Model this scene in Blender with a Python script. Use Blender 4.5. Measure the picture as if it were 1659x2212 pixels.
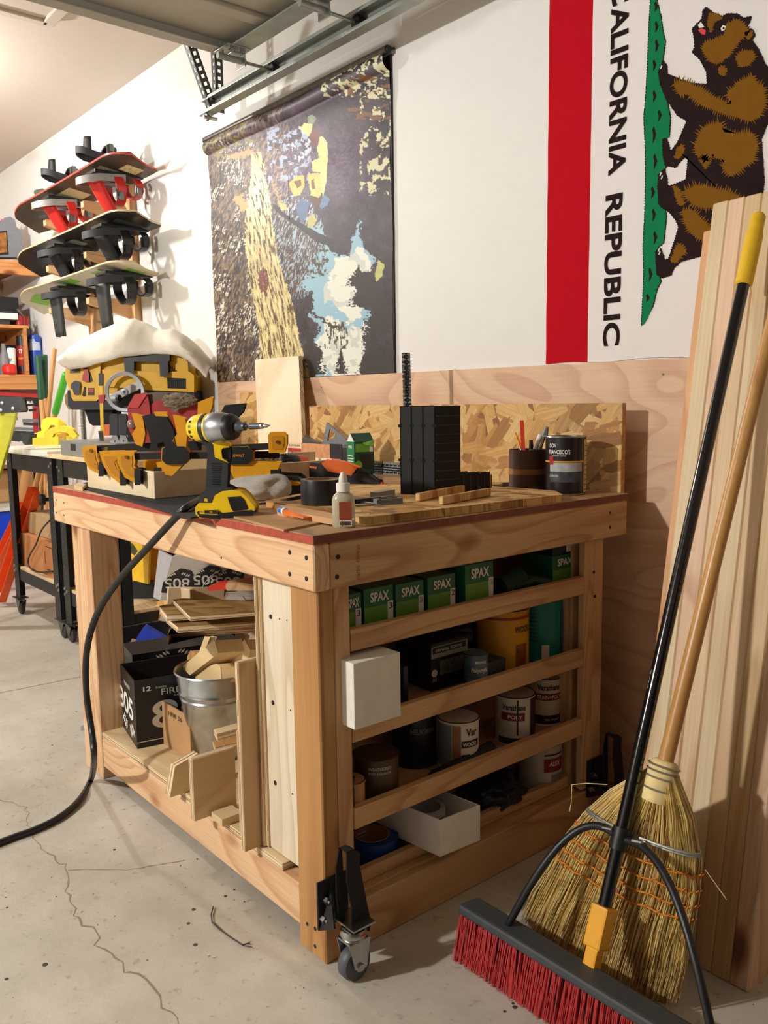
import bpy, bmesh, math, random
import numpy as np
from mathutils import Vector as V, Matrix
random.seed(7)
rnd = random.uniform
PI = math.pi
for o in list(bpy.data.objects): bpy.data.objects.remove(o)
scn = bpy.context.scene
COL = scn.collection

# ------------------------------------------------------------------ camera
YAW, PIT, ROL, FPX, CH = 0.69550145, -0.12825875, -0.01423645, 1848.3, 1.12
def cam_axes():
    f = np.array([-math.cos(YAW)*math.cos(PIT), math.sin(YAW)*math.cos(PIT), math.sin(PIT)])
    rt = np.cross(f, [0, 0, 1]); rt /= np.linalg.norm(rt); up = np.cross(rt, f)
    r2 = math.cos(ROL)*rt + math.sin(ROL)*up; u2 = -math.sin(ROL)*rt + math.cos(ROL)*up
    return r2, u2, f
CR, CU, CF = cam_axes()
CC = np.array([0, 0, CH])
cam = bpy.data.cameras.new('camera'); camo = bpy.data.objects.new('camera', cam); COL.objects.link(camo)
camo.matrix_world = Matrix(((CR[0], CU[0], -CF[0], 0), (CR[1], CU[1], -CF[1], 0), (CR[2], CU[2], -CF[2], CH), (0, 0, 0, 1)))
cam.sensor_fit = 'HORIZONTAL'; cam.sensor_width = 36; cam.lens = FPX/1659*36; cam.clip_start = .05; cam.clip_end = 60
scn.camera = camo
def ray(px, py):
    d = CR*(px-829.5)/FPX - CU*(py-1106)/FPX + CF
    return d
def W(px, py, **k):
    """survey helper: the point of a real plane (x=, y= or z=) seen at a pixel"""
    (a, v), = k.items(); i = 'xyz'.index(a); d = ray(px, py)
    return V(CC + d*(v-CC[i])/d[i])
def WP(px, py, A, n):
    d = V(ray(px, py)); c = V(CC); A = V(A); n = V(n)
    return c + d*((A-c).dot(n)/d.dot(n))

# ------------------------------------------------------------------ world, lights, exposure
w = bpy.data.worlds.new('world'); scn.world = w; w.use_nodes = True
w.node_tree.nodes['Background'].inputs[0].default_value = (1.0, .95, .9, 1)
w.node_tree.nodes['Background'].inputs[1].default_value = .02
scn.view_settings.view_transform = 'Standard'; scn.view_settings.look = 'None'
scn.view_settings.gamma = 1; scn.view_settings.use_curve_mapping = False
scn.view_settings.exposure = 0.35
def lamp(name, loc, watt, col, r, typ='POINT'):
    l = bpy.data.lights.new(name, typ); l.energy = watt; l.color = col; l.shadow_soft_size = r
    o = bpy.data.objects.new(name, l); o.location = loc; COL.objects.link(o); return o
lamp('ceiling_bulb', (-4.72, .64, 2.46), 82, (1, .985, .955), .05)
lamp('shop_light_bulb', (-2.25, -2.15, 2.26), 325, (1, .985, .96), .07)

# ------------------------------------------------------------------ materials
def srgb(c): return tuple(((x/255)/12.92 if x/255 <= .04045 else ((x/255+.055)/1.055)**2.4) for x in c)
MATS = {}
def newmat(name):
    m = bpy.data.materials.new(name); m.use_nodes = True
    nt = m.node_tree; return m, nt, nt.nodes['Principled BSDF']
def N(nt, t, **k):
    n = nt.nodes.new(t)
    for a, b in k.items():
        if a in n.inputs.keys() if isinstance(a, str) else False: n.inputs[a].default_value = b
        else: setattr(n, a, b)
    return n
def ramp(nt, stops):
    r = nt.nodes.new('ShaderNodeValToRGB'); e = r.color_ramp.elements
    while len(e) < len(stops): e.new(.5)
    for i, (p, c) in enumerate(stops):
        e[i].position = p; e[i].color = (*c[:3], 1)
    return r
def coords(nt, scale, rot=(0, 0, 0), loc=(0, 0, 0)):
    tc = nt.nodes.new('ShaderNodeTexCoord'); mp = nt.nodes.new('ShaderNodeMapping')
    mp.inputs['Scale'].default_value = scale; mp.inputs['Rotation'].default_value = rot; mp.inputs['Location'].default_value = loc
    nt.links.new(tc.outputs['Object'], mp.inputs[0]); return mp
def mixc(nt, f, a, b, mode='MIX'):
    m = nt.nodes.new('ShaderNodeMix'); m.data_type = 'RGBA'; m.blend_type = mode
    for s, v in ((0, f), (6, a), (7, b)):
        if hasattr(v, 'links') or hasattr(v, 'is_linked'): nt.links.new(v, m.inputs[s])
        elif s == 0: m.inputs[0].default_value = v
        else: m.inputs[s].default_value = (*v[:3], 1)
    return m.outputs[2]
def paint(name, col, rough=.5, metal=0, bump=.0, vary=.06, scale=30, coat=0, trans=0, alpha=1, emit=0, spec=.5):
    if name in MATS: return MATS[name]
    m, nt, b = newmat(name); c = srgb(col)
    mp = coords(nt, (scale,)*3); n = nt.nodes.new('ShaderNodeTexNoise'); n.inputs['Scale'].default_value = 1; n.inputs['Detail'].default_value = 4
    nt.links.new(mp.outputs[0], n.inputs[0])
    r = ramp(nt, [(.3, tuple(x*(1-vary) for x in c)), (.7, tuple(min(1, x*(1+vary)) for x in c))])
    nt.links.new(n.outputs[0], r.inputs[0]); nt.links.new(r.outputs[0], b.inputs['Base Color'])
    b.inputs['Roughness'].default_value = rough; b.inputs['Metallic'].default_value = metal
    b.inputs['Coat Weight'].default_value = coat; b.inputs['Transmission Weight'].default_value = trans
    b.inputs['Specular IOR Level'].default_value = spec
    if emit: b.inputs['Emission Color'].default_value = (*c, 1); b.inputs['Emission Strength'].default_value = emit
    if bump:
        bp = nt.nodes.new('ShaderNodeBump'); bp.inputs['Strength'].default_value = bump; bp.inputs['Distance'].default_value = .002
        n2 = nt.nodes.new('ShaderNodeTexNoise'); n2.inputs['Scale'].default_value = 12; n2.inputs['Detail'].default_value = 3
        nt.links.new(mp.outputs[0], n2.inputs[0]); nt.links.new(n2.outputs[0], bp.inputs['Height']); nt.links.new(bp.outputs[0], b.inputs['Normal'])
    MATS[name] = m; return m
def wood(name, light, dark, axis='x', ring=16, knots=True, rough=.6, contrast=1.0):
    """sawn lumber: long soft grain along an object axis, fibres and a few knots"""
    if name in MATS: return MATS[name]
    m, nt, b = newmat(name); L = srgb(light); D = srgb(dark); i = 'xyz'.index(axis)
    oi = nt.nodes.new('ShaderNodeObjectInfo')
    tc = nt.nodes.new('ShaderNodeTexCoord')
    off = nt.nodes.new('ShaderNodeVectorMath'); off.operation = 'MULTIPLY_ADD'
    cmb = nt.nodes.new('ShaderNodeCombineXYZ')
    for k in range(3): nt.links.new(oi.outputs['Random'], cmb.inputs[k])
    nt.links.new(cmb.outputs[0], off.inputs[0]); off.inputs[1].default_value = (7.3, 3.1, 5.7); nt.links.new(tc.outputs['Object'], off.inputs[2])
    def mp(al, ac):
        s = [ac]*3; s[i] = al
        q = nt.nodes.new('ShaderNodeMapping'); q.inputs['Scale'].default_value = s; nt.links.new(off.outputs[0], q.inputs[0]); return q.outputs[0]
    n1 = nt.nodes.new('ShaderNodeTexNoise'); n1.inputs['Scale'].default_value = 1; n1.inputs['Detail'].default_value = 2; n1.inputs['Distortion'].default_value = .6
    nt.links.new(mp(.55, 4.5), n1.inputs[0])
    mul = nt.nodes.new('ShaderNodeMath'); mul.operation = 'MULTIPLY'; mul.inputs[1].default_value = ring; nt.links.new(n1.outputs[0], mul.inputs[0])
    fr = nt.nodes.new('ShaderNodeMath'); fr.operation = 'FRACT'; nt.links.new(mul.outputs[0], fr.inputs[0])
    r1 = ramp(nt, [(0, L), (.55, tuple(a+(c-a)*.15 for a, c in zip(L, D))), (.88, tuple(a+(c-a)*.75*contrast for a, c in zip(L, D))), (1, L)])
    nt.links.new(fr.outputs[0], r1.inputs[0])
    n2 = nt.nodes.new('ShaderNodeTexNoise'); n2.inputs['Scale'].default_value = 1; n2.inputs['Detail'].default_value = 3
    nt.links.new(mp(5, 220), n2.inputs[0])
    r2 = ramp(nt, [(.35, (.82, .78, .74)), (.65, (1, 1, 1))]); nt.links.new(n2.outputs[0], r2.inputs[0])
    c = mixc(nt, .6, r1.outputs[0], r2.outputs[0], 'MULTIPLY')
    n3 = nt.nodes.new('ShaderNodeTexNoise'); n3.inputs['Scale'].default_value = 2.2; nt.links.new(off.outputs[0], n3.inputs[0])
    r3 = ramp(nt, [(.3, (.86, .80, .74)), (.7, (1, 1, 1))]); nt.links.new(n3.outputs[0], r3.inputs[0])
    c = mixc(nt, .55, c, r3.outputs[0], 'MULTIPLY')
    if knots:
        vo = nt.nodes.new('ShaderNodeTexVoronoi'); vo.inputs['Scale'].default_value = 1
        nt.links.new(mp(2.6, 5.2), vo.inputs[0])
        r4 = ramp(nt, [(.055, srgb((110, 66, 36))), (.085, srgb((176, 120, 74))), (.15, (1, 1, 1))]); nt.links.new(vo.outputs['Distance'], r4.inputs[0])
        c = mixc(nt, .85, c, r4.outputs[0], 'MULTIPLY')
    hv = nt.nodes.new('ShaderNodeHueSaturation'); mr = nt.nodes.new('ShaderNodeMapRange')
    mr.inputs[3].default_value = .88; mr.inputs[4].default_value = 1.06; nt.links.new(oi.outputs['Random'], mr.inputs[0]); nt.links.new(mr.outputs[0], hv.inputs['Value'])
    nt.links.new(c, hv.inputs['Color']); nt.links.new(hv.outputs[0], b.inputs['Base Color'])
    b.inputs['Roughness'].default_value = rough
    bp = nt.nodes.new('ShaderNodeBump'); bp.inputs['Strength'].default_value = .25; bp.inputs['Distance'].default_value = .001
    nt.links.new(n2.outputs[0], bp.inputs['Height']); nt.links.new(bp.outputs[0], b.inputs['Normal'])
    MATS[name] = m; return m
def plyface(name, light, dark, axis='x', k=9, rough=.55, line=.5):
    """rotary-cut veneer: map-like contour lines stretched along the grain"""
    if name in MATS: return MATS[name]
    m, nt, b = newmat(name); L = srgb(light); D = srgb(dark); i = 'xyz'.index(axis)
    s = [3.2]*3; s[i] = 1.0
    oi = nt.nodes.new('ShaderNodeObjectInfo'); tc = nt.nodes.new('ShaderNodeTexCoord')
    ad = nt.nodes.new('ShaderNodeVectorMath'); ad.operation = 'ADD'; nt.links.new(tc.outputs['Object'], ad.inputs[0]); nt.links.new(oi.outputs['Random'], ad.inputs[1])
    mp = nt.nodes.new('ShaderNodeMapping'); mp.inputs['Scale'].default_value = s; nt.links.new(ad.outputs[0], mp.inputs[0])
    n = nt.nodes.new('ShaderNodeTexNoise'); n.inputs['Scale'].default_value = 1.1; n.inputs['Detail'].default_value = 1.5; n.inputs['Distortion'].default_value = .9
    nt.links.new(mp.outputs[0], n.inputs[0])
    mu = nt.nodes.new('ShaderNodeMath'); mu.operation = 'MULTIPLY'; mu.inputs[1].default_value = k; nt.links.new(n.outputs[0], mu.inputs[0])
    fr = nt.nodes.new('ShaderNodeMath'); fr.operation = 'FRACT'; nt.links.new(mu.outputs[0], fr.inputs[0])
    md = tuple(a+(c-a)*.45 for a, c in zip(L, D))
    r = ramp(nt, [(0, tuple(a+(c-a)*line for a, c in zip(L, D))), (.05, L), (.5, L), (.93, md), (1, tuple(a+(c-a)*line*1.2 for a, c in zip(L, D)))]); nt.links.new(fr.outputs[0], r.inputs[0])
    s2 = [160]*3; s2[i] = 6
    m2 = nt.nodes.new('ShaderNodeMapping'); m2.inputs['Scale'].default_value = s2; nt.links.new(tc.outputs['Object'], m2.inputs[0])
    n2 = nt.nodes.new('ShaderNodeTexNoise'); n2.inputs['Scale'].default_value = 1; nt.links.new(m2.outputs[0], n2.inputs[0])
    r2 = ramp(nt, [(.3, (.88, .86, .84)), (.6, (1, 1, 1))]); nt.links.new(n2.outputs[0], r2.inputs[0])
    n3 = nt.nodes.new('ShaderNodeTexNoise'); n3.inputs['Scale'].default_value = 3; nt.links.new(tc.outputs['Object'], n3.inputs[0])
    r3 = ramp(nt, [(.35, (.90, .84, .80)), (.65, (1, 1, 1))]); nt.links.new(n3.outputs[0], r3.inputs[0])
    c = mixc(nt, .5, r.outputs[0], r2.outputs[0], 'MULTIPLY'); c = mixc(nt, .6, c, r3.outputs[0], 'MULTIPLY')
    nt.links.new(c, b.inputs['Base Color']); b.inputs['Roughness'].default_value = rough
    MATS[name] = m; return m
def plyedge(name='ply_edge', axis='z', light=(222, 200, 160), dark=(150, 108, 72), k=420):
    if name in MATS: return MATS[name]
    m, nt, b = newmat(name)
    s = [3]*3; s['xyz'.index(axis)] = k
    mp = coords(nt, s); n = nt.nodes.new('ShaderNodeTexNoise'); n.inputs['Scale'].default_value = 1; n.inputs['Detail'].default_value = 0
    nt.links.new(mp.outputs[0], n.inputs[0]); r = ramp(nt, [(.40, srgb(dark)), (.52, srgb(light)), (.8, srgb((240, 222, 188)))]); nt.links.new(n.outputs[0], r.inputs[0])
    nt.links.new(r.outputs[0], b.inputs['Base Color']); b.inputs['Roughness'].default_value = .7
    MATS[name] = m; return m
def osbmat(name, tone=1.0, plane='xz', size=1.0):
    """oriented strand board: several layers of straight flakes with random shade and direction"""
    if name in MATS: return MATS[name]
    m, nt, b = newmat(name); acc = None; hgt = None
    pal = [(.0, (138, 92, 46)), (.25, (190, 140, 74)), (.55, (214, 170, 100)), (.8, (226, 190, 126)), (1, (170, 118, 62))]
    rots = [.3, 1.25, -.75, 2.2, -.2]
    for li, a in enumerate(rots):
        rot = {'xz': (0, a, 0), 'xy': (0, 0, a), 'yz': (a, 0, 0)}[plane]
        base = {'xz': (11, 3, 34), 'xy': (11, 34, 3), 'yz': (3, 11, 34)}[plane]
        tc = nt.nodes.new('ShaderNodeTexCoord'); wn = nt.nodes.new('ShaderNodeTexNoise'); wn.inputs['Scale'].default_value = 6
        nt.links.new(tc.outputs['Object'], wn.inputs[0])
        va = nt.nodes.new('ShaderNodeVectorMath'); va.operation = 'MULTIPLY_ADD'; va.inputs[1].default_value = (.018, .018, .018)
        nt.links.new(wn.outputs[1], va.inputs[0]); nt.links.new(tc.outputs['Object'], va.inputs[2])
        r0 = nt.nodes.new('ShaderNodeVectorRotate'); r0.rotation_type = 'EULER_XYZ'; r0.inputs['Rotation'].default_value = rot; nt.links.new(va.outputs[0], r0.inputs[0])
        mp = nt.nodes.new('ShaderNodeMapping'); mp.inputs['Scale'].default_value = tuple(v*size for v in base); mp.inputs['Location'].default_value = (li*3.7, li*1.3, li*5.1)
        nt.links.new(r0.outputs[0], mp.inputs[0])
        vo = nt.nodes.new('ShaderNodeTexVoronoi'); vo.distance = 'CHEBYCHEV'; vo.inputs['Scale'].default_value = 1; vo.inputs['Randomness'].default_value = .9
        nt.links.new(mp.outputs[0], vo.inputs[0])
        sp = nt.nodes.new('ShaderNodeSeparateColor'); nt.links.new(vo.outputs['Color'], sp.inputs[0])
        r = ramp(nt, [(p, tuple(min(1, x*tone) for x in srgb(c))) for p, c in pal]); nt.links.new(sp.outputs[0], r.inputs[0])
        fb = nt.nodes.new('ShaderNodeMapping'); fb.inputs['Scale'].default_value = (.6, .6, 9) if plane != 'xy' else (.6, 9, .6); nt.links.new(mp.outputs[0], fb.inputs[0])
        fn = nt.nodes.new('ShaderNodeTexNoise'); fn.inputs['Scale'].default_value = 1; nt.links.new(fb.outputs[0], fn.inputs[0])
        fr = ramp(nt, [(.35, (.72, .66, .58)), (.6, (1, 1, 1))]); nt.links.new(fn.outputs[0], fr.inputs[0])
        c = mixc(nt, .7, r.outputs[0], fr.outputs[0], 'MULTIPLY')
        if acc is None: acc = c
        else:
            ms = nt.nodes.new('ShaderNodeMath'); ms.operation = 'GREATER_THAN'; ms.inputs[1].default_value = .62; nt.links.new(sp.outputs[1], ms.inputs[0])
            acc = mixc(nt, ms.outputs[0], acc, c)
    nt.links.new(acc, b.inputs['Base Color']); b.inputs['Roughness'].default_value = .6
    MATS[name] = m; return m

# ------------------------------------------------------------------ geometry helpers
WM = {}          # object name -> world matrix (Matrix)
def wmat(o): return WM.get(o.name, Matrix.Identity(4)) if o else Matrix.Identity(4)
def frame(origin, xd, yd=None, zd=None):
    x = V(xd).normalized()
    if zd is not None: z = V(zd); z = (z - x*z.dot(x)).normalized(); y = z.cross(x)
    else: y = V(yd); y = (y - x*y.dot(x)).normalized(); z = x.cross(y)
    return Matrix(((x.x, y.x, z.x, origin[0]), (x.y, y.y, z.y, origin[1]), (x.z, y.z, z.z, origin[2]), (0, 0, 0, 1)))
def RZ(loc, a=0): return Matrix.Translation(V(loc)) @ Matrix.Rotation(a, 4, 'Z')
class G:
    """collects shapes in one frame, then links them as ONE mesh object"""
    def __init__(s): s.v = []; s.f = []; s.mi = []
    def add(s, vs, fs, mi=0):
        b = len(s.v); s.v += [V(p) for p in vs]; s.f += [[i+b for i in f] for f in fs]; s.mi += [mi]*len(fs); return s
    def box(s, c, d, M=None, mi=0, taper=1.0, mie=None):
        h = [x/2 for x in d]; vs = []
        for z in (-1, 1):
            for y in (-1, 1):
                for x in (-1, 1):
                    t = taper if z > 0 else 1
                    p = V((x*h[0]*t, y*h[1]*t, z*h[2])); p = M @ p if M is not None else p
                    vs.append(p + V(c))
        fs = [(0, 2, 3, 1), (4, 5, 7, 6), (0, 1, 5, 4), (2, 6, 7, 3), (0, 4, 6, 2), (1, 3, 7, 5)]
        b = len(s.v); s.v += vs; s.f += [[i+b for i in f] for f in fs]
        s.mi += [mi, mi] + [mi if mie is None else mie]*4
        return s
    def bb(s, a, b, **k):   # box from corner to corner
        a, b = V(a), V(b); return s.box((a+b)/2, [abs(x) for x in (b-a)], **k)
    def cyl(s, p0, p1, r0, r1=None, n=20, cap=True, mi=0):
        p0, p1 = V(p0), V(p1); r1 = r0 if r1 is None else r1
        d = (p1-p0).normalized(); a = d.orthogonal().normalized(); b = d.cross(a); vs = []
        for p, r in ((p0, r0), (p1, r1)):
            for i in range(n):
                t = 2*PI*i/n; vs.append(p + a*r*math.cos(t) + b*r*math.sin(t))
        fs = [(i, (i+1) % n, n+(i+1) % n, n+i) for i in range(n)]
        if cap: fs += [tuple(range(n))[::-1], tuple(range(n, 2*n))]
        return s.add(vs, fs, mi)
    def lathe(s, prof, o=(0, 0, 0), ax=(0, 0, 1), n=28, mi=0, sq=None):
        o = V(o); d = V(ax).normalized(); a = d.orthogonal().normalized() if abs(d.z) < .99 else V((1, 0, 0)); b = d.cross(a); vs = []; fs = []
        for r, h in prof:
            for i in range(n):
                t = 2*PI*i/n; cx, sy = math.cos(t), math.sin(t)
                if sq: k = 1/((abs(cx)**sq+abs(sy)**sq)**(1/sq)); cx *= k; sy *= k
                vs.append(o + d*h + a*r*cx + b*r*sy)
        for j in range(len(prof)-1):
            for i in range(n): fs.append((j*n+i, j*n+(i+1) % n, (j+1)*n+(i+1) % n, (j+1)*n+i))
        ring_ = tuple(prof[0]) == tuple(prof[-1])
        if prof[0][0] > 1e-5 and not ring_: fs.append(tuple(range(n))[::-1])
        if prof[-1][0] > 1e-5 and not ring_: fs.append(tuple(range((len(prof)-1)*n, len(prof)*n)))
        return s.add(vs, fs, mi)
    def tube(s, pts, r, n=8, mi=0, closed=False, rr=None):
        pts = [V(p) for p in pts]; m = len(pts); vs = []; prev = None
        for i, p in enumerate(pts):
            if closed: t = pts[(i+1) % m]-pts[i-1]
            else: t = pts[min(i+1, m-1)]-pts[max(i-1, 0)]
            if t.length < 1e-9: t = V((0, 0, 1))
            t.normalize()
            a = t.orthogonal().normalized() if prev is None else (prev - t*prev.dot(t)).normalized()
            prev = a; b = t.cross(a); q = r if rr is None else rr[i]
            for k in range(n): an = 2*PI*k/n; vs.append(p + a*q*math.cos(an) + b*q*math.sin(an))
        fs = [(i*n+k, i*n+(k+1) % n, (i+1)*n+(k+1) % n, (i+1)*n+k) for i in range(m-1) for k in range(n)]
        if closed: fs += [((m-1)*n+k, (m-1)*n+(k+1) % n, (k+1) % n, k) for k in range(n)]
        else: fs += [tuple(range(n))[::-1], tuple(range((m-1)*n, m*n))]
        return s.add(vs, fs, mi)
    def prism(s, poly, d, mi=0, mie=None, back=None):   # poly: 3D points of the front outline, d: vector to the back
        n = len(poly); d = V(d); vs = [V(p) for p in poly] + ([V(p)+d for p in poly] if back is None else [V(p) for p in back])
        s.add(vs, [tuple(range(n)), tuple(range(n, 2*n))[::-1]], mi)
        b = len(s.v)-2*n
        for i in range(n): s.f.append([b+i, b+(i+1) % n, b+n+(i+1) % n, b+n+i]); s.mi.append(mi if mie is None else mie)
        return s
    def strap(s, pts, width, th, up, mi=0):   # flat band following pts; width along 'up'
        pts = [V(p) for p in pts]; up = V(up).normalized(); m = len(pts); vs = []
        for i, p in enumerate(pts):
            t = (pts[min(i+1, m-1)]-pts[max(i-1, 0)]).normalized(); nn = t.cross(up).normalized()
            for a, b in ((-1, -1), (1, -1), (1, 1), (-1, 1)): vs.append(p + up*a*width/2 + nn*b*th/2)
        fs = [(i*4+k, i*4+(k+1) % 4, i*4+4+(k+1) % 4, i*4+4+k) for i in range(m-1) for k in range(4)]
        fs += [(3, 2, 1, 0), tuple(range((m-1)*4, m*4))]
        return s.add(vs, fs, mi)
    def build(s, name, mat, parent=None, M=None, smooth=False, bevel=0, seg=2, label=None, cat=None, group=None, kind=None):
        """M=None: collected points are world points; otherwise they are local to the frame M"""
        me = bpy.data.meshes.new(name); bm = bmesh.new(); bv = [bm.verts.new(p) for p in s.v]
        for f, mi in zip(s.f, s.mi):
            try: fc = bm.faces.new([bv[i] for i in f]); fc.material_index = mi
            except ValueError: pass
        bmesh.ops.remove_doubles(bm, verts=bm.verts, dist=1e-6)
        if bevel:
            es = [e for e in bm.edges if len(e.link_faces) == 2 and e.calc_face_angle(0) > .6]
            bmesh.ops.bevel(bm, geom=es, offset=bevel, segments=seg, affect='EDGES', profile=.6, clamp_overlap=True)
        bmesh.ops.recalc_face_normals(bm, faces=bm.faces)
        PW = wmat(parent)
        if M is None:
            if parent is None:
                c = sum(s.v, V())/len(s.v); z = min(p.z for p in s.v); M = Matrix.Translation((c.x, c.y, z))
            else: M = Matrix.Translation(PW.translation)
            bm.transform(M.inverted())
        if smooth:
            for f in bm.faces: f.smooth = True
            for e in bm.edges:
                if len(e.link_faces) == 2 and e.calc_face_angle(0) > .7: e.smooth = False
        bm.to_mesh(me); bm.free()
        for mt in (mat if isinstance(mat, (list, tuple)) else [mat]): me.materials.append(mt)
        o = bpy.data.objects.new(name, me); COL.objects.link(o); o.parent = parent
        o.matrix_basis = PW.inverted() @ M; WM[o.name] = M
        tag(o, label, cat, group, kind); return o
def tag(o, label=None, cat=None, group=None, kind=None):
    for k, v in (('label', label), ('category', cat), ('group', group), ('kind', kind)):
        if v: o[k] = v
    return o
def thing(name, label, cat, loc, rz=0, group=None, M=None):
    o = bpy.data.objects.new(name, None); COL.objects.link(o); o.empty_display_size = .02
    M = RZ(loc, rz) if M is None else M; o.matrix_basis = M; WM[o.name] = M
    return tag(o, label, cat, group)
def board(name, M, d, mats, parent=None, bevel=.0015, **k):
    """a board whose length, width and thickness lie on the local x, y and z of frame M; M at its centre"""
    two = isinstance(mats, (list, tuple))
    return G().box((0, 0, 0), d, mie=1 if two else None).build(name, mats, parent, M=M, bevel=bevel, seg=1, **k)
def sil(name, pts, A, n, t, mat, parent=None, bevel=0, smooth=False, **k):
    """solid cut from an outline surveyed on the plane through A with normal n, thickness t going away from the viewer"""
    n = V(n).normalized(); P = [WP(x, y, A, n) for x, y in pts]
    return G().prism(P, -n*t).build(name, mat, parent, bevel=bevel, smooth=smooth, **k)
def text(name, s, M, w, h, mat, parent=None, bold=.0, th=.0004, fit=True, **k):
    """flat lettering, centred on frame M (x right, y up, z out), scaled to w x h"""
    cu = bpy.data.curves.new('t', 'FONT'); cu.body = s; cu.extrude = 0; cu.offset = bold; cu.resolution_u = 5; cu.align_x = 'CENTER'
    to = bpy.data.objects.new('t', cu); COL.objects.link(to); dg = bpy.context.evaluated_depsgraph_get(); dg.update()
    me = bpy.data.meshes.new_from_object(to.evaluated_get(dg)); bpy.data.objects.remove(to)
    co = np.array([v.co[:] for v in me.vertices]); lo, hi = co.min(0), co.max(0); sx = w/(hi[0]-lo[0]); sy = h/(hi[1]-lo[1]) if h else sx
    for v in me.vertices: v.co = ((v.co.x-(lo[0]+hi[0])/2)*sx, (v.co.y-(lo[1]+hi[1])/2)*sy, th)
    me.name = name; me.materials.clear(); me.materials.append(mat)
    o = bpy.data.objects.new(name, me); COL.objects.link(o); o.parent = parent; o.matrix_basis = wmat(parent).inverted() @ M; WM[o.name] = M
    return tag(o, **k)
def copytree(root, M, label, group=None):
    r = root.copy(); COL.objects.link(r); r.matrix_basis = M; WM[r.name] = M; r['label'] = label
    if group: r['group'] = group
    def rec(src, dst):
        for ch in list(src.children):
            c = ch.copy(); COL.objects.link(c); c.parent = dst; rec(ch, c)
    rec(root, r); return r
PX = V((1, 0, 0)); PY = V((0, 1, 0)); PZ = V((0, 0, 1))
def FX(p): return frame(p, PY, yd=PZ)          # writing on a face that looks towards +X
def FY(p): return frame(p, PX, yd=PZ)          # writing on a face that looks towards -Y
NV = V((.77, -.64, 0)).normalized()            # horizontal direction towards the viewer
SX = V((.64, .77, 0)).normalized()

# common materials
pine = {a: wood('pine_'+a, (226, 186, 138), (196, 136, 84), a, ring=13) for a in 'xyz'}
fir = {a: wood('fir_'+a, (240, 202, 158), (208, 152, 108), a, ring=15) for a in 'xyz'}
stud = {a: wood('stud_'+a, (222, 182, 134), (184, 132, 84), a, ring=12) for a in 'xyz'}
amber = wood('amber_board', (202, 152, 92), (166, 112, 60), 'z', ring=10)
birch = {a: plyface('birch_'+a, (226, 202, 160), (196, 158, 112), a, k=6) for a in 'xyz'}
pedge = {a: plyedge('ply_edge_'+a, a) for a in 'xyz'}
osb = {p: osbmat('osb_'+p, plane=p) for p in ('xz', 'xy', 'yz')}
blk = paint('black_plastic', (26, 26, 28), .42)
blkmat = paint('matte_black', (22, 21, 22), .75)
dgrey = paint('dark_grey_rubber', (48, 49, 52), .65)
grey = paint('grey_plastic', (120, 122, 124), .5)
steel = paint('steel', (176, 176, 172), .28, 1, vary=.1)
dsteel = paint('dull_steel', (120, 120, 116), .42, 1, vary=.15)
yel = paint('tool_yellow', (236, 190, 22), .38)
amb = paint('clamp_yellow', (222, 156, 22), .4)
wht = paint('white_card', (232, 228, 218), .7)
cardb = paint('cardboard', (184, 142, 96), .8, vary=.08, scale=12)
redp = paint('red_paint', (176, 40, 36), .4)

# ================================================================== SETTING
YW = 2.0      # the long white wall
XF = -6.75    # far wall
def floor_mat():
    m, nt, b = newmat('concrete')
    tc = nt.nodes.new('ShaderNodeTexCoord')
    def no(sc, det, rg=.6):
        n = nt.nodes.new('ShaderNodeTexNoise'); n.inputs['Scale'].default_value = sc; n.inputs['Detail'].default_value = det; n.inputs['Roughness'].default_value = rg
        nt.links.new(tc.outputs['Object'], n.inputs[0]); return n.outputs[0]
    r = ramp(nt, [(.3, srgb((166, 159, 145))), (.5, srgb((190, 182, 168))), (.72, srgb((208, 201, 188)))]); nt.links.new(no(1.3, 6), r.inputs[0])
    r2 = ramp(nt, [(.38, (.86, .85, .84)), (.6, (1, 1, 1))]); nt.links.new(no(9, 8, .7), r2.inputs[0])
    c = mixc(nt, .8, r.outputs[0], r2.outputs[0], 'MULTIPLY')
    r3 = ramp(nt, [(.30, (.55, .50, .45)), (.36, (1, 1, 1))]); nt.links.new(no(46, 3, .5), r3.inputs[0])
    c = mixc(nt, .5, c, r3.outputs[0], 'MULTIPLY')
    nt.links.new(c, b.inputs['Base Color']); b.inputs['Roughness'].default_value = .55
    bp = nt.nodes.new('ShaderNodeBump'); bp.inputs['Strength'].default_value = .25; bp.inputs['Distance'].default_value = .003
    nt.links.new(no(60, 6), bp.inputs['Height']); nt.links.new(bp.outputs[0], b.inputs['Normal'])
    return m
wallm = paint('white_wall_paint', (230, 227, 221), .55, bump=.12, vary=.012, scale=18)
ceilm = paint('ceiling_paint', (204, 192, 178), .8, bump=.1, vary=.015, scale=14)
floor = G().bb((XF-.1, -4.2, -.1), (2.6, YW+.1, 0)).build('floor', floor_mat(), kind='structure')
G().bb((XF-.1, YW, 0), (2.6, YW+.1, 2.77)).build('wall_right', wallm, kind='structure')
G().bb((XF-.1, -4.2, 0), (XF, YW, 2.77)).build('wall_far', wallm, kind='structure')
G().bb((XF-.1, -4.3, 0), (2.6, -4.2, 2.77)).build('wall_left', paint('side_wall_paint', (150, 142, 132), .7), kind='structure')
G().bb((2.5, -4.2, 2.35), (2.6, YW, 2.77)).build('wall_near', wallm, kind='structure')
G().bb((2.6, -6, -.13), (9, 4, -.03)).build('driveway', paint('asphalt', (60, 58, 56), .9), kind='structure')
G().bb((XF-.1, -4.3, 2.77), (2.6, YW+.1, 2.87)).build('ceiling', ceilm, kind='structure')
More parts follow.
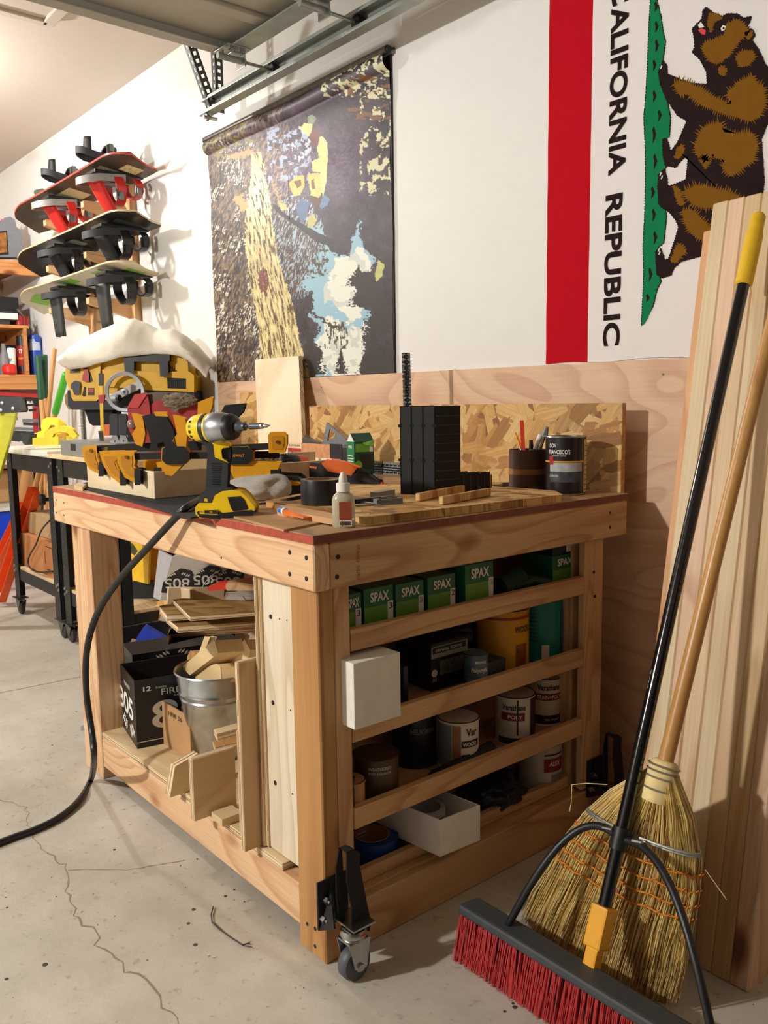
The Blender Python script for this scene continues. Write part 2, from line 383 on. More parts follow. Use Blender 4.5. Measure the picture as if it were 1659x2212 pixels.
# attic hatch trim at the top left
def on_ceil(px, py): return W(px, py, z=2.755)
g = G(); a, b_, c_ = on_ceil(100, 50), on_ceil(132, 24), on_ceil(0, 30)
g.bb((a.x-.02, a.y-.9, 2.745), (a.x+.03, a.y+.0, 2.77)); g.bb((a.x+.0, a.y-.02, 2.745), (a.x+.75, a.y+.03, 2.77)); g.bb((a.x+.03, a.y-.9, 2.758), (a.x+.75, a.y, 2.77))
g.build('trim_1', ceilm, kind='structure', bevel=.004)
# hairline cracks and the control joint, as thin dark fillings lying in the slab surface
crk = paint('crack_dirt', (140, 126, 106), .9); jnt = paint('joint_dirt', (128, 116, 100), .9)
def crack(name, px, wd, jit=.008, m=crk):
    pts = [W(x, y, z=0) for x, y in px]; P = []
    for a, b in zip(pts, pts[1:]):
        n = max(2, int((b-a).length/.018))
        for i in range(n):
            q = a.lerp(b, i/n); P.append(q + V((rnd(-jit, jit), rnd(-jit, jit), 0)))
    P.append(pts[-1]); g = G(); L = []; R_ = []
    for i, p in enumerate(P):
        t = (P[min(i+1, len(P)-1)]-P[max(i-1, 0)]).normalized(); nn = V((-t.y, t.x, 0)); ww = wd*(rnd(.3, 1.3) if jit else 1)
        L.append(p+nn*ww+PZ*.0006); R_.append(p-nn*ww+PZ*.0006)
    n = len(P); g.add(L+R_, [(i, i+1, n+i+1, n+i) for i in range(n-1)]); return g.build(name, m, floor)
crack('crack', [(0, 1725), (55, 1745), (65, 1790), (95, 1840), (140, 1868), (148, 1905), (140, 1925), (160, 1975), (185, 2000), (215, 2015), (206, 2045), (250, 2070), (270, 2095), (318, 2112), (345, 2160), (385, 2212)], .0020)
crack('crack', [(150, 1880), (215, 1878), (270, 1880), (340, 1868), (400, 1858)], .0011, .004)
crack('control_joint', [(-60, 1509), (200, 1457)], .0022, 0, jnt)
# small spots and flecks on the slab: nobody could count them
g = G(); sm = paint('floor_spot', (70, 62, 54), .9)
for px, py, r in [(418, 1965, 5), (422, 2041, 5), (407, 1995, 4), (506, 1922, 3), (487, 1936, 4), (97, 2084, 6), (14, 2115, 4), (247, 1836, 4), (15, 1961, 3), (113, 1610, 3), (165, 1538, 3), (426, 1856, 3), (390, 1870, 2), (528, 1948, 2), (1112, 2176, 5), (1108, 2168, 3), (1090, 2185, 3)]:
    p = W(px, py, z=0); g.cyl(p, p+PZ*.001, r*.0009, n=9)
for _ in range(170):
    p = V((rnd(-2.9, -.6), rnd(-.3, 1.5), 0)); g.cyl(p, p+PZ*.0008, rnd(.0005, .0019), n=6)
g.build('floor_speck', sm, floor, kind='stuff')
g = G()
for _ in range(60):
    p = V((rnd(-2.8, -1.0), rnd(.1, .9), .001)); g.box(p+PZ*.001, (rnd(.002, .006), rnd(.001, .003), .0015), M=Matrix.Rotation(rnd(0, 3), 4, 'Z'))
g.build('sawdust_chip', paint('chip', (226, 206, 170), .8), floor, kind='stuff')
g = G(); g.tube([W(x, y, z=.004) for x, y in [(461, 1958), (456, 1975), (458, 1992), (475, 2008), (500, 2026), (523, 2041), (540, 2037)]], .0014, n=6)
g.tube([W(x, y, z=.004) for x, y in [(461, 1992), (490, 2020), (524, 2042), (545, 2046)]], .0008, n=5)
g.build('bent_wire', dgrey, label='short bent dark wire lying on the concrete in front of the workbench', cat='wire')

# plywood wainscot on the long wall: sheets 4 ft high
wpl = plyface('wainscot_veneer', (226, 190, 156), (190, 138, 108), 'x', k=10, line=.4)
t = thing('plywood_wainscot', 'pinkish plywood sheeting covering the lower wall behind the workbench and lumber', 'plywood', (-1.5, YW, 0))
for x0, x1 in ((W(470, 822, y=YW-.014).x, -.862), (-.86, 1.58), (1.582, 2.5)):
    G().bb((x0, YW-.014, 0), (x1, YW-.001, 1.219)).build('plywood_panel', wpl, t)
g = G()
for x in (-3.15, -2.75, -1.25): g.cyl((x, YW-.0145, 1.18), (x, YW-.016, 1.18), .003, n=8)
g.build('screw', dsteel, t)
# an outlet plate low on the wall above the sheet
# dark cover plate area left of wainscot

# ---------------------------------------------------------------- overhead garage door, opened
ZD = 2.35
doorm = paint('door_skin', (176, 170, 156), .45, vary=.02); doorf = paint('door_frame_paint', (166, 161, 148), .4, vary=.03); galv = paint('galvanised', (158, 162, 156), .42, .55, vary=.12, scale=18)
tread = thing('garage_door', 'beige sectional garage door rolled up overhead under the ceiling', 'garage door', (-2.8, 1.7, ZD))
XE = -2.83; YE = 1.70; seg_w = .56
for k in range(5):
    x0 = XE + k*seg_w
    s = G(); s.bb((x0+.002, -3.0, ZD+.035), (x0+seg_w-.002, YE, ZD+.045)); s.build('door_skin', doorm, tread)
    for xx in (x0+.002, x0+seg_w-.034):
        fr_ = G(); fr_.bb((xx, -3.0, ZD), (xx+.03, YE, ZD+.035)); fr_.bb((xx-(0 if xx == x0+.002 else .02), -3.0, ZD), (xx+.03+(.02 if xx == x0+.002 else 0), YE, ZD+.004)); fr_.build('door_rail', doorf, tread, bevel=.002)
    G().bb((x0+.24, -3.0, ZD+.018), (x0+.30, YE, ZD+.035)).build('stiffening_rib', doorm, tread, bevel=.006)
    s = G(); s.bb((x0+.03, YE-.075, ZD-.002), (x0+seg_w-.035, YE-.003, ZD+.003)); s.bb((x0+.03, YE-.003, ZD-.002), (x0+seg_w-.035, YE, ZD+.04)); s.build('end_stile', galv, tread)
    # roller bracket, hinge and roller
    bx = x0 + (.06 if k == 0 else .0)
    h = G(); h.bb((bx-.045, YE-.10, ZD-.006), (bx+.055, YE-.01, ZD-.002)); h.bb((bx-.03, YE-.02, ZD-.055), (bx+.03, YE-.016, ZD-.006)); h.bb((bx-.03, YE-.06, ZD-.012), (bx+.03, YE-.02, ZD-.006))
    hb = h.build('roller_bracket', steel, tread, bevel=.001)
    h = G()
    for dx, dy in ((-.02, -.08), (.03, -.08), (-.02, -.04), (.03, -.04)): h.cyl((bx+dx, YE+dy, ZD-.006), (bx+dx, YE+dy, ZD-.013), .006, n=6)
    h.build('bolt', steel, hb)
    h = G(); h.cyl((bx, YE-.08, ZD-.03), (bx, YE+.10, ZD-.03), .0055); h.cyl((bx, YE-.11, ZD-.03), (bx, YE-.0, ZD-.03), .011); h.build('roller_stem', galv, tread, smooth=True)
    G().lathe([(.006, -.012), (.021, -.012), (.024, -.006), (.024, .006), (.021, .012), (.006, .012)], (bx, YE+.115, ZD-.03), (0, 1, 0)).build('roller', blk, tread, smooth=True)
# track: channel with hanging angle irons
tr = thing('door_track', 'galvanised steel track carrying the overhead door, hung on perforated angle irons', 'door track', (-3.3, 1.83, 2.3))
yT = YE+.10; zT = ZD-.03
def channel(g, x0, x1):
    g.bb((x0, yT+.032, zT-.03), (x1, yT+.035, zT+.03)); g.bb((x0, yT-.004, zT-.03), (x1, yT+.035, zT-.027)); g.bb((x0, yT-.004, zT+.027), (x1, yT+.035, zT+.03))
    g.bb((x0, yT-.006, zT-.03), (x1, yT-.003, zT-.018)); g.bb((x0, yT-.006, zT+.018), (x1, yT-.003, zT+.03))
g = G(); channel(g, -3.30, 1.6); g.build('channel', galv, tr, bevel=.001)
G().bb((-3.05, yT+.035, zT+.02), (1.6, yT+.065, zT+.023)).build('stiffener_angle', galv, tr)
def angle_iron(p0, p1, nm='angle_iron'):
    p0, p1 = V(p0), V(p1); L = (p1-p0).length; M = frame(p0, p1-p0, yd=(0, 1, 0) if abs((p1-p0).normalized().y) < .9 else (1, 0, 0))
    # built with real holes: a ladder of bars
    g = G()
    for side in (0, 1):
        def bx_(u0, u1, v0, v1):
            if side == 0: g.bb((u0, v0, 0), (u1, v1, .002))
            else: g.bb((u0, 0, v0), (u1, .002, v1))
        wd = .034
        bx_(0, L, 0, .010); bx_(0, L, wd-.010, wd)
        u = 0
        while u < L: bx_(u, min(u+.014, L), .010, wd-.010); u += .028
    dk = paint('angle_steel', (84, 86, 84), .45, .8)
    return g.build(nm, dk, tr, M=M)
angle_iron(W(458, 232, y=yT+.02)+V((0, 0, -.02)), W(404, 92, y=yT-.10)); angle_iron((-3.235, yT+.045, zT-.02), (-3.235, yT+.045, 2.77))
g = G(); g.cyl((-3.25, yT-.01, zT-.045), (-3.25, yT+.05, zT-.045), .008, n=6); g.cyl((-3.25, yT+.0, zT-.045), (-3.25, yT+.012, zT-.045), .014, n=8); g.build('bolt', steel, tr)
# shop light hanging just under the rolled up door, beyond the frame on the left (it carries the lamp that lights the bench)
op = thing('shop_light', 'small hanging shop light under the rolled up garage door, out of view', 'light', (-2.25, -2.15, 2.30))
G().lathe([(.02, 0), (.06, .0), (.09, .03), (.085, .035), (.02, .04), (.02, 0)], (-2.25, -2.15, 2.34), (0, 0, -1), n=24).build('shade', wht if 0 else doorm, op, smooth=True)

lt = thing('ceiling_light', 'ceiling light with an added shade at the far end of the garage, left of the view', 'light', (-4.72, .64, 2.52))
g = G(); g.cyl((-4.72, .64, 2.60), (-4.72, .64, 2.77), .008); g.lathe([(.0, 0), (.03, .0), (.075, .035), (.07, .04), (.0, .02)], (-4.72, .64, 2.60), (0, 0, -1), n=24); g.build('added_shade', doorm, lt, smooth=True)  # unseen dish added above the bulb to dim its glow on the ceiling
# ---------------------------------------------------------------- flag
def jag(P, amp, n, fur=None):
    """break an outline into fur-like teeth"""
    out = []; m = len(P)
    for i in range(m):
        a, b = V(P[i]), V(P[(i+1) % m]); L = (b-a).length; k = max(1, int(L/n)); t = (b-a).normalized() if L else V((1, 0)); nn = V((t.y, -t.x))
        for j in range(k):
            q = a.lerp(b, j/k); out.append(tuple(q))
            if amp and L > n*.8: q2 = a.lerp(b, (j+.5)/k) + nn*rnd(amp*.3, amp) + V(fur or (0, 0))*rnd(.3, 1); out.append(tuple(q2))
    return out
YF = YW-.004
fx0 = W(1187, 0, y=YF).x; zb = 1.222
flagc = paint('flag_white', (232, 226, 222), .8, vary=.01, spec=.1); fred = paint('flag_red', (186, 14, 30), .85, vary=.03, spec=.08); fgrn = paint('flag_green', (20, 122, 74), .85, vary=.04, spec=.08)
fdk = paint('flag_dark_brown', (42, 30, 30), .9, spec=.05); fbr = paint('flag_brown', (124, 84, 26), .9, spec=.05)
fw = .905; fh = 1.50
fl = thing('bear_flag', 'white flag hung sideways with red stripe, brown bear and vertical lettering', 'flag', (fx0+fw/2, YF, zb))
# cloth with soft folds
def cloth_strip(x0, x1, nx, nz, amp, y):
    g = G(); vs = []; fs = []
    for j in range(nz+1):
        for i in range(nx+1):
            x = x0+(x1-x0)*i/nx; z = zb+fh*j/nz
            dz = .0025*math.sin(x*23)+.0 ; yy = y - amp*(.5+.5*math.sin(x*31+math.sin(z*2.1)*1.3))*(1 if 1 else 0) - .0006*math.sin(z*40+x*9)
            vs.append((x, yy, z+dz))
    for j in range(nz):
        for i in range(nx): a = j*(nx+1)+i; fs.append((a, a+1, a+nx+2, a+nx+1))
    g.add(vs, fs); return g
fy = lambda x: -.0026*(.5+.5*math.sin(x*31))
cloth_strip(fx0+.148, fx0+fw, 60, 60, .0008, YF).build('cloth_field', flagc, fl, smooth=True)
cloth_strip(fx0, fx0+.148, 14, 60, .0008, YF).build('red_stripe', fred, fl, smooth=True)
YL = YF-.0016
def fz(x, y): return W(1160+x/2.765, y/2.765, y=YL)
def flagpoly(name, pts, m, lift=0, amp=0, n=12, fur=None, lab=None):
    lift *= .45
    P = jag(pts, amp, n, fur) if amp else pts
    if m is fbr: P = jag(pts, amp*1.7, 13, (4, -5))
    return G().prism([fz(x, y)-PY*lift for x, y in P], PY*.0002).build(name, m, fl)
grd = [(690, -330), (672, -100), (680, 0), (668, 200), (662, 400), (650, 600), (640, 700), (650, 900), (650, 1100), (645, 1300), (635, 1470), (640, 1650), (630, 1850), (625, 1945), (640, 1935), (660, 1900), (690, 1830), (715, 1730), (740, 1680), (728, 1640), (715, 1560), (720, 1480), (755, 1450), (772, 1290), (765, 1235), (725, 1220), (722, 1120), (740, 1040), (770, 1000), (752, 940), (750, 840), (788, 820), (795, 700), (775, 600), (735, 500), (722, 430), (750, 360), (765, 250), (750, 180), (740, 100), (715, 0), (705, -150)]
cx_ = sum(p[0] for p in grd)/len(grd)
def swell(P, d, c): return [(x+(d if x > c else -d), y+(d if y > 1900 else (-d if y < -200 else 0))) for x, y in P]
flagpoly('grass_outline', [(x-7 if x < 690 else x+6, y+(7 if y > 1920 else 0)) for x, y in grd], fdk, 0, 5, 16)
flagpoly('grass_patch', grd, fgrn, .0007)
bear = [(1010, 42), (1035, 62), (1062, 80), (1110, 98), (1138, 80), (1200, 84), (1232, 108), (1282, 98), (1268, 138), (1250, 165), (1288, 178), (1302, 210), (1282, 242), (1320, 290), (1362, 380), (1405, 430), (1452, 520), (1455, 640), (1405, 700), (1372, 750), (1340, 830), (1350, 960), (1356, 1080), (1345, 1180), (1335, 1300), (1280, 1420), (1160, 1480), (1000, 1525), (860, 1562), (820, 1600), (800, 1645), (745, 1660), (715, 1640), (708, 1500), (735, 1480), (752, 1520), (762, 1556), (785, 1545), (812, 1470), (845, 1360), (832, 1320), (790, 1268), (735, 1232), (720, 1120), (728, 1040), (760, 1008), (775, 1060), (778, 1115), (830, 1098), (890, 1072), (905, 930), (868, 950), (830, 1000), (765, 990), (752, 930), (750, 830), (775, 828), (798, 905), (840, 850), (895, 722), (840, 692), (770, 590), (735, 500), (728, 430), (750, 362), (775, 390), (780, 442), (830, 462), (900, 492), (1018, 505), (1012, 430), (972, 355), (925, 312), (942, 285), (938, 230), (928, 170), (950, 148), (985, 110), (990, 65)]
flagpoly('bear_figure', bear, fdk, .0014, 7, 14)
for P, a in [([(1030, 78), (1085, 92), (1108, 112), (1060, 130), (1040, 195), (1020, 150)], 8), ([(1130, 150), (1200, 118), (1240, 150), (1262, 200), (1240, 210), (1190, 260), (1150, 330), (1080, 380), (1040, 370), (990, 300), (1000, 260), (1060, 240), (1110, 215), (1130, 200)], 16),
             ([(1240, 195), (1285, 185), (1288, 215), (1262, 238), (1250, 225)], 4), ([(1190, 350), (1220, 310), (1290, 305), (1300, 350), (1260, 390), (1215, 400)], 14), ([(1085, 410), (1110, 395), (1135, 420), (1120, 455), (1090, 445)], 10),
             ([(820, 500), (860, 490), (950, 520), (1080, 600), (1160, 620), (1140, 560), (1210, 490), (1290, 455), (1310, 500), (1350, 520), (1360, 620), (1330, 690), (1270, 720), (1180, 690), (1080, 660), (980, 620), (900, 560), (850, 560)], 26),
             ([(1000, 760), (1090, 735), (1120, 790), (1200, 800), (1290, 800), (1315, 870), (1290, 960), (1230, 1000), (1160, 1050), (1110, 1000), (1120, 960), (1050, 920), (1010, 960), (960, 930), (945, 870), (975, 800)], 26), ([(1000, 930), (1030, 960), (1010, 1010), (975, 960)], 12),
             ([(885, 1140), (960, 1110), (1060, 1130), (1170, 1160), (1240, 1200), (1180, 1260), (1090, 1290), (1050, 1240), (960, 1230), (900, 1190)], 28), ([(870, 1260), (930, 1260), (1000, 1330), (1060, 1380), (1010, 1440), (930, 1400), (890, 1340)], 24),
             ([(815, 1110), (850, 1130), (880, 1220), (860, 1230), (830, 1180)], 12), ([(835, 890), (870, 865), (880, 900), (850, 945), (822, 945)], 8), ([(825, 1490), (850, 1455), (890, 1500), (860, 1530), (830, 1570), (800, 1560)], 14)]:
    flagpoly('brown_fur_patch', P, fbr, .0021, a, 9)
flagpoly('bear_tongue', [(962, 180), (985, 168), (1010, 182), (1005, 208), (985, 205)], paint('tongue_red', (214, 40, 36), .6), .0022)
flagpoly('bear_teeth', [(962, 150), (980, 130), (1000, 160), (985, 166), (970, 168)], flagc, .0022)
flagpoly('bear_eye', [(1098, 170), (1112, 150), (1130, 158), (1122, 180), (1105, 188)], flagc, .0027); flagpoly('bear_pupil', [(1108, 168), (1118, 160), (1124, 170), (1114, 178)], fdk, .0031)
for cx, cy in [(738, 1040), (746, 1058), (728, 1492), (732, 1510), (742, 400)]: flagpoly('bear_claw', [(cx-6, cy+12), (cx+2, cy-12), (cx+8, cy-6), (cx, cy+12)], flagc, .0023)
for cx, cy, h in [(715, 160, 34), (716, 275, 40), (702, 390, 34), (702, 575, 36), (733, 690, 36), (700, 805, 50), (706, 965, 48), (692, 1150, 36), (698, 1285, 40), (706, 1420, 40), (678, 1640, 42), (662, 1780, 24), (712, 40, 30)]:
    flagpoly('grass_tuft', [(cx-10, cy-h*.6), (cx-2, cy-h), (cx+12, cy-h*.1), (cx+4, cy+h*.5), (cx-8, cy+h), (cx-5, cy)], fdk, .0013, 3, 8)
# lettering: each word is set down the cloth
def flagword(s, y0, y1, xc):
    a = fz(xc(y0), y0); b = fz(xc(y1), y1); h = .0545
    M = frame((a+b)/2 - PY*.0004, (0, 0, -1), yd=(1, 0, 0)); return text('lettering', s, M, (a-b).length, h, fdk, fl, bold=.028)
xc = lambda y: 502-28*(y/2070)*1.9
a_ = W(1352, 60, y=YL).x; b_ = W(1328, 650, y=YL).x
flagword('ALIFORNIA', 34, 1042, lambda y: 497 - 21*(y-34)/1008); flagword('REPUBLIC', 1158, 2066, lambda y: 467 - 30*(y-1158)/908)
M = frame(fz(500, -45)-PY*.0004, (0, 0, -1), yd=(1, 0, 0)); text('lettering', 'C', M, .055, .0545, fdk, fl, bold=.028)

# ---------------------------------------------------------------- poster on canvas, its print kept as colours on a fine grid
def vn(x, y, seed=0):
    xi = np.floor(x).astype(int); yi = np.floor(y).astype(int); xf = x-xi; yf = y-yi; xf = xf*xf*(3-2*xf); yf = yf*yf*(3-2*yf)
    h = lambda a, b: (np.sin(a*127.1+b*311.7+seed*74.7)*43758.5453) % 1.0
    return (h(xi, yi)*(1-xf)+h(xi+1, yi)*xf)*(1-yf)+(h(xi, yi+1)*(1-xf)+h(xi+1, yi+1)*xf)*yf
def fbm(x, y, seed=0, o=4): return sum(vn(x*2**k, y*2**k, seed+k)*.5**k for k in range(o))/sum(.5**k for k in range(o))
def inpoly(X, Y, P):
    r = np.zeros(X.shape, bool); n = len(P)
    for i in range(n):
        x1, y1 = P[i]; x2, y2 = P[(i+1) % n]
        if y1 == y2: continue
        c = ((y1 > Y) != (y2 > Y)) & (X < (x2-x1)*(Y-y1)/(y2-y1)+x1); r ^= c
    return r
def poster():
    pTL, pTR, pBL, pBR = W(447, 300, y=1.975), W(838, 108, y=1.975), W(467, 822, y=1.985), W(845, 808, y=1.985)
    x0 = (pTL.x+pBL.x)/2; x1 = (pTR.x+pBR.x)/2; zt = (pTL.z+pTR.z)/2; zb_ = 1.221
    nu, nv = 320, 580
    U, Vv = np.meshgrid(np.linspace(0, 1, nu), np.linspace(0, 1, nv))
    # survey coordinates of the print (as seen in the photograph)
    xx = x0+(x1-x0)*U; zz = zt+(zb_-zt)*Vv
    d = np.stack([xx-CC[0], np.full_like(xx, 1.98)-CC[1], zz-CC[2]], -1); q = d @ CF; px = 829.5+FPX*(d @ CR)/q; py = 1106-FPX*(d @ CU)/q
    X = (px-430)*2.911; Y = (py-80)*2.911
    jx = (fbm(X/14, Y/14, 3)-.5)*50; jy = (fbm(X/14, Y/14, 9)-.5)*50; Xj = X+jx; Yj = Y+jy
    col = np.zeros(U.shape+(3,)); c = lambda a: np.array(a, float)
    n1 = fbm(X/60, Y/60, 1); n2 = fbm(X/16, Y/9+X/30, 2); n3 = fbm((X+Y*.35)/9, Y/40, 5)
    dark = c((56, 45, 50)); col[:] = dark
    col += (n1[..., None]-.5)*c((50, 44, 52))
    fine0 = fbm((X-Y*.2)/6, Y/16, 51, 3); col += (fine0[..., None]-.5)*c((64, 54, 52))*np.where(X > 720, .45, 1)[..., None]
    # left foliage: hanging needles in brown and gold with pale openings of sky
    left = np.clip((600-X)/300, 0, 1); fine = fbm((X+Y*.3)/5, Y/22, 41, 3); big = fbm(X/80, Y/110, 42)
    col += (left*(.35+.9*np.clip(n3-.38, 0, 1)*2.2))[..., None]*c((62, 50, 28))*(.55+.9*fine[..., None])
    s = (fine > .60) & (left > .15); col[s] = col[s]*.4+c((158, 136, 88))*.6
    s = (fine > .52) & (big > .50) & (n2 > .50) & (X < 430) & (Y > 660); col[s] = c((214, 208, 190))
    s = (fine < .40) & (left > .1); col[s] *= .55
    mid = np.exp(-(((X-600)/150)**2+((Y-1320)/260)**2)); s = (fine > .50) & (mid > .25); col[s] = c((120, 92, 58)); s = (fine > .60) & (mid > .2); col[s] = c((150, 176, 190))
    # sheen painted into the print: bluish glossy haze in the upper middle
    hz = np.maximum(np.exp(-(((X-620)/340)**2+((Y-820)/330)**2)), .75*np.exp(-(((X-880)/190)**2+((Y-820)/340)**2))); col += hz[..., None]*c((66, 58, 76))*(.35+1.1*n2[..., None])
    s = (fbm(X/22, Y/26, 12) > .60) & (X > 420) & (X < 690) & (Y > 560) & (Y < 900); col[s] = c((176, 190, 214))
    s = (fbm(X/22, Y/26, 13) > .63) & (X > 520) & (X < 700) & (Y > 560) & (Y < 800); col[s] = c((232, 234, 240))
    s = (np.abs(Y-(640-(X-60)*.5)-110) < 26) & (X > 60); col[s] = col[s]*.6+c((118, 106, 120))*.4
    # upper right twigs and pale gaps
    s = (fbm(X/26, Y/34, 14) > .585) & (Xj+jx > 1010) & (Yj+jy < 980) & (X > 1000+(Y-400)*.0); col[s] = c((214, 208, 168))
    s = (fbm(X/20, Y/20, 15) > .60) & (X > 800) & (X < 1200) & (Y < 380); col[s] = c((206, 200, 160))
    s = (fbm(X/50, Y/24, 16) > .58) & (X > 930) & (Y > 250) & (Y < 520); col[s] = c((122, 84, 52))
    s = (fbm(X/20, Y/14, 17) > .60) & (X < 330) & (Y < 760); col[s] = c((150, 140, 80))
    # sky
    sky = [(1010, 1130), (960, 1230), (930, 1380), (840, 1370), (790, 1290), (760, 1200), (700, 1190), (760, 1330), (700, 1400), (660, 1480), (640, 1560), (700, 1600), (720, 1680), (690, 1750), (760, 1830), (720, 1900), (780, 2000), (740, 2060), (720, 2150), (1010, 2180), (990, 2060), (1030, 1960), (1010, 1890), (1080, 1820), (1060, 1760), (1090, 1740), (960, 1660), (975, 1590), (940, 1520), (1010, 1470), (1060, 1480), (1090, 1400), (1020, 1330), (990, 1240)]
    m = inpoly(Xj, Yj, sky); col[m] = c((150, 188, 204))
    cl = fbm(X/90, Y/90, 21); s = m & ((cl > .50) & (X > 780) | (((X-950)/170)**2+((Y-1540)/190)**2 < 1+(cl-.5)*2.4) | (((X-930)/190)**2+((Y-2020)/170)**2 < 1+(cl-.5)*2)); col[s] = c((228, 228, 214)); s &= fbm(X/60, Y/60, 22) > .58; col[s] = c((204, 206, 198))
    for cx, cy, w_, h_ in [(990, 1500, 70, 110), (1060, 1600, 120, 160), (880, 2040, 44, 130), (1090, 2010, 110, 220), (1120, 1740, 110, 200), (690, 1990, 95, 220)]:
        r = np.abs(X-cx)/(w_*(.12+.88*np.clip((Y-(cy-h_*.5))/h_, 0, 1))); s = (r+(fbm(X/10, Y/7, 25)-.5)*2.0 < .85) & (np.abs(Y-cy) < h_*.6); col[s] = c((50, 42, 38))
    s = (np.abs(Yj-(1720+ (X-680)*.62)) < 9) & (X > 660) & (X < 870); col[s] = c((70, 54, 44))
    s = (fbm(X/7, Y/30, 26) > .56) & (X > 780) & (X < 930) & (Y > 1790) & (Y < 1960); col[s] = c((82, 70, 52))
    s = (fbm(X/9, Y/22, 27) > .47) & (Xj+2*jx > 480) & (Xj+2*jx < 790) & (Yj+2*jy > 1290) & (Yj+2*jy < 1500) & m; col[s] = c((84, 66, 44))
    # trunk
    trunk = [(325, 720), (385, 720), (400, 860), (432, 1010), (452, 1180), (490, 1400), (545, 1560), (590, 1700), (640, 1960), (690, 2170), (400, 2170), (372, 1950), (345, 1740), (312, 1560), (285, 1350), (278, 1130), (300, 950)]
    m = inpoly(X+jx*.5, Y, trunk); tb = fbm((X-Y*.2)/7, Y/46, 31); base = c((196, 178, 124))+(tb[..., None]-.5)*c((190, 176, 150)); hot = np.exp(-(((X-370)/90)**2+((Y-980)/190)**2))
    base = base+hot[..., None]*c((60, 70, 70)); col[m] = base[m]; s = m & (tb < .40); col[s] = c((96, 72, 44)); s = m & (np.hypot((X-395)/34, (Y-1530)/80)+jx*.012 < 1) & (tb > .45); col[s] = c((120, 52, 44))
    for P, cc in [([(200, 1010), (260, 980), (300, 1060), (270, 1110)], (196, 160, 96)), ([(190, 740), (330, 700), (350, 730), (220, 770)], (190, 156, 110)), ([(430, 900), (445, 905), (520, 1060), (505, 1065)], (190, 160, 110))]:
        m = inpoly(Xj, Yj, P); col[m] = c(cc)
    # rider
    for P, cc in [([(600, 1060), (640, 1010), (690, 1040), (670, 1120), (640, 1180), (610, 1120)], (92, 116, 150)), ([(750, 1040), (790, 990), (825, 1020), (800, 1060), (760, 1080)], (104, 132, 172)),
                  ([(440, 1045), (480, 1060), (520, 1110), (620, 1160), (740, 1230), (830, 1275), (835, 1300), (800, 1312), (730, 1290), (640, 1215), (540, 1150), (470, 1100)], (34, 30, 36)),
                  ([(690, 930), (720, 880), (770, 880), (780, 960), (760, 1050), (730, 1090), (700, 1030)], (92, 62, 42)), ([(680, 1130), (720, 1110), (730, 1150), (705, 1200), (670, 1195)], (190, 186, 120)),
                  ([(480, 1040), (530, 1050), (545, 1090), (500, 1085)], (214, 196, 120)), ([(550, 920), (600, 870), (650, 865), (660, 930), (630, 990), (590, 1000)], (222, 196, 108)), ([(585, 900), (630, 895), (640, 930), (610, 950)], (120, 84, 50)),
                  ([(670, 860), (740, 850), (790, 880), (785, 960), (750, 1010), (700, 990), (690, 920)], (226, 204, 120)), ([(700, 900), (720, 890), (730, 950), (710, 960)], (128, 90, 54)),
                  ([(720, 640), (760, 620), (792, 660), (802, 760), (802, 900), (780, 1000), (765, 940), (760, 850), (705, 840), (695, 780), (745, 755), (725, 700)], (234, 222, 150)), ([(672, 630), (700, 560), (752, 612), (728, 690), (700, 680)], (120, 70, 70)),
                  ([(622, 575), (640, 540), (702, 545), (690, 600), (668, 625), (640, 600)], (232, 216, 140)), ([(668, 500), (700, 485), (725, 510), (705, 550), (670, 545)], (138, 150, 122)), ([(1090, 1500), (1110, 1400), (1150, 1430), (1140, 1500), (1100, 1540)], (190, 190, 110))]:
        m = inpoly(X+jx*.18, Y+jy*.18, P); col[m] = c(cc)*(.9+.2*fbm(X/30, Y/30, 33))[m][..., None]
    col = np.clip(col, 0, 255)/255; lin = np.where(col <= .04045, col/12.92, ((col+.055)/1.055)**2.4)
    # canvas surface: bulging roll at the top, slack waves
    vs = []; 
    for j in range(nv):
        for i in range(nu):
            u = U[j, i]; v = Vv[j, i]; y = 1.988 - .006*math.sin(u*9+v*3)*math.exp(-v*1.2) - .004*math.sin(v*22)*math.exp(-((v-.2)/.2)**2)
            if v < .06: y -= .030*math.sin(PI*min(1, (.06-v)/.06*1.0))**.5 if v > 0 else 0
            vs.append((xx[j, i]+.004*math.sin(v*14)*(1 if u > .5 else -1), min(y, 1.99) - (.012 if v > .82 else .012*v/.82)*0, zz[j, i]))
    me = bpy.data.meshes.new('print'); fs = [(j*nu+i, j*nu+i+1, (j+1)*nu+i+1, (j+1)*nu+i) for j in range(nv-1) for i in range(nu-1)]
    me.from_pydata(vs, [], fs); at = me.color_attributes.new('print', 'FLOAT_COLOR', 'POINT')
    at.data.foreach_set('color', np.concatenate([lin.reshape(-1, 3), np.ones((nu*nv, 1))], 1).astype(np.float32).ravel())
    for f in me.polygons: f.use_smooth = True
    m, nt, b = newmat('poster_print'); a = nt.nodes.new('ShaderNodeVertexColor'); a.layer_name = 'print'; nt.links.new(a.outputs[0], b.inputs['Base Color']); b.inputs['Roughness'].default_value = .5
    me.materials.append(m)
    t = thing('wall_poster', 'large glossy canvas poster of a snowboarder leaping past a tall conifer', 'poster', ((x0+x1)/2, 1.985, zb_))
    o = bpy.data.objects.new('print', me); COL.objects.link(o); o.parent = t; o.matrix_basis = wmat(t).inverted(); WM[o.name] = Matrix.Identity(4)
    bk = paint('poster_edge', (40, 34, 34), .6)
    G().cyl((x0-.004, 1.972, zt-.002), (x1+.012, 1.972, zt-.002), .014).build('top_roll', m and paint('roll_print', (70, 60, 50), .35, vary=.5, scale=60), t, smooth=True)
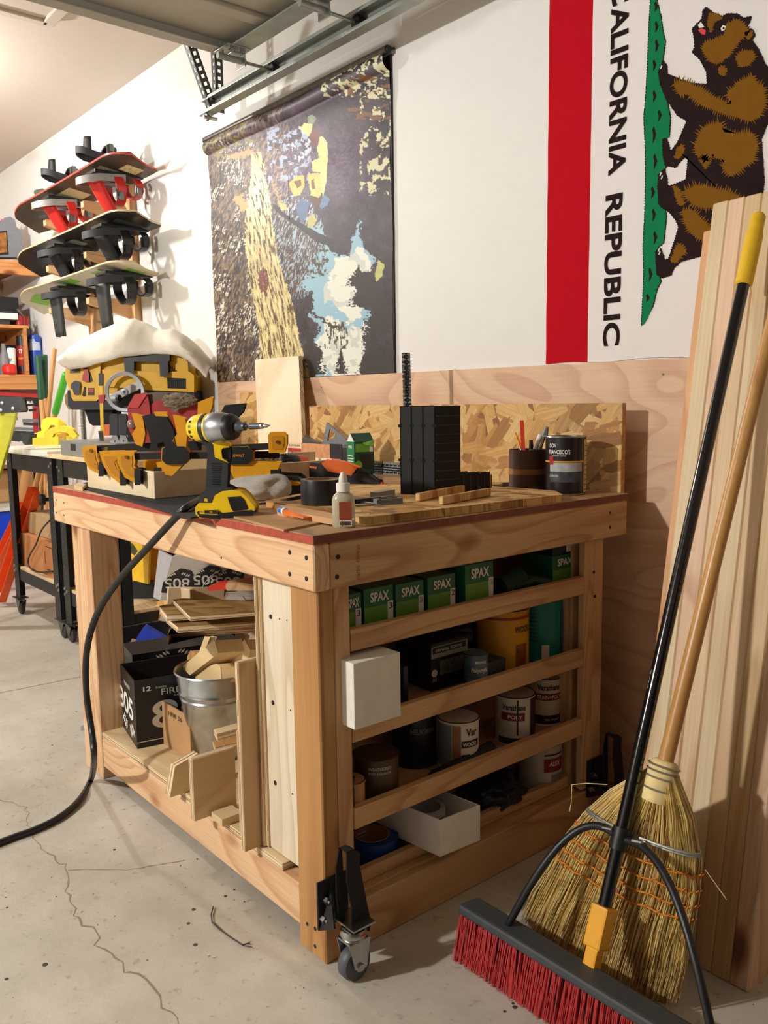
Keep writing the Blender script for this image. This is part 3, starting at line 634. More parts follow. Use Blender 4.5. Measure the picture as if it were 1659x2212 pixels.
    g = G(); g.cyl((x1+.012, 1.972, zt-.002), (x1+.02, 1.972, zt-.002), .010); g.cyl((x1+.014, 1.97, zt-.002), (x1+.014, 1.998, zt+.006), .004); g.build('hanger_end', dgrey, t)
    G().bb((x0-.002, 1.991, zb_), (x1+.003, 1.996, zt-.01)).build('canvas_backing', bk, t)
    return x0, x1
poster()

# ================================================================== WORKBENCH
ZT = .876; XA = -1.284; XL = -2.672; YA = .900; YB = 1.893
bench = thing('workbench', 'large rolling pine workbench with red painted top edge and open shelves on its end', 'workbench', (-1.98, 1.4, 0))
def bb(name, a, b, m, bev=.002, **k): return G().bb(a, b).build(name, m, bench, bevel=bev, seg=1, **k)
# top: sheet with worn wooden face and a painted red edge
topw = plyface('worn_top', (188, 150, 106), (130, 90, 56), 'x', k=7, rough=.5)
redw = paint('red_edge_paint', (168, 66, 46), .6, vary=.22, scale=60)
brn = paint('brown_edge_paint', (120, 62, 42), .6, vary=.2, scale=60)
g = G(); g.bb((XL, YA, .858), (XA, YB+.004, ZT)); 
o = g.build('bench_top', [topw, redw, brn], bench, bevel=.001, seg=1)
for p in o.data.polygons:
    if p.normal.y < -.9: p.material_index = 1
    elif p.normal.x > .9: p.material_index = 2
# aprons
bb('front_apron', (XL, YA, .768), (XA, YA+.038, .8575), fir['x'], .003)
bb('side_apron', (XA-.0385, YA+.0385, .768), (XA, YB, .8575), stud['y'], .003)
bb('rear_apron', (XL, YB-.038, .768), (XA-.04, YB, .8575), stud['x']); bb('side_apron', (XL, YA+.0385, .768), (XL+.038, YB-.039, .8575), stud['y'])
# legs: doubled boards
XR = -1.300; YFR = .9385; 
YFR = .918
def leg(name, x0, x1, y0, y1, z1=.7675, m=None): bb(name, (x0, y0, 0), (x1, y1, z1), m or fir['z'], .003)
leg('leg_board', -1.393, -1.3005, .9175, .9565, m=amber); leg('leg_board', -1.338, XR, .957, .995, m=stud['z'])
leg('leg_board', -2.577, -2.4795, .9175, .9565, m=fir['z']); leg('leg_board', -2.479, -2.44, .9175, 1.005, m=fir['z'])
leg('leg_board', -1.338, XR, 1.779, 1.817, m=stud['z']); leg('leg_board', -1.393, -1.339, 1.74, 1.817, m=stud['z'])
leg('leg_board', -2.577, -2.44, 1.779, 1.855, m=stud['z'])
# lower frame and deck
bb('bottom_rail', (-2.4395, .921, .04), (-1.3935, .958, .1295), fir['x'], .003)
bb('bottom_rail', (-1.338, .9955, .0), (-1.3005, 1.7785, .102), stud['y'], .003)
bb('bottom_rail', (-2.439, 1.78, .04), (-1.394, 1.817, .129), stud['x']); bb('bottom_rail', (-2.577, 1.006, .04), (-2.54, 1.778, .129), stud['y'])
board('deck', RZ((-2.02, 1.37, .1385)), (1.12, .895, .0178), [birch['x'], pedge['z']], bench)
# front plywood face of the shelf unit and the upright divider, stacked from several sheets
board('front_panel', frame((-1.4625, .948, .4585), PZ, yd=PX), (.618, .138, .018), [plyface('panel_veneer', (232, 220, 194), (200, 176, 138), 'x', k=6), pedge['z']], bench)
for k, (xx, y0) in enumerate([(-1.5366, .934), (-1.5445, .928)]):
    board('divider_sheet', frame((xx, (y0+1.778)/2, .4585), PZ, yd=PY), (.618, 1.778-y0, .0075), [birch['x'], pedge['z']], bench)
g = G(); dk = paint('screw_dark', (52, 46, 42), .5, .6)
for px, py in [(585, 1332), (590, 1518), (595, 1691)]: p = W(px, py, y=.939); g.cyl(p, p-PY*.0012, .0052, n=10)
for px, py in [(620, 1340), (628, 1534), (632, 1715), (604, 1337)]: p = W(px, py, y=.939); g.cyl(p, p-PY*.0008, .0018, n=8)
g.build('screw', dk, bench)
g = G()
for px, py in [(626, 1193), (662, 1205), (626, 1240), (662, 1250)]: p = W(px, py, y=YA); g.cyl(p+PY*.001, p-PY*.0008, .0048, n=12)
for px, py in [(122, 1080), (138, 1086), (122, 1107), (138, 1113), (478, 1205)]: p = W(px, py, y=YA); g.cyl(p+PY*.001, p-PY*.0006, .003, n=8)
for px, py in [(730, 1203), (728, 1246)]: p = W(px, py, x=XA); g.cyl(p-PX*.001, p+PX*.0008, .0048, n=12)
for px, py in [(1318, 1107), (1318, 1139)]: p = W(px, py, x=XA); g.cyl(p-PX*.001, p+PX*.0008, .004, n=12)
for px, py in [(664, 1996), (681, 2006), (681, 2044)]: p = W(px, py, y=.9175); g.cyl(p+PY*.001, p-PY*.0008, .0042, n=12)
for px, py in [(1283, 1236), (1285, 1288)]: p = W(px, py, x=XR); g.cyl(p-PX*.001, p+PX*.0006, .004, n=10)
g.build('screw_hole', dk, bench)
# grade stamp on the side apron, illegible red ink
text('grade_stamp', 'STAND  S-DRY', frame(W(774, 1215, x=XA)+PX*.0003, -PZ, yd=PY), .07, .009, paint('stamp_ink', (170, 96, 76), .8), bench)
# shelf unit on the end: sides, shelves and lips
XI = -1.528
shw = plyface('shelf_ply', (206, 166, 120), (160, 116, 76), 'y', k=6)
zs = [.640, .452, .268, .108]
for z in zs: bb('shelf', (XI, .996, z-.016), (XR-.0195, 1.74, z), shw, .001)
for z in zs[:3]: bb('shelf_lip', (XR-.019, .996, z-.008), (XR-.0, 1.739, z+.036+.0), stud['y'], .0015)
bb('shelf_lip', (XR-.057, .996, .1085), (XR-.039, 1.739, .138), stud['y'], .0015)
bb('side_panel', (XI, .9765, .11), (XR-.039, .9955, .7675), shw, .001)
bb('side_panel', (XI, 1.7405, .11), (XR-.0395, 1.759, .7675), shw, .001); bb('side_panel', (XR-.0195, 1.7405, .11), (XR-.001, 1.7785, .7675), stud['z'], .001)
bb('back_panel', (XI-.012, .976, .11), (XI-.0005, 1.778, .7675), shw, 0)
# backsplash of strand board, standing on the rear edge
t2 = board('backsplash', frame((-2.011, YB+.014, .972), PX, yd=PZ), (1.404, .272, .018), [osbmat('osb_back', plane='xy', size=.85), paint('osb_edge', (190, 144, 86), .8, vary=.25, scale=80)], bench)
xo = W(517, 848, y=1.97).x; board('backsplash', frame((xo+.20, 1.976, W(517, 848, y=1.97).z-.15), PX, yd=PZ), (.40, .300, .012), [osbmat('osb_back2', plane='xy', size=.85), paint('osb_edge', (190, 144, 86))], None, label='narrow strand board offcut behind the leaning plywood, left of the backsplash', cat='board')
# rubber mat and top sheet lying on the bench
# ---- casters: retracting bracket with a lever
def caster(x, y, s=1):
    o = V((x, y, 0))
    g = G(); g.bb((XR, y-.040, .085), (XR+.004, y+.035, .185)); g.prism([(XR+.004, y-.04, .085), (XR+.004, y-.04, .185), (XR+.004, y-.01, .17), (XR+.05, y-.036, .11)], (0, .004, 0))
    br = g.build('caster_bracket', blkmat, bench, bevel=.001)
    g = G()
    for zz in (.145, .108):
        g.cyl((XR+.004, y-.022 if zz > .12 else y-.03, zz), (XR+.016, y-.022 if zz > .12 else y-.03, zz), .008, n=6); g.cyl((XR+.016, y-.022 if zz > .12 else y-.03, zz), (XR+.022, y-.022 if zz > .12 else y-.03, zz), .004, n=10)
    g.build('bolt', steel, br)
    q = lambda L, xx: [V((xx, W(a, b, x=-1.25).y+y-.938, W(a, b, x=-1.25).z)) for a, b in L]
    g = G(); g.prism(q([(742, 1838), (756, 1832), (770, 1838), (768, 1862), (776, 1905), (792, 1985), (790, 2004), (752, 2000), (752, 1950), (742, 1900)], -1.238), (-.003, 0, 0))
    g.prism(q([(735, 1880), (742, 1838), (746, 1840), (752, 1950), (752, 2005), (742, 1996), (736, 1940)], -1.262), (-.003, 0, 0)); g.prism(q([(742, 1838), (756, 1832), (770, 1838), (768, 1845)], -1.240), (-.024, 0, 0))
    g.build('lever', blkmat, br, bevel=.001)
    g = G(); g.bb((XR+.015, y-.015, .108), (XR+.085, y+.04, .112)); g.lathe([(.004, 0), (.024, 0), (.027, -.006), (.027, -.012), (.022, -.017), (.024, -.020)], (x, y, .106), n=24)
    for dx in (-.019, .019):
        q = V((x+dx, y, 0)); g.prism([(x+dx, y-.026, .086), (x+dx, y+.026, .086), (x+dx, y+.016, .028), (x+dx, y-.004, .024), (x+dx, y-.014, .034)], (.002 if dx > 0 else -.002, 0, 0))
    g.bb((x-.02, y-.024, .083), (x+.02, y+.022, .087)); g.cyl((x-.026, y, .034), (x+.026, y, .034), .007, n=8)
    g.build('swivel_fork', steel, br, smooth=True)
    w_ = G(); w_.lathe([(.006, -.014), (.024, -.014), (.030, -.013), (.034, -.008), (.034, .008), (.030, .013), (.024, .014), (.006, .014)], (x, y, .034), (1, 0, 0), n=32)
    w_.build('wheel', paint('grey_rubber', (78, 80, 84), .5), br, smooth=True)
caster(-1.235, .938); caster(-1.235, 1.80)

# ================================================================== RIGHT SIDE: lumber, brooms
def stick(label, bx, by, tx, ty, tz, w=.038, d=.089, m=None, base=.0):
    """stud leaning on the wall: bottom front left corner to top front left corner"""
    p0 = V((bx, by, base)); p1 = V((tx, ty, tz)); zz = p1-p0; L = zz.length
    M = frame(p0+V((w/2, 0, 0)), zz, yd=PX); M = M @ Matrix.Translation((L/2, 0, d/2))
    return board('lumber_board', M, (L, w, d), m, bevel=.003, label=label, cat='lumber', group='boards leaning against the wall')
lm = lambda n, a, b: wood('lumber_'+n, a, b, 'x', ring=9)
cream, pink, orng, tan = lm('cream', (246, 226, 186), (222, 188, 140)), lm('pink', (238, 204, 172), (208, 162, 124)), lm('orange', (236, 184, 134), (208, 146, 98)), lm('tan', (238, 208, 166), (210, 170, 124))
cols = [cream, pink, tan, cream, tan, lm('yellow', (240, 210, 162), (212, 172, 112)), pink]
labs = ['cream stud with smudged marks at the left front of the leaning lumber', 'pinkish stud whose top shows left of the yellow broom grip', 'tan stud right behind the yellow broom grip at the top', 'split cream stud with bark, crossed by the black broom handle', 'tan stud just right of the straw broom at floor level', 'stud with a yellow waney edge, second from the front right corner', 'pink stud at the front right corner of the leaning lumber']
stick('orange tinted stud at the far left of the leaning lumber, shorter than the rest', -1.0165, 1.52, -1.1, 1.90, 1.505, m=orng)
for k in range(7):
    x = -.977+.0383*k; stick(labs[k], x, 1.471, x-.083, 1.868-.0*k, 1.556+.001*k, w=.0378, m=cols[k])
for k in range(3):
    x = -.747-.0383*k; stick(['stud behind the front right corner of the leaning lumber, seen by its side', 'inner stud of the second rank of leaning lumber, nearly hidden', 'hidden stud of the second rank of lumber, left of the inner one'][k], x, 1.5635, x-.064, 1.8697, 1.20, w=.0378, d=.0885, m=[tan, pink, cream][k])
# push broom
Bc = V((-.868, 1.205, .112)); T = W(1640, 470, y=1.745); T = V((-.905, 1.735, 1.49))
Tt = W(1640, 462, y=1.80)
pb = thing('push_broom', 'wide push broom with red bristles, black handle and yellow grip, leaning on the lumber', 'broom', (Bc.x, Bc.y, 0))
hd = (Tt-Bc).normalized()
glossb = paint('black_enamel', (16, 16, 18), .16, coat=.6, vary=.02)
g = G(); g.cyl(Bc+hd*.02, Bc+hd*((Tt-Bc).length-.16), .0125, n=24); g.build('handle', glossb, pb, smooth=True)
L = (Tt-Bc).length
g = G(); g.lathe([(.0135, 0), (.0175, .004), (.0175, .115), (.0145, .130), (.0145, .158), (.010, .165), (0, .166)], Bc+hd*(L-.165), hd, n=20); g.build('grip', paint('yellow_foam', (236, 190, 30), .6, bump=.3, scale=60), pb, smooth=True)
g = G(); M = frame(Bc, hd, yd=PX); g.box((.055, 0, 0), (.075, .036, .034)); g.box((.0, 0, 0), (.04, .026, .024)); g.build('socket', paint('yellow_socket', (238, 168, 18), .4), pb, M=M, bevel=.004)
nb_ = (NV*.45-SX*.89).normalized(); text('brand_mark', 'Casa', frame(Bc+hd*(.52)+nb_*.0127, -hd, zd=nb_), .040, .007, wht, pb)
# head: block from upper left to lower right
hl = W(1010, 1950, z=.10); he = V((-.67, 1.215, .10)); he = W(1452, 2212, z=.105)
hx = (V((he.x, he.y, 0))-V((hl.x, hl.y, 0))).normalized(); Lh = .61
tilt = V((-.60, -.10, -.80)).normalized()      # direction the bristles point
M = frame(V((hl.x, hl.y, .096))+hx*Lh/2, hx, zd=-tilt)
M[2][3] = .096
bl = G().box((0, 0, 0), (Lh, .058, .020)).build('head_block', paint('charcoal_plastic', (62, 66, 68), .5), pb, M=M, bevel=.006)
hc = M.translation
g = G()
Y_ = M.to_3x3() @ V((0, 1, 0)); Xd = M.to_3x3() @ V((1, 0, 0)); Zd = M.to_3x3() @ V((0, 0, 1))
def tuft(g, u, v, ln, fl):
    p = hc + Xd*u + Y_*v - Zd*.009
    for k in range(20):
        a = rnd(0, 6.28); r = rnd(0, .0055)
        q = p + Xd*r*math.cos(a) + Y_*r*math.sin(a); e = q - Zd*ln*rnd(.96, 1.03) + Xd*rnd(-.006, .006) + Y_*(fl+rnd(-.006, .006))
        if e.z < .001: e = q.lerp(e, max(.1, (q.z-.001)/(q.z-e.z)))
        s = (e-q).orthogonal().normalized()*.0010; s2 = (e-q).normalized().cross(s)
        g.add([q+s, q-s*.5+s2, q-s*.5-s2, e+s*.7, e-s*.35+s2*.7, e-s*.35-s2*.7], [(0, 1, 4, 3), (1, 2, 5, 4), (2, 0, 3, 5), (3, 4, 5)])
gr, gb = G(), G()
for i in range(46):
    for j in range(5):
        u = -Lh/2+.01+i*(Lh-.02)/45; v = -.024+j*.012
        outer = j in (0, 4) or i in (0, 45)
        tuft(gr if outer else gb, u, v, .094, (v*.35))
gr.build('red_bristles', paint('red_bristle', (182, 36, 36), .5), pb, kind='stuff'); gb.build('dark_bristles', paint('black_bristle', (34, 28, 28), .6), pb, kind='stuff')
# brace: two bent arms from a collar on the handle to the block
yk = Bc+hd*.215; g = G(); 
g.cyl(Bc+hd*.195, Bc+hd*.235, .0165, n=20)
ar = blk
def bez(P, n=24):
    P = [V(p) for p in P]; out = []
    for i in range(n+1):
        t = i/n; Q = P[:]
        while len(Q) > 1: Q = [a.lerp(b, t) for a, b in zip(Q, Q[1:])]
        out.append(Q[0])
    return out
nb = (NV*1.0)
lend = hc - Xd*.195 + Zd*.010; rend = hc + Xd*.235 + Zd*.010
ga = G(); ga.tube(bez([yk, yk-Xd*.03+PZ*.01, yk-Xd*.10+PZ*.055, lend+Xd*.05+PZ*.10, lend]), .0075, n=10); ga.build('brace_arm', ar, pb, smooth=True)
ga = G(); ga.tube(bez([yk, yk+Xd*.03-PZ*.0, yk+Xd*.105+PZ*.05, rend-Xd*.04+PZ*.14, rend]), .0075, n=10); ga.build('brace_arm', ar, pb, smooth=True)
g.build('collar', ar, pb, smooth=True)
for s in (-1, 1):
    g = G(); q = yk+Xd*s*.032+NV*.008+PZ*(.012); g.cyl(q-NV*.012, q+NV*.008, .0035, n=10); g.cyl(q+NV*.006+Xd*-.010, q+NV*.006+Xd*.010+PZ*.004, .0042, n=8)
    g.build('wing_nut', steel, pb, smooth=True)
# straw broom, leaning behind it
S0 = V((-.95, 1.325, 0)); neck = W(1432, 1668, y=1.372); top = W(1668, 700, y=1.66)
sb = thing('straw_broom', 'natural straw corn broom with orange stitching and wooden handle, behind the push broom', 'broom', (S0.x, S0.y, 0))
hd2 = (top-neck).normalized(); Lh2 = (top-neck).length
G().cyl(neck-hd2*.03, neck+hd2*(Lh2+.20), .0145, .0125, n=22).build('handle', wood('handle_wood', (206, 156, 90), (176, 122, 62), 'z', ring=4, knots=False, rough=.35), sb, smooth=True)
nk = neck
# straw fan: outline half widths along its height
zf = [0, .10, .19, .26, .33, .385, .43]; 
def fan(u, zt):  # u -1..1 , t 0 (bottom) .. 1 (neck)
    t = zt
    wl = [.178, .170, .156, .146, .128, .085, .026][min(6, int(t*6))]; k = t*6-int(t*6); wl2 = [.178, .170, .156, .146, .128, .085, .026, .026][min(7, int(t*6)+1)]
    hw = wl+(wl2-wl)*k
    thk = .030+(.012)*math.sin(PI*min(1, t*1.1)); 
    c = V((-.952, 1.315, .004)).lerp(nk, t); 
    return c, hw, thk
straws = [paint('straw_pale', (242, 214, 148), .7, vary=.2), paint('straw_gold', (222, 186, 112), .7, vary=.2), paint('straw_brown', (176, 140, 84), .75, vary=.2), paint('straw_green', (204, 192, 126), .7, vary=.2)]
gs = [G() for _ in straws]
pd = (nk-V((-.952, 1.315, 0))).normalized(); pn = V((0, -1, .15)).normalized()
for i in range(1900):
    u = rnd(-1, 1); v = rnd(-1, 1)*math.sqrt(max(0, 1-u*u*.9)); t0 = rnd(0, .06)+(.03 if abs(u) > .8 else 0); 
    if rnd(0, 1) < .2: t0 += rnd(0, .10)
    P = []; ju = rnd(-.05, .05); bend = rnd(-.006, .006)
    for k in range(7):
        t = t0+(1-t0)*k/6; c, hw, thk = fan(u, t); fr_ = max(0, .35-t)/.35
        P.append(c + PX*(u*hw + ju*hw*(1-t) + bend*math.sin(t*9)) + pn*(v*thk*(.75 if t > .95 else 1) + rnd(-.010, .010)*fr_))
    r = rnd(.0009, .0017); g = random.choices(gs, (4, 4, 2, 1.4))[0]
    g.tube(P, r, n=3, rr=[r*.5]+[r]*6)
for g, m, nm in zip(gs, straws, ('pale', 'gold', 'brown', 'green')): g.build('straw', m, sb, kind='stuff')
c, hw, thk = fan(0, .5)
core = G()
P0 = []; ring = []
for t in (.02, .15, .3, .45, .6, .75, .9, 1.0):
    c, hw, thk = fan(0, t); ring.append([c+PX*(math.cos(a)*hw*.93)+pn*(math.sin(a)*thk*.8) for a in [2*PI*k/24 for k in range(24)]])
core.add([p for r_ in ring for p in r_], [(j*24+k, j*24+(k+1) % 24, (j+1)*24+(k+1) % 24, (j+1)*24+k) for j in range(7) for k in range(24)]); core.build('straw_core', straws[2], sb, smooth=True)
def band(t, m, r, nm, hump=0):
    c, hw, thk = fan(0, t); pts = [c+PX*(math.cos(a)*(hw+.004))+pn*(math.sin(a)*(thk+.003)) + pd*.002*math.sin(a*14)*hump for a in [2*PI*k/72 for k in range(72)]]
    g = G(); g.tube(pts, r, n=6, closed=True)
    if hump:
        for k in range(0, 72, 2):
            p = pts[k]; g.tube([p-pd*.006, p+V((0, -.002, 0)), p+pd*.006+PX*.004], .0013, n=4)
    g.build(nm, m, sb)
wirem = paint('twine_grey', (160, 160, 150), .5, .6); stm = paint('orange_stitching', (206, 122, 22), .7)
band(.715, wirem, .0028, 'binding_wire'); band(.705, wirem, .0022, 'binding_wire')
for t in (.625, .555, .49, .43): band(t, stm, .0019, 'stitching', 1)
g = G(); g.lathe([(.0285, -.075), (.0285, -.02), (.026, -.004), (.020, .002), (.015, .003)], nk+hd2*.02, hd2, n=28); 
g.build('neck_cap', straws[0], sb, smooth=True)
for k, s in enumerate((-.052, -.030, -.018, -.008)): G().lathe([(.0285, -.002), (.031, 0), (.0285, .002)], nk+hd2*(.02+s), hd2, n=28).build('binding_wire', wirem, sb, smooth=True)
g = G(); e0 = fan(0, .72)[0]-PX*.13
g.tube([e0+PX*.05+PZ*.06, e0+PX*.0+PZ*.045, e0-PX*.035+PZ*.03, e0-PX*.036-PZ*.01, e0-PX*.04-PZ*.03], .0009, n=4); g.tube([fan(0, .66)[0]+PX*.14, fan(0, .6)[0]+PX*.19-PZ*.01], .0007, n=4); g.build('straw', straws[0], sb)

# ================================================================== ON THE WORKBENCH
def onb(px, py, dz=0): return W(px, py, z=ZT+dz)
def slab(name, px, th, m, base=ZT, **k):
    P = [W(x, y, z=base+th) for x, y in px]; return G().prism(P, (0, 0, -th)).build(name, m, **k)
slab('rubber_mat', [(160, 1049), (300, 1086), (412, 1118), (438, 1112), (470, 1082), (592, 1066), (560, 1040), (300, 1018), (215, 1034)], .004, paint('mat_mesh', (52, 52, 52), .9, bump=.9, vary=.35, scale=240), label='black open-weave mat under the wooden box on the bench', cat='mat')
g = G(); q0 = onb(185, 1036); g.tube([q0+V((0, 0, .012)), q0+V((.16, .10, .012))], .012, n=12); g.build('rolled_mat', MATS['mat_mesh'], label='rolled-up end of a black mat at the back left bench corner', cat='mat')
slab('cardboard_sheet', [(478, 1108), (613, 1144), (722, 1122), (730, 1108), (560, 1083)], .004, cardb, label='flat brown cardboard sheet with curled corner, under the orange marker', cat='cardboard')
slab('cardboard_strip', [(590, 1083), (600, 1101), (738, 1124), (745, 1116), (700, 1104)], .012, paint('cardboard_pale', (206, 160, 112), .8), base=ZT+.004, label='bent cardboard strip between the marker and the black tape', cat='cardboard')
g = G(); P = [W(x, y, z=ZT+.018) for x, y in [(574, 1082), (790, 1117), (1213, 1068), (1196, 1060), (1040, 1048), (745, 1046)]]
g.prism(P, (0, 0, -.0175)); g.build('base_board', [osbmat('osb_flat', plane='xy', tone=1.05)], bevel=.003, label='flat strand board with rounded corner lying along the bench end', cat='board')
# wooden drawer box held by the clamps
A = onb(309.6, 1084); B = onb(212.6, 1054); xl = B.x-A.x; y0 = (A.y+B.y)/2; y1 = y0+.60; hb = .070; x0, x1 = B.x, A.x
t = thing('wooden_box', 'long shallow pale plywood box gripped by yellow bar clamps', 'box', ((x0+x1)/2, (y0+y1)/2, ZT)); th = .012; bw = plyface('box_veneer', (232, 214, 178), (204, 172, 128), 'x', k=3)
z0 = ZT+.0045
for nm, a, b in (('side', (x0, y0, z0), (x1-th-.0005, y0+th, z0+hb)), ('side', (x1-th, y0, z0), (x1, y1, z0+hb)), ('side', (x0, y0+th+.0005, z0), (x0+th, y1, z0+hb)), ('side', (x0+th+.0005, y1-th, z0), (x1-th-.0005, y1, z0+hb)), ('bottom', (x0+th+.001, y0+th+.001, z0), (x1-th-.001, y1-th-.001, z0+.006)), ('inner_rail', (x1-.10, y0+.26, z0+.03), (x1-.088, y1-.03, z0+hb+.022))):
    G().bb(a, b).build(nm, bw, t, bevel=.0012, seg=1)
Zc = lambda L: [(170+x/5.925, 820+y/5.925) for x, y in L]
def clamp(name, lab, A, jaw, pad, bars, body=None, handle=None, lever=None, jaw2=None, pad2=None, screw=None):
    t = thing('bar_clamp', lab, 'clamp', (A.x, A.y, A.z-.1), group=None)
    n = NV
    sil('jaw', Zc(jaw), A, n, .028, amb, t, bevel=.004)
    sil('jaw_recess_shade', Zc([(x*.72+.28*sum(p[0] for p in jaw)/len(jaw), y*.72+.28*(sum(p[1] for p in jaw)/len(jaw)+22)) for x, y in jaw]), A+n*.0015, n, .003, paint('clamp_yellow_shaded', (196, 130, 14), .5), t, bevel=.001)  # darker plate on the jaw, the shade of a recess put into its colour
    if pad: sil('pad', Zc([(pad[0], pad[1]), (pad[2], pad[1]), (pad[2], pad[3]), (pad[0], pad[3])]), A+n*.002, n, .032, blk, t, bevel=.003)
    for b in bars: sil('bar', Zc(b), A-n*.009, n, .010, blkmat, t, bevel=.001)
    if jaw2: sil('jaw', Zc(jaw2), A, n, .028, amb, t, bevel=.004)
    if pad2: sil('pad', Zc([(pad2[0], pad2[1]), (pad2[2], pad2[1]), (pad2[2], pad2[3]), (pad2[0], pad2[3])]), A+n*.002, n, .032, blk, t, bevel=.003)
    if body: sil('body', Zc(body), A+n*.008, n, .036, blk, t, bevel=.005); sil('body_rim', Zc([(x+(x-sum(p[0] for p in body)/len(body))*.10, y+(y-sum(p[1] for p in body)/len(body))*.10) for x, y in body]), A+n*.003, n, .026, amb, t, bevel=.004)
    if handle: sil('handle', Zc(handle), A+n*.004, n, .026, blk, t, bevel=.005)
    if lever: sil('trigger', Zc(lever), A+n*.004, n, .020, amb, t, bevel=.004)
    if screw:
        p = WP(*Zc([screw])[0], A+n*.002, n); G().cyl(p-n*.004, p+n*.003, .0045, n=14).build('pin', paint('brass_pin', (150, 116, 50), .4, .9), t, smooth=True)
    return t
zc = z0+hb
Pm = lambda px, py, y: W(px, py, y=y)
clamp('a', 'yellow bar clamp at the far left end of the wooden box', Pm(222, 1010, y0-.02), [(60, 880), (80, 860), (215, 860), (225, 1000), (262, 1090), (272, 1200), (150, 1140), (100, 1060), (60, 960)], (268, 1065, 305, 1225), [[(225, 850), (1180, 802), (1180, 900), (228, 935)]],
      handle=[(835, 485), (940, 460), (1000, 610), (1060, 780), (945, 810), (915, 680)], lever=[(700, 450), (800, 472), (832, 690), (800, 835), (740, 812), (700, 700), (752, 620)], screw=(155, 910))
clamp('b', 'yellow bar clamp whose curved jaw hangs second from the left over the box', Pm(270, 1020, y0-.02), [(285, 935), (520, 930), (452, 1040), (490, 1145), (545, 1190), (545, 1322), (400, 1210), (320, 1060)], (545, 1170, 592, 1342), [[(1380, 800), (1560, 785), (1560, 900), (1380, 900)]],
      lever=[(990, 430), (1100, 430), (1150, 520), (1160, 640), (1205, 790), (1130, 840), (1090, 700), (1100, 560), (1010, 490)], jaw2=[(850, 1015), (1030, 1005), (1010, 1080), (960, 1200), (870, 1180), (840, 1130)], pad2=(810, 1145, 850, 1190), screw=(350, 885))
clamp('c', 'nearest yellow bar clamp with black octagonal trigger body and ribbed handle', Pm(301, 1025, y0-.02), [(505, 955), (530, 932), (690, 930), (702, 1050), (690, 1110), (735, 1165), (735, 1312), (600, 1240), (510, 1060)], (733, 1150, 776, 1336), [[(700, 950), (2560, 920), (2560, 1000), (705, 1020)]],
      body=[(1095, 900), (1130, 880), (1340, 880), (1385, 935), (1385, 1000), (1330, 1060), (1130, 1060), (1090, 1020)], handle=[(975, 495), (1100, 500), (1180, 640), (1240, 875), (1135, 880), (1095, 740)], lever=[(1230, 475), (1340, 500), (1372, 680), (1350, 872), (1300, 872), (1220, 780), (1282, 700)],
      jaw2=[(1015, 1075), (1130, 1060), (1330, 1065), (1185, 1215), (1050, 1185)], pad2=(975, 1140, 1035, 1222), screw=(612, 992))
Adp = Pm(301, 1025, y0-.02)+NV*.03
t4 = clamp('d', 'yellow and black bar clamp standing behind the yellow impact driver', Adp, [(2440, 720), (2460, 690), (2620, 690), (2650, 720), (2650, 830), (2620, 920), (2450, 920)], (2470, 1170, 2560, 1260), [[(1680, 850), (2450, 820), (2450, 890), (1680, 930)]],
      body=[(1900, 890), (2150, 880), (2200, 930), (2200, 1020), (2150, 1060), (1920, 1060), (1880, 1000)], handle=[(1885, 350), (2100, 330), (2080, 400), (1920, 560), (1830, 560), (1760, 590)], lever=[(1540, 300), (1700, 235), (1700, 310), (1640, 500), (1560, 560), (1530, 600)],
      jaw2=[(1920, 1070), (2230, 1060), (2560, 1070), (2500, 1220), (2300, 1240), (2000, 1250)], screw=(2545, 800))
text('maker_name', 'DEWALT', frame(WP(514, 984, Adp+NV*.0095, NV), SX, yd=PZ), .032, .007, amb, t4, bold=.01)
# two spring clamps with grey handles, standing behind
for k, ((hx0, hx1), lab) in enumerate((((405, 485), 'left one of two dark spring clamps standing beside the red vise'), ((515, 600), 'right one of two dark spring clamps standing beside the red vise'))):
    A = Pm(250, 950, 1.45); t = thing('spring_clamp', lab, 'clamp', (A.x+k*.02, A.y, ZT), group=None)
    sil('grip', Zc([(hx0, 470), (hx0+15, 450), (hx1-12, 450), (hx1, 470), (hx1, 700), (hx0, 700)]), A, NV, .022, dgrey, t, bevel=.004)
    sil('jaw', Zc([(hx0+40, 700), (hx1-10, 700), (hx1+40, 830), (hx1+10, 840), (hx0+60, 745), (hx0+20, 850), (hx0-30, 850)]), A, NV, .018, steel, t, bevel=.002)
    if k: sil('leaf', Zc([(600, 540), (625, 530), (740, 790), (720, 840), (640, 830)]), A, NV, .01, blkmat, t)
# impact driver
Ad = onb(481, 1119.5)-NV*.038+PZ*.001; t = thing('impact_driver', 'yellow and black cordless impact driver standing on its battery near the bench edge', 'power tool', (Ad.x, Ad.y, ZT))
D4 = lambda L: [(400+x/6.91, 880+y/6.91) for x, y in L]
ax = (SX*.86+NV*.42+PZ*.03).normalized(); Pr = WP(*D4([(255, 310)])[0], Ad, NV)
yt = paint('tool_yellow_body', (246, 206, 20), .32); alum = paint('cast_aluminium', (168, 170, 174), .35, .9)
G().lathe([(.012, -.030), (.022, -.027), (.028, -.018), (.0305, -.004), (.031, .018), (.031, .026)], Pr, ax, n=32).build('motor_housing', yt, t, smooth=True)
G().lathe([(.0312, .010), (.0316, .012), (.0316, .019), (.0312, .021)], Pr, ax, n=32).build('housing_ring', blk, t, smooth=True)
G().lathe([(.031, .0265), (.0335, .031), (.0335, .050), (.030, .064), (.028, .070)], Pr, ax, n=32).build('gear_case', alum, t, smooth=True)
G().lathe([(.0285, .066), (.0285, .078), (.025, .086), (.017, .090), (.013, .090)], Pr, ax, n=32).build('nose_guard', blk, t, smooth=True)
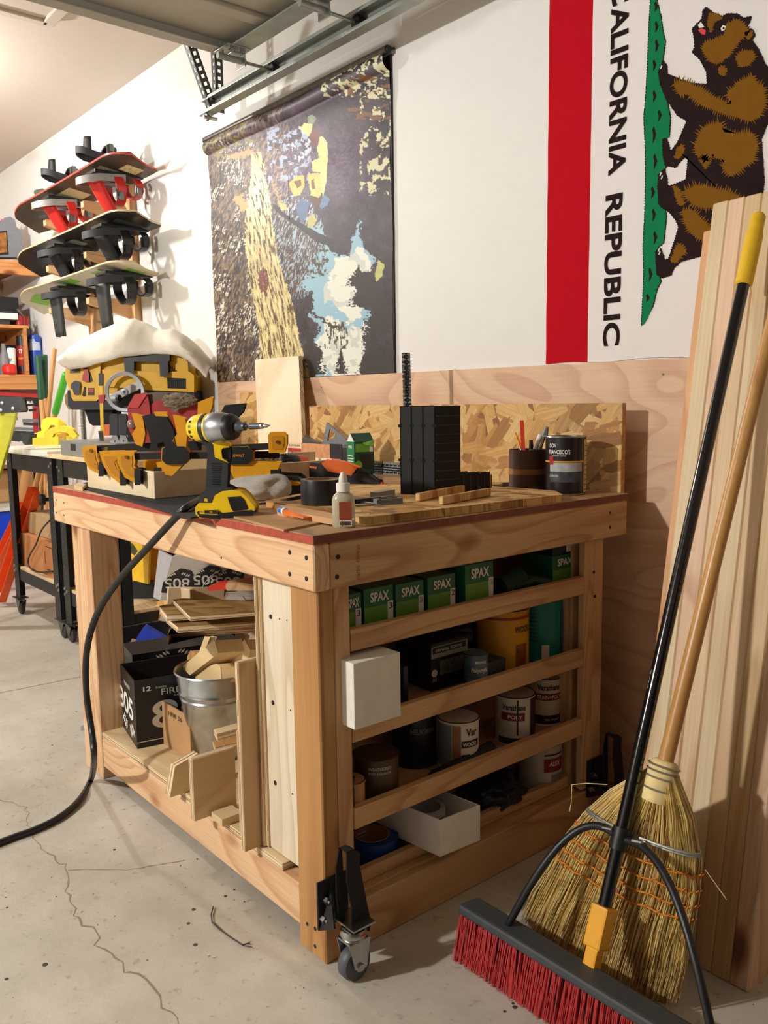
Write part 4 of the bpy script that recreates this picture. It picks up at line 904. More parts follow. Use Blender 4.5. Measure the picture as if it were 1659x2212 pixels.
G().lathe([(.012, .088), (.012, .100), (.009, .104), (.009, .112), (.0045, .113)], Pr, ax, n=24).build('collet', paint('grey_collar', (90, 98, 104), .35, .5), t, smooth=True)
g = G(); g.lathe([(.0045, .110), (.0045, .121), (.0062, .123), (.0062, .155), (.0058, .158), (.004, .160), (.004, .166), (.0008, .175)], Pr, ax, n=14); g.build('screwdriver_bit', steel, t, smooth=True)
g = G(); g.lathe([(.0066, .125), (.0066, .152)], Pr, ax, n=14); g.build('bit_sleeve', paint('sleeve_grey', (70, 76, 82), .4), t, smooth=True)
for k in range(5):
    a = -.9+k*.35; d = (NV*math.cos(a)*1+PZ*math.sin(a)); d = (d-ax*d.dot(ax)).normalized(); q = Pr+ax*(-.012)+d*.0290
    G().box((0, 0, 0), (.006, .006, .0015)).build('vent_slot', blk, t, M=frame(q, ax, zd=d))
sil('top_cap', D4([(200, 205), (270, 150), (410, 150), (380, 205), (240, 215)]), Pr+NV*.008, NV, .022, blk, t, bevel=.003)
q = WP(*D4([(310, 340)])[0], Pr+NV*.031, NV); 
text('rating_label', 'XR 20V', frame(WP(*D4([(320, 330)])[0], Pr+NV*.0330, NV), SX, yd=PZ), .016, .012, blk, t)
sil('grip_bridge', D4([(330, 440), (440, 480), (650, 540), (650, 590), (560, 600), (530, 640), (545, 760), (600, 800), (450, 740), (430, 560), (400, 520), (300, 470)]), Ad+NV*.019, NV, .038, yt, t, bevel=.004)
sil('trigger', D4([(550, 610), (640, 600), (655, 700), (640, 790), (575, 790), (540, 730)]), Ad+NV*.012, NV, .024, blk, t, bevel=.004)
sil('handle', D4([(215, 470), (330, 480), (420, 540), (440, 740), (605, 800), (600, 1000), (590, 1200), (640, 1260), (350, 1260), (340, 1200), (355, 800), (370, 690), (330, 560)]), Ad+NV*.017, NV, .036, dgrey, t, bevel=.008, smooth=True)
for k in range(10): yy = 830+k*34; sil('grip_ridge', D4([(385+k*2, yy), (540-k*3, yy+6), (540-k*3, yy+16), (385+k*2, yy+10)]), Ad+NV*.0185, NV, .003, blk, t)
sil('foot', D4([(245, 1330), (355, 1225), (600, 1215), (680, 1255), (680, 1330), (450, 1330), (430, 1420), (245, 1400)]), Ad+NV*.028, NV, .058, dgrey, t, bevel=.006)
sil('foot_badge', D4([(285, 1355), (335, 1365), (335, 1408), (285, 1400)]), Ad+NV*.0285, NV, .003, yt, t)
bt = sil('battery', D4([(180, 1500), (215, 1455), (420, 1455), (470, 1330), (560, 1280), (700, 1262), (800, 1275), (880, 1340), (960, 1440), (1005, 1490), (1005, 1560), (990, 1620), (560, 1650), (225, 1625), (180, 1580)]), Ad+NV*.036, NV, .070, yt, t, bevel=.007)
sil('battery_base', D4([(190, 1570), (225, 1545), (480, 1560), (560, 1590), (990, 1545), (1015, 1560), (990, 1630), (560, 1660), (225, 1630)]), Ad+NV*.038, NV, .074, blk, t, bevel=.004)
sil('battery_pad', D4([(640, 1345), (830, 1335), (880, 1380), (930, 1500), (915, 1520), (720, 1545), (690, 1500)]), Ad+NV*.037, NV, .004, blk, t, bevel=.001)
sil('battery_label', D4([(210, 1530), (480, 1525), (485, 1600), (215, 1590)]), Ad+NV*.0395, NV, .003, yt, t); sil('battery_label', D4([(285, 1535), (475, 1533), (478, 1592), (290, 1585)]), Ad+NV*.0400, NV, .002, blk, t)
text('label_text', 'XR', frame(WP(*D4([(385, 1563)])[0], Ad+NV*.0402, NV), SX, yd=PZ), .007, .005, yt, t); text('label_text', 'DEWALT', frame(WP(*D4([(246, 1560)])[0], Ad+NV*.0397, NV), SX, yd=PZ), .009, .0035, blk, t)
# air hose
hp = [W(402, 1097, y=.885), W(370, 1128, y=.868), W(320, 1182, y=.85), W(270, 1237, y=.835), W(230, 1290, y=.82), W(206, 1335, y=.81), W(191, 1385, y=.80), W(185, 1440, y=.80), W(188, 1510, y=.80), W(198, 1580, y=.795), W(203, 1635, y=.785), W(197, 1682, z=.012), W(172, 1727, z=.0095), W(130, 1764, z=.0095), W(80, 1790, z=.0095), W(30, 1808, z=.0095), W(-40, 1835, z=.0095), W(-180, 1890, z=.0095)]
hp = [onb(506, 1036, .028), onb(480, 1052, .022), onb(450, 1070, .018), onb(425, 1083, .015)] + hp
def smoothp(P, k=6):
    out = []
    for i in range(len(P)-1):
        p0, p1, p2, p3 = P[max(i-1, 0)], P[i], P[i+1], P[min(i+2, len(P)-1)]
        for j in range(k):
            t = j/k; out.append(.5*((2*p1)+(p2-p0)*t+(2*p0-5*p1+4*p2-p3)*t*t+(3*p1-p0-3*p2+p3)*t**3))
    out.append(P[-1]); return out
t = thing('air_hose', 'black rubber air hose running from the nailer over the bench edge to the floor', 'hose', (hp[12].x, hp[12].y, 0))
G().tube(smoothp(hp), .0086, n=14).build('hose', paint('hose_rubber', (24, 24, 26), .38), t, smooth=True)
c0 = hp[0]; c1 = W(590, 985, y=c0.y+.10); cd = (c1-c0).normalized(); cl = (c1-c0).length
G().lathe([(.0085, -.01), (.0085, cl*.28)], c0, cd, n=16).build('hose_end', paint('brown_fitting', (86, 64, 48), .5, .4), t, smooth=True)
G().lathe([(.010, cl*.26), (.014, cl*.3), (.014, cl*.42), (.012, cl*.44), (.012, cl*.46), (.014, cl*.5), (.014, cl*.78), (.010, cl*.82)], c0, cd, n=20).build('coupler', paint('olive_coupler', (112, 112, 88), .4, .6), t, smooth=True)
G().lathe([(.006, cl*.8), (.006, cl*.9), (.010, cl*.93), (.010, cl*1.02), (.006, cl*1.05)], c0, cd, n=16).build('plug', steel, t, smooth=True)
# nailer lying on the bench
An = W(620, 1015, y=c1.y+.05); t = thing('brad_nailer', 'orange and black pneumatic brad nailer lying behind the glue bottle', 'power tool', (An.x+.1, An.y+.05, ZT))
D5 = lambda L: [(600+x/6.38, 900+y/6.38) for x, y in L]
npn = (NV*.92+SX*(-.25)).normalized(); nax = cd
hc_ = WP(620, 1008, An, NV); hax = (SX*.8-NV*.35+PZ*(-.05)).normalized()
G().lathe([(.006, -.030), (.020, -.028), (.030, -.022), (.034, -.008), (.036, .004)], hc_, hax, n=28).build('end_cap', dgrey, t, smooth=True)
G().lathe([(.037, .0), (.038, .008), (.037, .026), (.034, .030)], hc_, hax, n=28).build('rear_body', blk, t, smooth=True)
G().lathe([(.034, .028), (.035, .034), (.033, .058), (.022, .066)], hc_, hax, n=28).build('orange_ring', paint('rust_orange', (190, 84, 42), .4), t, smooth=True)
for k in range(9):
    a = -1.2+k*.3; d = (PZ*math.cos(a)-hax.cross(PZ).normalized()*math.sin(a)); d = (d-hax*d.dot(hax)).normalized(); G().box((0, 0, 0), (.026, .005, .004)).build('cooling_fin', blkmat, t, M=frame(hc_+hax*-.004+d*.0345, hax, zd=d))
orgm = paint('nailer_orange', (228, 106, 36), .4)
sil('magazine', D5([(200, 690), (230, 668), (430, 690), (1300, 880), (1395, 900), (1390, 1000), (1240, 1010), (640, 890), (345, 845), (225, 800)]), An, npn, .03, blk, t, bevel=.004)
sil('magazine_end', D5([(200, 690), (228, 668), (355, 695), (345, 845), (225, 800)]), An+npn*.002, npn, .034, dgrey, t, bevel=.003)
sil('grip', D5([(310, 640), (560, 665), (650, 640), (1050, 720), (1240, 790), (1270, 870), (1000, 810), (560, 720), (430, 690)]), An-npn*.004, npn, .034, blk, t, bevel=.005)
sil('orange_panel', D5([(640, 650), (690, 615), (880, 650), (1055, 715), (1000, 785), (700, 725)]), An+npn*.001, npn, .036, orgm, t, bevel=.006)
sil('orange_latch', D5([(1375, 920), (1430, 915), (1425, 995), (1375, 985)]), An+npn*.002, npn, .02, orgm, t, bevel=.002); sil('orange_latch', D5([(435, 680), (535, 695), (530, 715), (437, 700)]), An+npn*.002, npn, .02, orgm, t, bevel=.001)
sil('nose', D5([(1040, 790), (1250, 810), (1390, 905), (1380, 925), (1240, 890), (1050, 850)]), An+npn*.006, npn, .03, dgrey, t, bevel=.003); G().tube([WP(*D5([(1430, 965)])[0], An, npn), WP(*D5([(1470, 940)])[0], An, npn), WP(*D5([(1505, 925)])[0], An, npn)], .0015, n=6).build('hook', dsteel, t)
# belt of the driver: strap, towel, charger base, tape
A = onb(600, 1078); t = thing('battery_charger', 'black battery charger with yellow trim beneath the nailer head', 'charger', (A.x, A.y, ZT))
sil('body', [(563, 1040), (580, 1033), (640, 1036), (655, 1048), (657, 1078), (628, 1086), (575, 1078)], A, NV, .11, blk, t, bevel=.008); sil('trim', [(586, 1034), (592, 1031), (648, 1043), (644, 1047), (606, 1046)], A+NV*.001, NV, .08, amb, t, bevel=.002)
for k in range(4): x = 602+k*13; sil('rib', [(x, 1052), (x+2, 1052), (x+2, 1080), (x, 1080)], A+NV*.002, NV, .004, dgrey, t)
A = onb(530, 1082); bm = bmesh.new(); bmesh.ops.create_icosphere(bm, subdivisions=4, radius=1)
for v in bm.verts:
    from mathutils import noise
    p = v.co.copy(); k = 1+.22*noise.noise(p*1.7+V((3, 1, 2)))+.05*noise.noise(p*9)
    v.co = V((p.x*.085*k, p.y*.05*k, max(-.03, p.z*.036*k*(1+.35*p.x))))
g = G(); M = frame(A+V((.0, .03, .031)), SX, zd=PZ); g.add([v.co.copy() for v in bm.verts], [[v.index for v in f.verts] for f in bm.faces]); bm.free()
g.build('towel', paint('terry_white', (226, 220, 210), .95, bump=1.0, vary=.1, scale=160), M=M, smooth=True, label='crumpled white terry rag behind the driver battery', cat='towel')
A = onb(696, 1088, .018); 
t = thing('tape_roll', 'wide roll of black tape standing flat in front of the nailer', 'tape', A)
G().lathe([(.036, 0), (.047, 0), (.0475, .002), (.0475, .054), (.047, .056), (.036, .056), (.036, .0)], A, n=40).build('tape', paint('black_tape', (30, 30, 32), .35), t, smooth=True)
G().lathe([(.0335, .001), (.0358, .001), (.0358, .055), (.0335, .055), (.0335, .001)], A, n=40).build('core', cardb, t, smooth=True)
t = thing('strap_belt', 'thin black webbing cord snaking in front of the charger', 'strap', onb(590, 1085))
G().strap(smoothp([onb(548, 1091, .004), onb(580, 1088, .006), onb(620, 1080, .02), onb(660, 1072, .024)]), .008, .002, PZ).build('webbing', blkmat, t)
# glue bottle
A = onb(743, 1139); t = thing('glue_bottle', 'small squeeze bottle of clear glue with white cap at the bench corner', 'bottle', A)
clear = paint('clear_plastic', (214, 204, 176), .25, vary=.02, trans=.35)
def flat(prof, m, nm, k=.62, n=32):
    g = G(); g.lathe(prof, (0, 0, 0), n=n); g.v = [V((v.x, v.y*k, v.z)) for v in g.v]; return g.build(nm, m, t, M=frame(A, SX, zd=PZ), smooth=True)
flat([(.0205, 0), (.0225, .003), (.0225, .055), (.0195, .063), (.010, .072)], clear, 'bottle_body')
G().lathe([(.0135, .071), (.0135, .0875), (.0095, .0885)], A, n=26).build('cap_collar', wht, t, smooth=True); G().lathe([(.0088, .088), (.0082, .098), (.0052, .106), (.0035, .109), (0, .1095)], A, n=20).build('cap', paint('cap_white', (216, 208, 192), .4), t, smooth=True)
q = A+NV*.0142+SX*.004
G().box((0, 0, 0), (.024, .036, .0008)).build('label', paint('label_rust', (150, 66, 40), .5), t, M=frame(q+PZ*.034, SX, yd=PZ)); G().box((0, 0, 0), (.024, .012, .0008)).build('barcode_panel', wht, t, M=frame(q+PZ*.0098, SX, yd=PZ))
g = G(); u = -.010
while u < .010: w_ = rnd(.0004, .0011); g.box((u, 0, .0007), (w_, .008, .0004)); u += w_+rnd(.0005, .001)
g.build('barcode_bar', blk, t, M=frame(q+PZ*.0098, SX, yd=PZ))
# marker tube
a = onb(604, 1102, .014); b = onb(665, 1118, .012); d = b-a; L = d.length; d.normalize()
t = thing('glue_tube', 'small orange tube with a white neck and blue cap lying on the cardboard', 'tube', a.lerp(b, .5))
G().lathe([(.004, 0), (.007, .004), (.008, .022)], a, d, n=18).build('cap', paint('cap_blue', (42, 126, 220), .4), t, smooth=True); G().lathe([(.008, .022), (.0085, .024), (.0085, .031)], a, d, n=18).build('neck', wht, t, smooth=True)
g = G(); sdn = d.cross(PZ).normalized()
g.prism([a+d*.031+sdn*.0075+PZ*.006, a+d*.031-sdn*.0075+PZ*.006, b-sdn*.010+PZ*.001, b+sdn*.010+PZ*.001], (0, 0, -.012), back=[a+d*.031+sdn*.0075-PZ*.006, a+d*.031-sdn*.0075-PZ*.006, b-sdn*.010-PZ*.001, b+sdn*.010-PZ*.001]); g.build('tube_body', paint('tube_orange', (230, 118, 40), .35), t, bevel=.002)
# hand tools right of the glue
def tool(nm, lab, cat, a, b, segs, base=.018):
    a = onb(*a, base); b = onb(*b, base); d = b-a; L = d.length; d.normalize(); t = thing(nm, lab, cat, a.lerp(b, .5))
    for pn_, u0, u1, w0, w1, th_, m in segs:
        s = d.cross(PZ); P = [a+d*L*u0+s*w0/2, a+d*L*u1+s*w1/2, a+d*L*u1-s*w1/2, a+d*L*u0-s*w0/2]
        G().prism([p+PZ*(th_+.001) for p in P], (0, 0, -th_)).build(pn_, m, t, bevel=min(.0015, th_*.3))
    return t
tool('utility_knife', 'long grey folding utility knife lying nearest on the strand board', 'knife', (768, 1094), (866, 1087), [('handle', .42, 1, .018, .022, .012, grey), ('handle_slot', .5, .9, .006, .006, .0135, blk), ('blade', 0, .42, .008, .016, .003, steel)])
tool('utility_knife', 'ribbed light grey knife pointing at the black block clamp', 'knife', (790, 1080), (845, 1070), [('handle', .3, 1, .02, .024, .014, paint('light_grey_handle', (168, 168, 160), .4)), ('blade', 0, .3, .008, .014, .003, dgrey)])
tool('pliers', 'black handled pliers lying behind the glue bottle', 'pliers', (768, 1088), (850, 1078), [('handle', 0, .6, .010, .016, .009, blk), ('jaw', .6, 1, .018, .007, .008, dsteel)])
tool('scissors', 'dark scissors with pale blades beside the glue bottle', 'scissors', (766, 1083), (820, 1094), [('blade', .3, 1, .012, .003, .003, steel), ('handle', 0, .3, .022, .016, .006, blk)], base=.019)
tool('steel_punch', 'short steel pin punch lying left of the brown pencil cup', 'punch', (1062, 1052), (1098, 1050), [('shank', 0, .6, .006, .006, .006, steel), ('head', .6, 1, .010, .010, .010, dsteel)], base=.0)
# black clamping square block
a = onb(866, 1066, .0185); b = onb(940, 1069, .0185); cdir = onb(1057, 1059, .0185)-b; ux = (a-b); Lx = ux.length; ux.normalize(); vy = cdir.normalized(); Ly = cdir.length
t = thing('block_clamp_square', 'tall black plastic L-shaped corner block made of ribbed modules', 'jig', a.lerp(b, .5)); th_ = .075; Ht = .212
for k in range(3):
    o = b+ux*(Lx*k/3); P = [o, o+vy*Ly, o+vy*Ly+PZ*.045, o+vy*th_+PZ*.045, o+vy*th_+PZ*Ht, o+PZ*Ht]
    G().prism(P, ux*(Lx/3-.0012)).build('module', blkmat, t, bevel=.002)
for k in range(4):
    for zz in (.083, .166):
        g = G(); q = b+ux*(Lx*(k)/3)+PZ*zz-vy*.0006; M = frame(q, ux, yd=PZ); g.box(q, (.010, .0012, .007), M=M.to_3x3().to_4x4() @ Matrix.Rotation(PI/2, 4, 'X')); g.build('slot', paint('pure_black', (6, 6, 6), .9), t)
for k in range(9): q = b+vy*(.004+th_*0)+PZ*(.012+k*.022)-ux*.0005; G().prism([q, q+vy*(th_-.008), q+vy*(th_-.008)+PZ*.003, q+PZ*.003], ux*-.0012).build('rib', dgrey, t)
for k in range(5): q = b+vy*(th_+.008+k*.022)-ux*.0005+PZ*.006; G().prism([q, q+vy*.003, q+vy*.003+PZ*.034, q+PZ*.034], ux*-.0012).build('rib', dgrey, t)
# upright black rule behind it
rz0 = 1.083; a = W(868, 762, y=1.80); b2 = W(886, 762, y=1.80); c_ = W(893, 905, y=1.80); top_ = a.lerp(b2, .5); bot = V((W(883, 905, y=1.80).x, 1.80, ZT+.02)); up = (top_-bot); Lr = up.length; Mr = frame(top_.lerp(bot, .5), up, yd=(-1, 0, 0))
t = thing('steel_rule', 'black steel rule with white graduations standing upright behind the block', 'ruler', bot)
G().box((0, 0, 0), (Lr, .026, .002)).build('blade', blkmat, t, M=frame(top_.lerp(bot, .5), up, yd=SX))
g = G(); u = Lr/2-.004; k = 0
while u > -Lr/2+.02:
    l = .006 if k % 4 else .010; g.box((u, -.013+l/2, -.0013), (.0010, l, .0004)); g.box((u, .013-l/2, -.0013), (.0010, l, .0004)); g.box((u, -.013+l/2, .0013), (.0010, l, .0004)); g.box((u, .013-l/2, .0013), (.0010, l, .0004)); u -= .0042; k += 1
g.build('graduation', wht, t, M=frame(top_.lerp(bot, .5), up, yd=SX), kind='stuff')
# horizontal rule
a = W(806, 995, y=1.85); b = W(858, 1000, y=1.85); Mh = frame(W(832, 1012, y=1.85), PX, yd=PZ); t = thing('steel_rule', 'black rule with white graduations lying on its edge beside the green box', 'ruler', (a.x, 1.85, ZT))
G().box((0, 0, 0), (.30, .046, .002)).build('blade', blkmat, t, M=Mh); g = G(); u = -.146; k = 0
while u < .148:
    l = .008 if k % 5 else .014; g.box((u, .023-l/2, .0013), (.0012, l, .0004)); g.box((u, -.023+l/2, .0013), (.0012, l, .0004)); u += .0042; k += 1
for v in (-.008, 0, .008): g.box((0, v, .0013), (.28, .0010, .0004))
g.build('graduation', wht, t, M=Mh, kind='stuff')
# strand board sticks
for nm, p, q, lab in (('wood_strip', (902, 1083), (1006, 1062), 'short strand board strip lying closest to the black block'), ('wood_strip', (952, 1091), (1056, 1071), 'short strand board strip lying in front of the other strip')):
    a = onb(*p, .0185); b = onb(*q, .0185); d = b-a; board(nm, frame(a.lerp(b, .5)+PZ*.0095, d, zd=PZ), (d.length, .012, .018), [MATS['osb_back'], MATS['osb_flat']], label=lab, cat='wood strip')
# pencil cup and its contents
A = onb(1140, 1060); t = thing('pencil_cup', 'brown round cup with a tan band, holding pencils and markers', 'cup', A); h = .112; r = .0505
G().lathe([(r-.002, 0), (r, .002), (r, .045)], A, n=40).build('cup_base', paint('cup_brown', (84, 56, 42), .55), t, smooth=True); G().lathe([(r+.0003, .0455), (r+.0003, .062)], A, n=40).build('band', paint('cup_band', (150, 106, 60), .6), t, smooth=True)
G().lathe([(r, .0625), (r, h), (r-.004, h), (r-.004, .01), (0, .01)], A, n=40).build('cup_rim', MATS['cup_brown'], t, smooth=True)
def pen(nm, lab, cat, bx, by, px, py, segs):
    a = A+V((bx, by, .014)); b = W(px, py, y=A.y+by*.5); d = (b-a); L = d.length; d.normalize(); t = thing(nm, lab, cat, a)
    for pn_, u0, u1, r0, r1, m, n in segs: G().lathe([(r0, L*u0), (r1, L*u1)], a, d, n=n).build(pn_, m, t, smooth=n > 8)
pen('carpenter_pencil', 'flat red-orange carpenter pencil standing tallest in the cup', 'pencil', -.01, .0, 1127, 908, [('shaft', 0, 1, .0075, .0075, paint('pencil_red', (226, 72, 38), .5), 4)])
pen('paint_brush', 'small brush with yellow handle leaning left in the cup', 'brush', .01, .01, 1113, 935, [('ferrule', 0, .72, .005, .005, steel, 12), ('handle', .72, 1, .005, .003, amb, 12)])
pen('marker', 'short black marker at the middle of the cup', 'marker', .0, .02, 1147, 950, [('barrel', 0, .8, .006, .006, grey, 14), ('cap', .8, 1, .0065, .005, blk, 14)])
pen('marker', 'black marker with white end leaning right in the cup', 'marker', -.01, -.01, 1168, 938, [('barrel', 0, .72, .0065, .0065, blk, 14), ('cap', .72, 1, .0068, .0065, wht, 14)])
pen('glass_cutter', 'grey metal tool with pointed head leaning right out of the cup', 'tool', .005, .0, 1182, 922, [('shaft', 0, .86, .004, .004, steel, 12), ('head', .84, 1, .010, .004, grey, 6)])
# coffee can
A = onb(1221, 1066); t = thing('coffee_can', 'black metal coffee can with white lettering and a mountain label', 'can', A); r = .0530; h = .150
G().lathe([(r-.002, 0), (r, .002), (r, .004)], A, n=44).build('rim', steel, t, smooth=True); G().lathe([(r-.001, .004), (r-.001, h-.004)], A, n=44).build('can_body', paint('can_black', (30, 26, 28), .3), t, smooth=True); G().lathe([(r-.001, h-.004), (r+.0008, h-.002), (r, h), (r-.003, h), (r-.003, h-.012), (0, h-.012)], A, n=44).build('rim', steel, t, smooth=True)
def wrap(nm, c, r, a0, a1, z0, z1, m, t, n=14, lift=.0005):
    """a printed patch lying on a round can; angles in degrees, 0 = towards the viewer, positive to the right"""
    g = G(); vs = []; 
    for k in range(n+1):
        a = math.radians(a0+(a1-a0)*k/n); d = NV*math.cos(a)+SX*math.sin(a)
        for z in (z0, z1): vs.append(V(c)+d*(r+lift)+PZ*z)
    g.add(vs, [(2*k, 2*k+2, 2*k+3, 2*k+1) for k in range(n)]); return g.build(nm, m, t, smooth=True)
def wraptext(s, c, r, ac, zc, w, h, m, t, bold=.02, nm='lettering'):
    d0 = NV; o = text(nm, s, Matrix.Identity(4), w, h, m, None, bold=bold); me = o.data
    for v in me.vertices:
        a = math.radians(ac)+v.co.x/r; q = V(c)+(NV*math.cos(a)+SX*math.sin(a))*(r+.0010)+PZ*(zc+v.co.y); v.co = q
    P = wmat(t); o.parent = t; o.matrix_basis = P.inverted(); return o
wrap('label_band', A, r-.001, -90, 90, .084, .088, amb, t); wrap('sky_picture', A, r-.001, -60, 38, .060, .083, paint('label_sky', (178, 178, 176), .5, vary=.15, scale=60), t); wrap('hill_picture', A, r-.001, -60, 38, .034, .061, paint('label_hills', (60, 66, 70), .5, vary=.4, scale=70), t)
wrap('side_panel', A, r-.001, 46, 84, .006, h-.008, paint('label_cream', (206, 188, 128), .5), t, lift=.0008); wrap('seal', A, r-.001, -62, -48, .078, .100, redp, t, lift=.0009)
wraptext("DON", A, r-.001, -50, .127, .020, .010, wht, t); wraptext("FRANCISCO'S", A, r-.001, -32, .111, .058, .011, wht, t); wraptext("GOURMET COFFEE", A, r-.001, -32, .101, .038, .003, wht, t, .0); wraptext("COLOMBIA SUPREMO", A, r-.001, -46, .05, .026, .006, wht, t, 0)
g = G()
for k in range(14): pass
for k in range(10): wrap('print_line', A, r-.001, 50, 80, .012+k*.0125, .0145+k*.0125, paint('print_brown', (120, 100, 60), .6), t, n=3, lift=.0011)
# green screw carton, book, squares at the back
P0 = onb(740, 1015); yb = 1.74
def BX(px, py, y=yb): return W(px, py, y=y)
q0, q1, q2 = BX(740, 1000), BX(762, 1016), BX(803, 1018)
t = thing('screw_carton', 'tall green carton of screws with a pitched top and torn opening, on the bench', 'box', (BX(770, 1015).x, yb, ZT))
gm = paint('carton_green', (24, 122, 72), .5); gd = paint('carton_dark_green', (16, 70, 46), .5)
xa = BX(766, 1010).x; h = BX(766, 955).z-ZT; wx = .062; wy = .085
# right face looks along (.77,-.64), left face is turned away from it
fr_n = (NV*.9+SX*.43).normalized(); fr_x = V((-fr_n.y, fr_n.x, 0)); base = V((xa, yb, ZT)); lf = -(V((-fr_x.y, fr_x.x, 0)))
ld = -fr_n
pA = base; pB = base+fr_x*.072; pC = pB+ld*.06; pD = pA+ld*.06
G().prism([pA, pB, pC, pD], PZ*h).build('carton_body', gd, t, bevel=.001)
G().prism([pA+PZ*h, pD+PZ*h, (pA+pD)*.5+PZ*(h+.028)], fr_x*.072).build('pitched_top', gd, t); G().prism([pA+PZ*(h+.0005)-fr_x*.0008, pD+PZ*(h+.0005)-fr_x*.0008, (pA+pD)*.5+PZ*(h+.027)-fr_x*.0008], fr_x*.0006).build('white_gable', wht, t)
G().prism([pA-fr_x*.0006, pD-fr_x*.0006, pD-fr_x*.0006+PZ*h, pA-fr_x*.0006+PZ*h], fr_x*.0005).build('side_print', gm, t)
Mf = frame(pA.lerp(pB, .5)+fr_n*.0006+PZ*h*.5, fr_x, yd=PZ); Ms = frame(pA.lerp(pD, .5)-fr_x*.0010+PZ*h*.85, -ld, yd=PZ)
lime = paint('carton_lime', (112, 170, 60), .5)
G().box((0, h*.32, 0), (.064, h*.24, .0006)).build('lime_panel', lime, t, M=Mf); G().box((.026, h*.32, .0006), (.012, h*.24, .0006)).build('size_label', wht, t, M=Mf); G().lathe([(0, 0), (.014, 0), (.014, .0008), (0, .0008)], (-.022, -.02, .0), n=20).build('round_badge', lime, t, M=Mf); G().box((.006, -.01, 0), (.045, .05, .0006)).build('picture', paint('picture_dark', (28, 40, 30), .5), t, M=Mf)
text('lettering', 'SPAX', Ms, .03, .010, wht, t, bold=.03)
for k in range(9): G().box((0, -.03-k*.009 if k < 4 else -.04-k*.009, 0), (.044, .003, .0006)).build('print_line', wht, t, M=Ms) if k < 8 else None
G().prism([pA+fr_x*.03+PZ*(h-.004), pA+fr_x*.07+PZ*(h+.004), pA+fr_x*.066+PZ*(h-.014)+fr_n*.012, pA+fr_x*.04+PZ*(h-.012)+fr_n*.012], PZ*.001).build('torn_flap', lime, t)
# magazine/book standing
yb2 = 1.80; q = BX(640, 990, yb2); t = thing('woodworking_magazine', 'woodworking booklet with pale spine and picture cover standing behind the nailer', 'book', (q.x, yb2, ZT))
def quad(px, y): return [W(a, b, y=y) for a, b in px]
zB = ZT+.0
def wall_quad(nm, x0p, x1p, y, zt_, m, th=.002, z0_=ZT):
    xa_, xb_ = W(x0p, 950, y=y).x, W(x1p, 950, y=y).x; return G().bb((xa_, y, z0_), (xb_, y+th, zt_)).build(nm, m, t)
wall_quad('spine_page', 621, 651, yb2, BX(630, 955, yb2).z, paint('page_cream', (228, 200, 160), .6)); wall_quad('cover', 652, 712, yb2, BX(690, 959, yb2).z, paint('cover_tan', (206, 146, 98), .5, vary=.2, scale=40)); wall_quad('cover_edge', 712, 738, yb2+.001, BX(720, 959, yb2).z, blk)
xs = lambda p: W(p, 950, y=yb2).x; fq = frame((xs(636), yb2-.0006, BX(636, 962, yb2).z), PX, yd=PZ)
text('lettering', 'ROCKLER', fq, xs(648)-xs(624), .007, blk, t); G().bb((xs(622), yb2-.0008, BX(636, 975, yb2).z), (xs(650), yb2-.0001, BX(636, 968, yb2).z)).build('title_strip', redp, t); G().bb((xs(622), yb2-.0008, ZT+.01), (xs(650), yb2-.0001, BX(636, 975.5, yb2).z)).build('title_block', blk, t)
text('lettering', 'Workbench', frame((xs(636), yb2-.0014, BX(636, 979, yb2).z), PX, yd=PZ), xs(648)-xs(624), .012, wht, t, bold=.02); text('lettering', 'Jacket', frame((xs(637), yb2-.0014, BX(636, 990, yb2).z), PX, yd=PZ), .03, .012, wht, t, bold=.02)
for a_, b_, y0_, y1_, m in ((661, 668, 972, 1000, amb), (673, 690, 975, 990, amb), (680, 690, 965, 985, dgrey), (704, 712, 975, 1000, paint('denim', (40, 70, 150), .6)), (716, 735, 966, 985, paint('olive_pic', (104, 84, 40), .6, vary=.4))): G().bb((xs(a_), yb2-.0009, BX(0, y1_, yb2).z), (xs(b_), yb2-.0001, BX(0, y0_, yb2).z)).build('cover_picture', m, t)
# speed square and bracket behind
yq = 1.85; t = None
P = [BX(706, 912, yq), BX(698, 958, yq), BX(753, 958, yq)]; 
to = thing('speed_square', 'grey triangular speed square leaning behind the green carton', 'square', (P[0].x, yq, ZT))
g = G(); O = [(706, 912), (755, 955), (748, 962), (696, 962)]; I = [(712, 925), (728, 940), (713, 952), (707, 952)]
def ringp(g, O, I, y, th):
    a = [BX(*p, y) for p in O]; b = [BX(*p, y) for p in I]; n = len(a)
    for i in range(n): j = (i+1) % n; g.prism([a[i], a[j], b[j], b[i]], PY*th)
ringp(g, O, I, yq, .004); g.bb((BX(694, 0, yq).x, yq-.001, ZT), (BX(757, 0, yq).x, yq+.006, BX(700, 962, yq).z)); g.build('triangle', grey, to, bevel=.0006)
to = thing('steel_bracket', 'dark folded steel bracket standing behind the magazine', 'bracket', (BX(660, 960, 1.86).x, 1.86, ZT))
g = G(); g.prism([BX(*p, 1.84) for p in [(653, 948), (658, 940), (661, 945), (684, 957), (668, 972), (655, 972)]], PY*.02); g.bb((BX(655, 0, 1.84).x, 1.845, ZT), (BX(668, 0, 1.84).x, 1.86, BX(655, 971, 1.84).z)); g.build('plate', dsteel, to, bevel=.001)
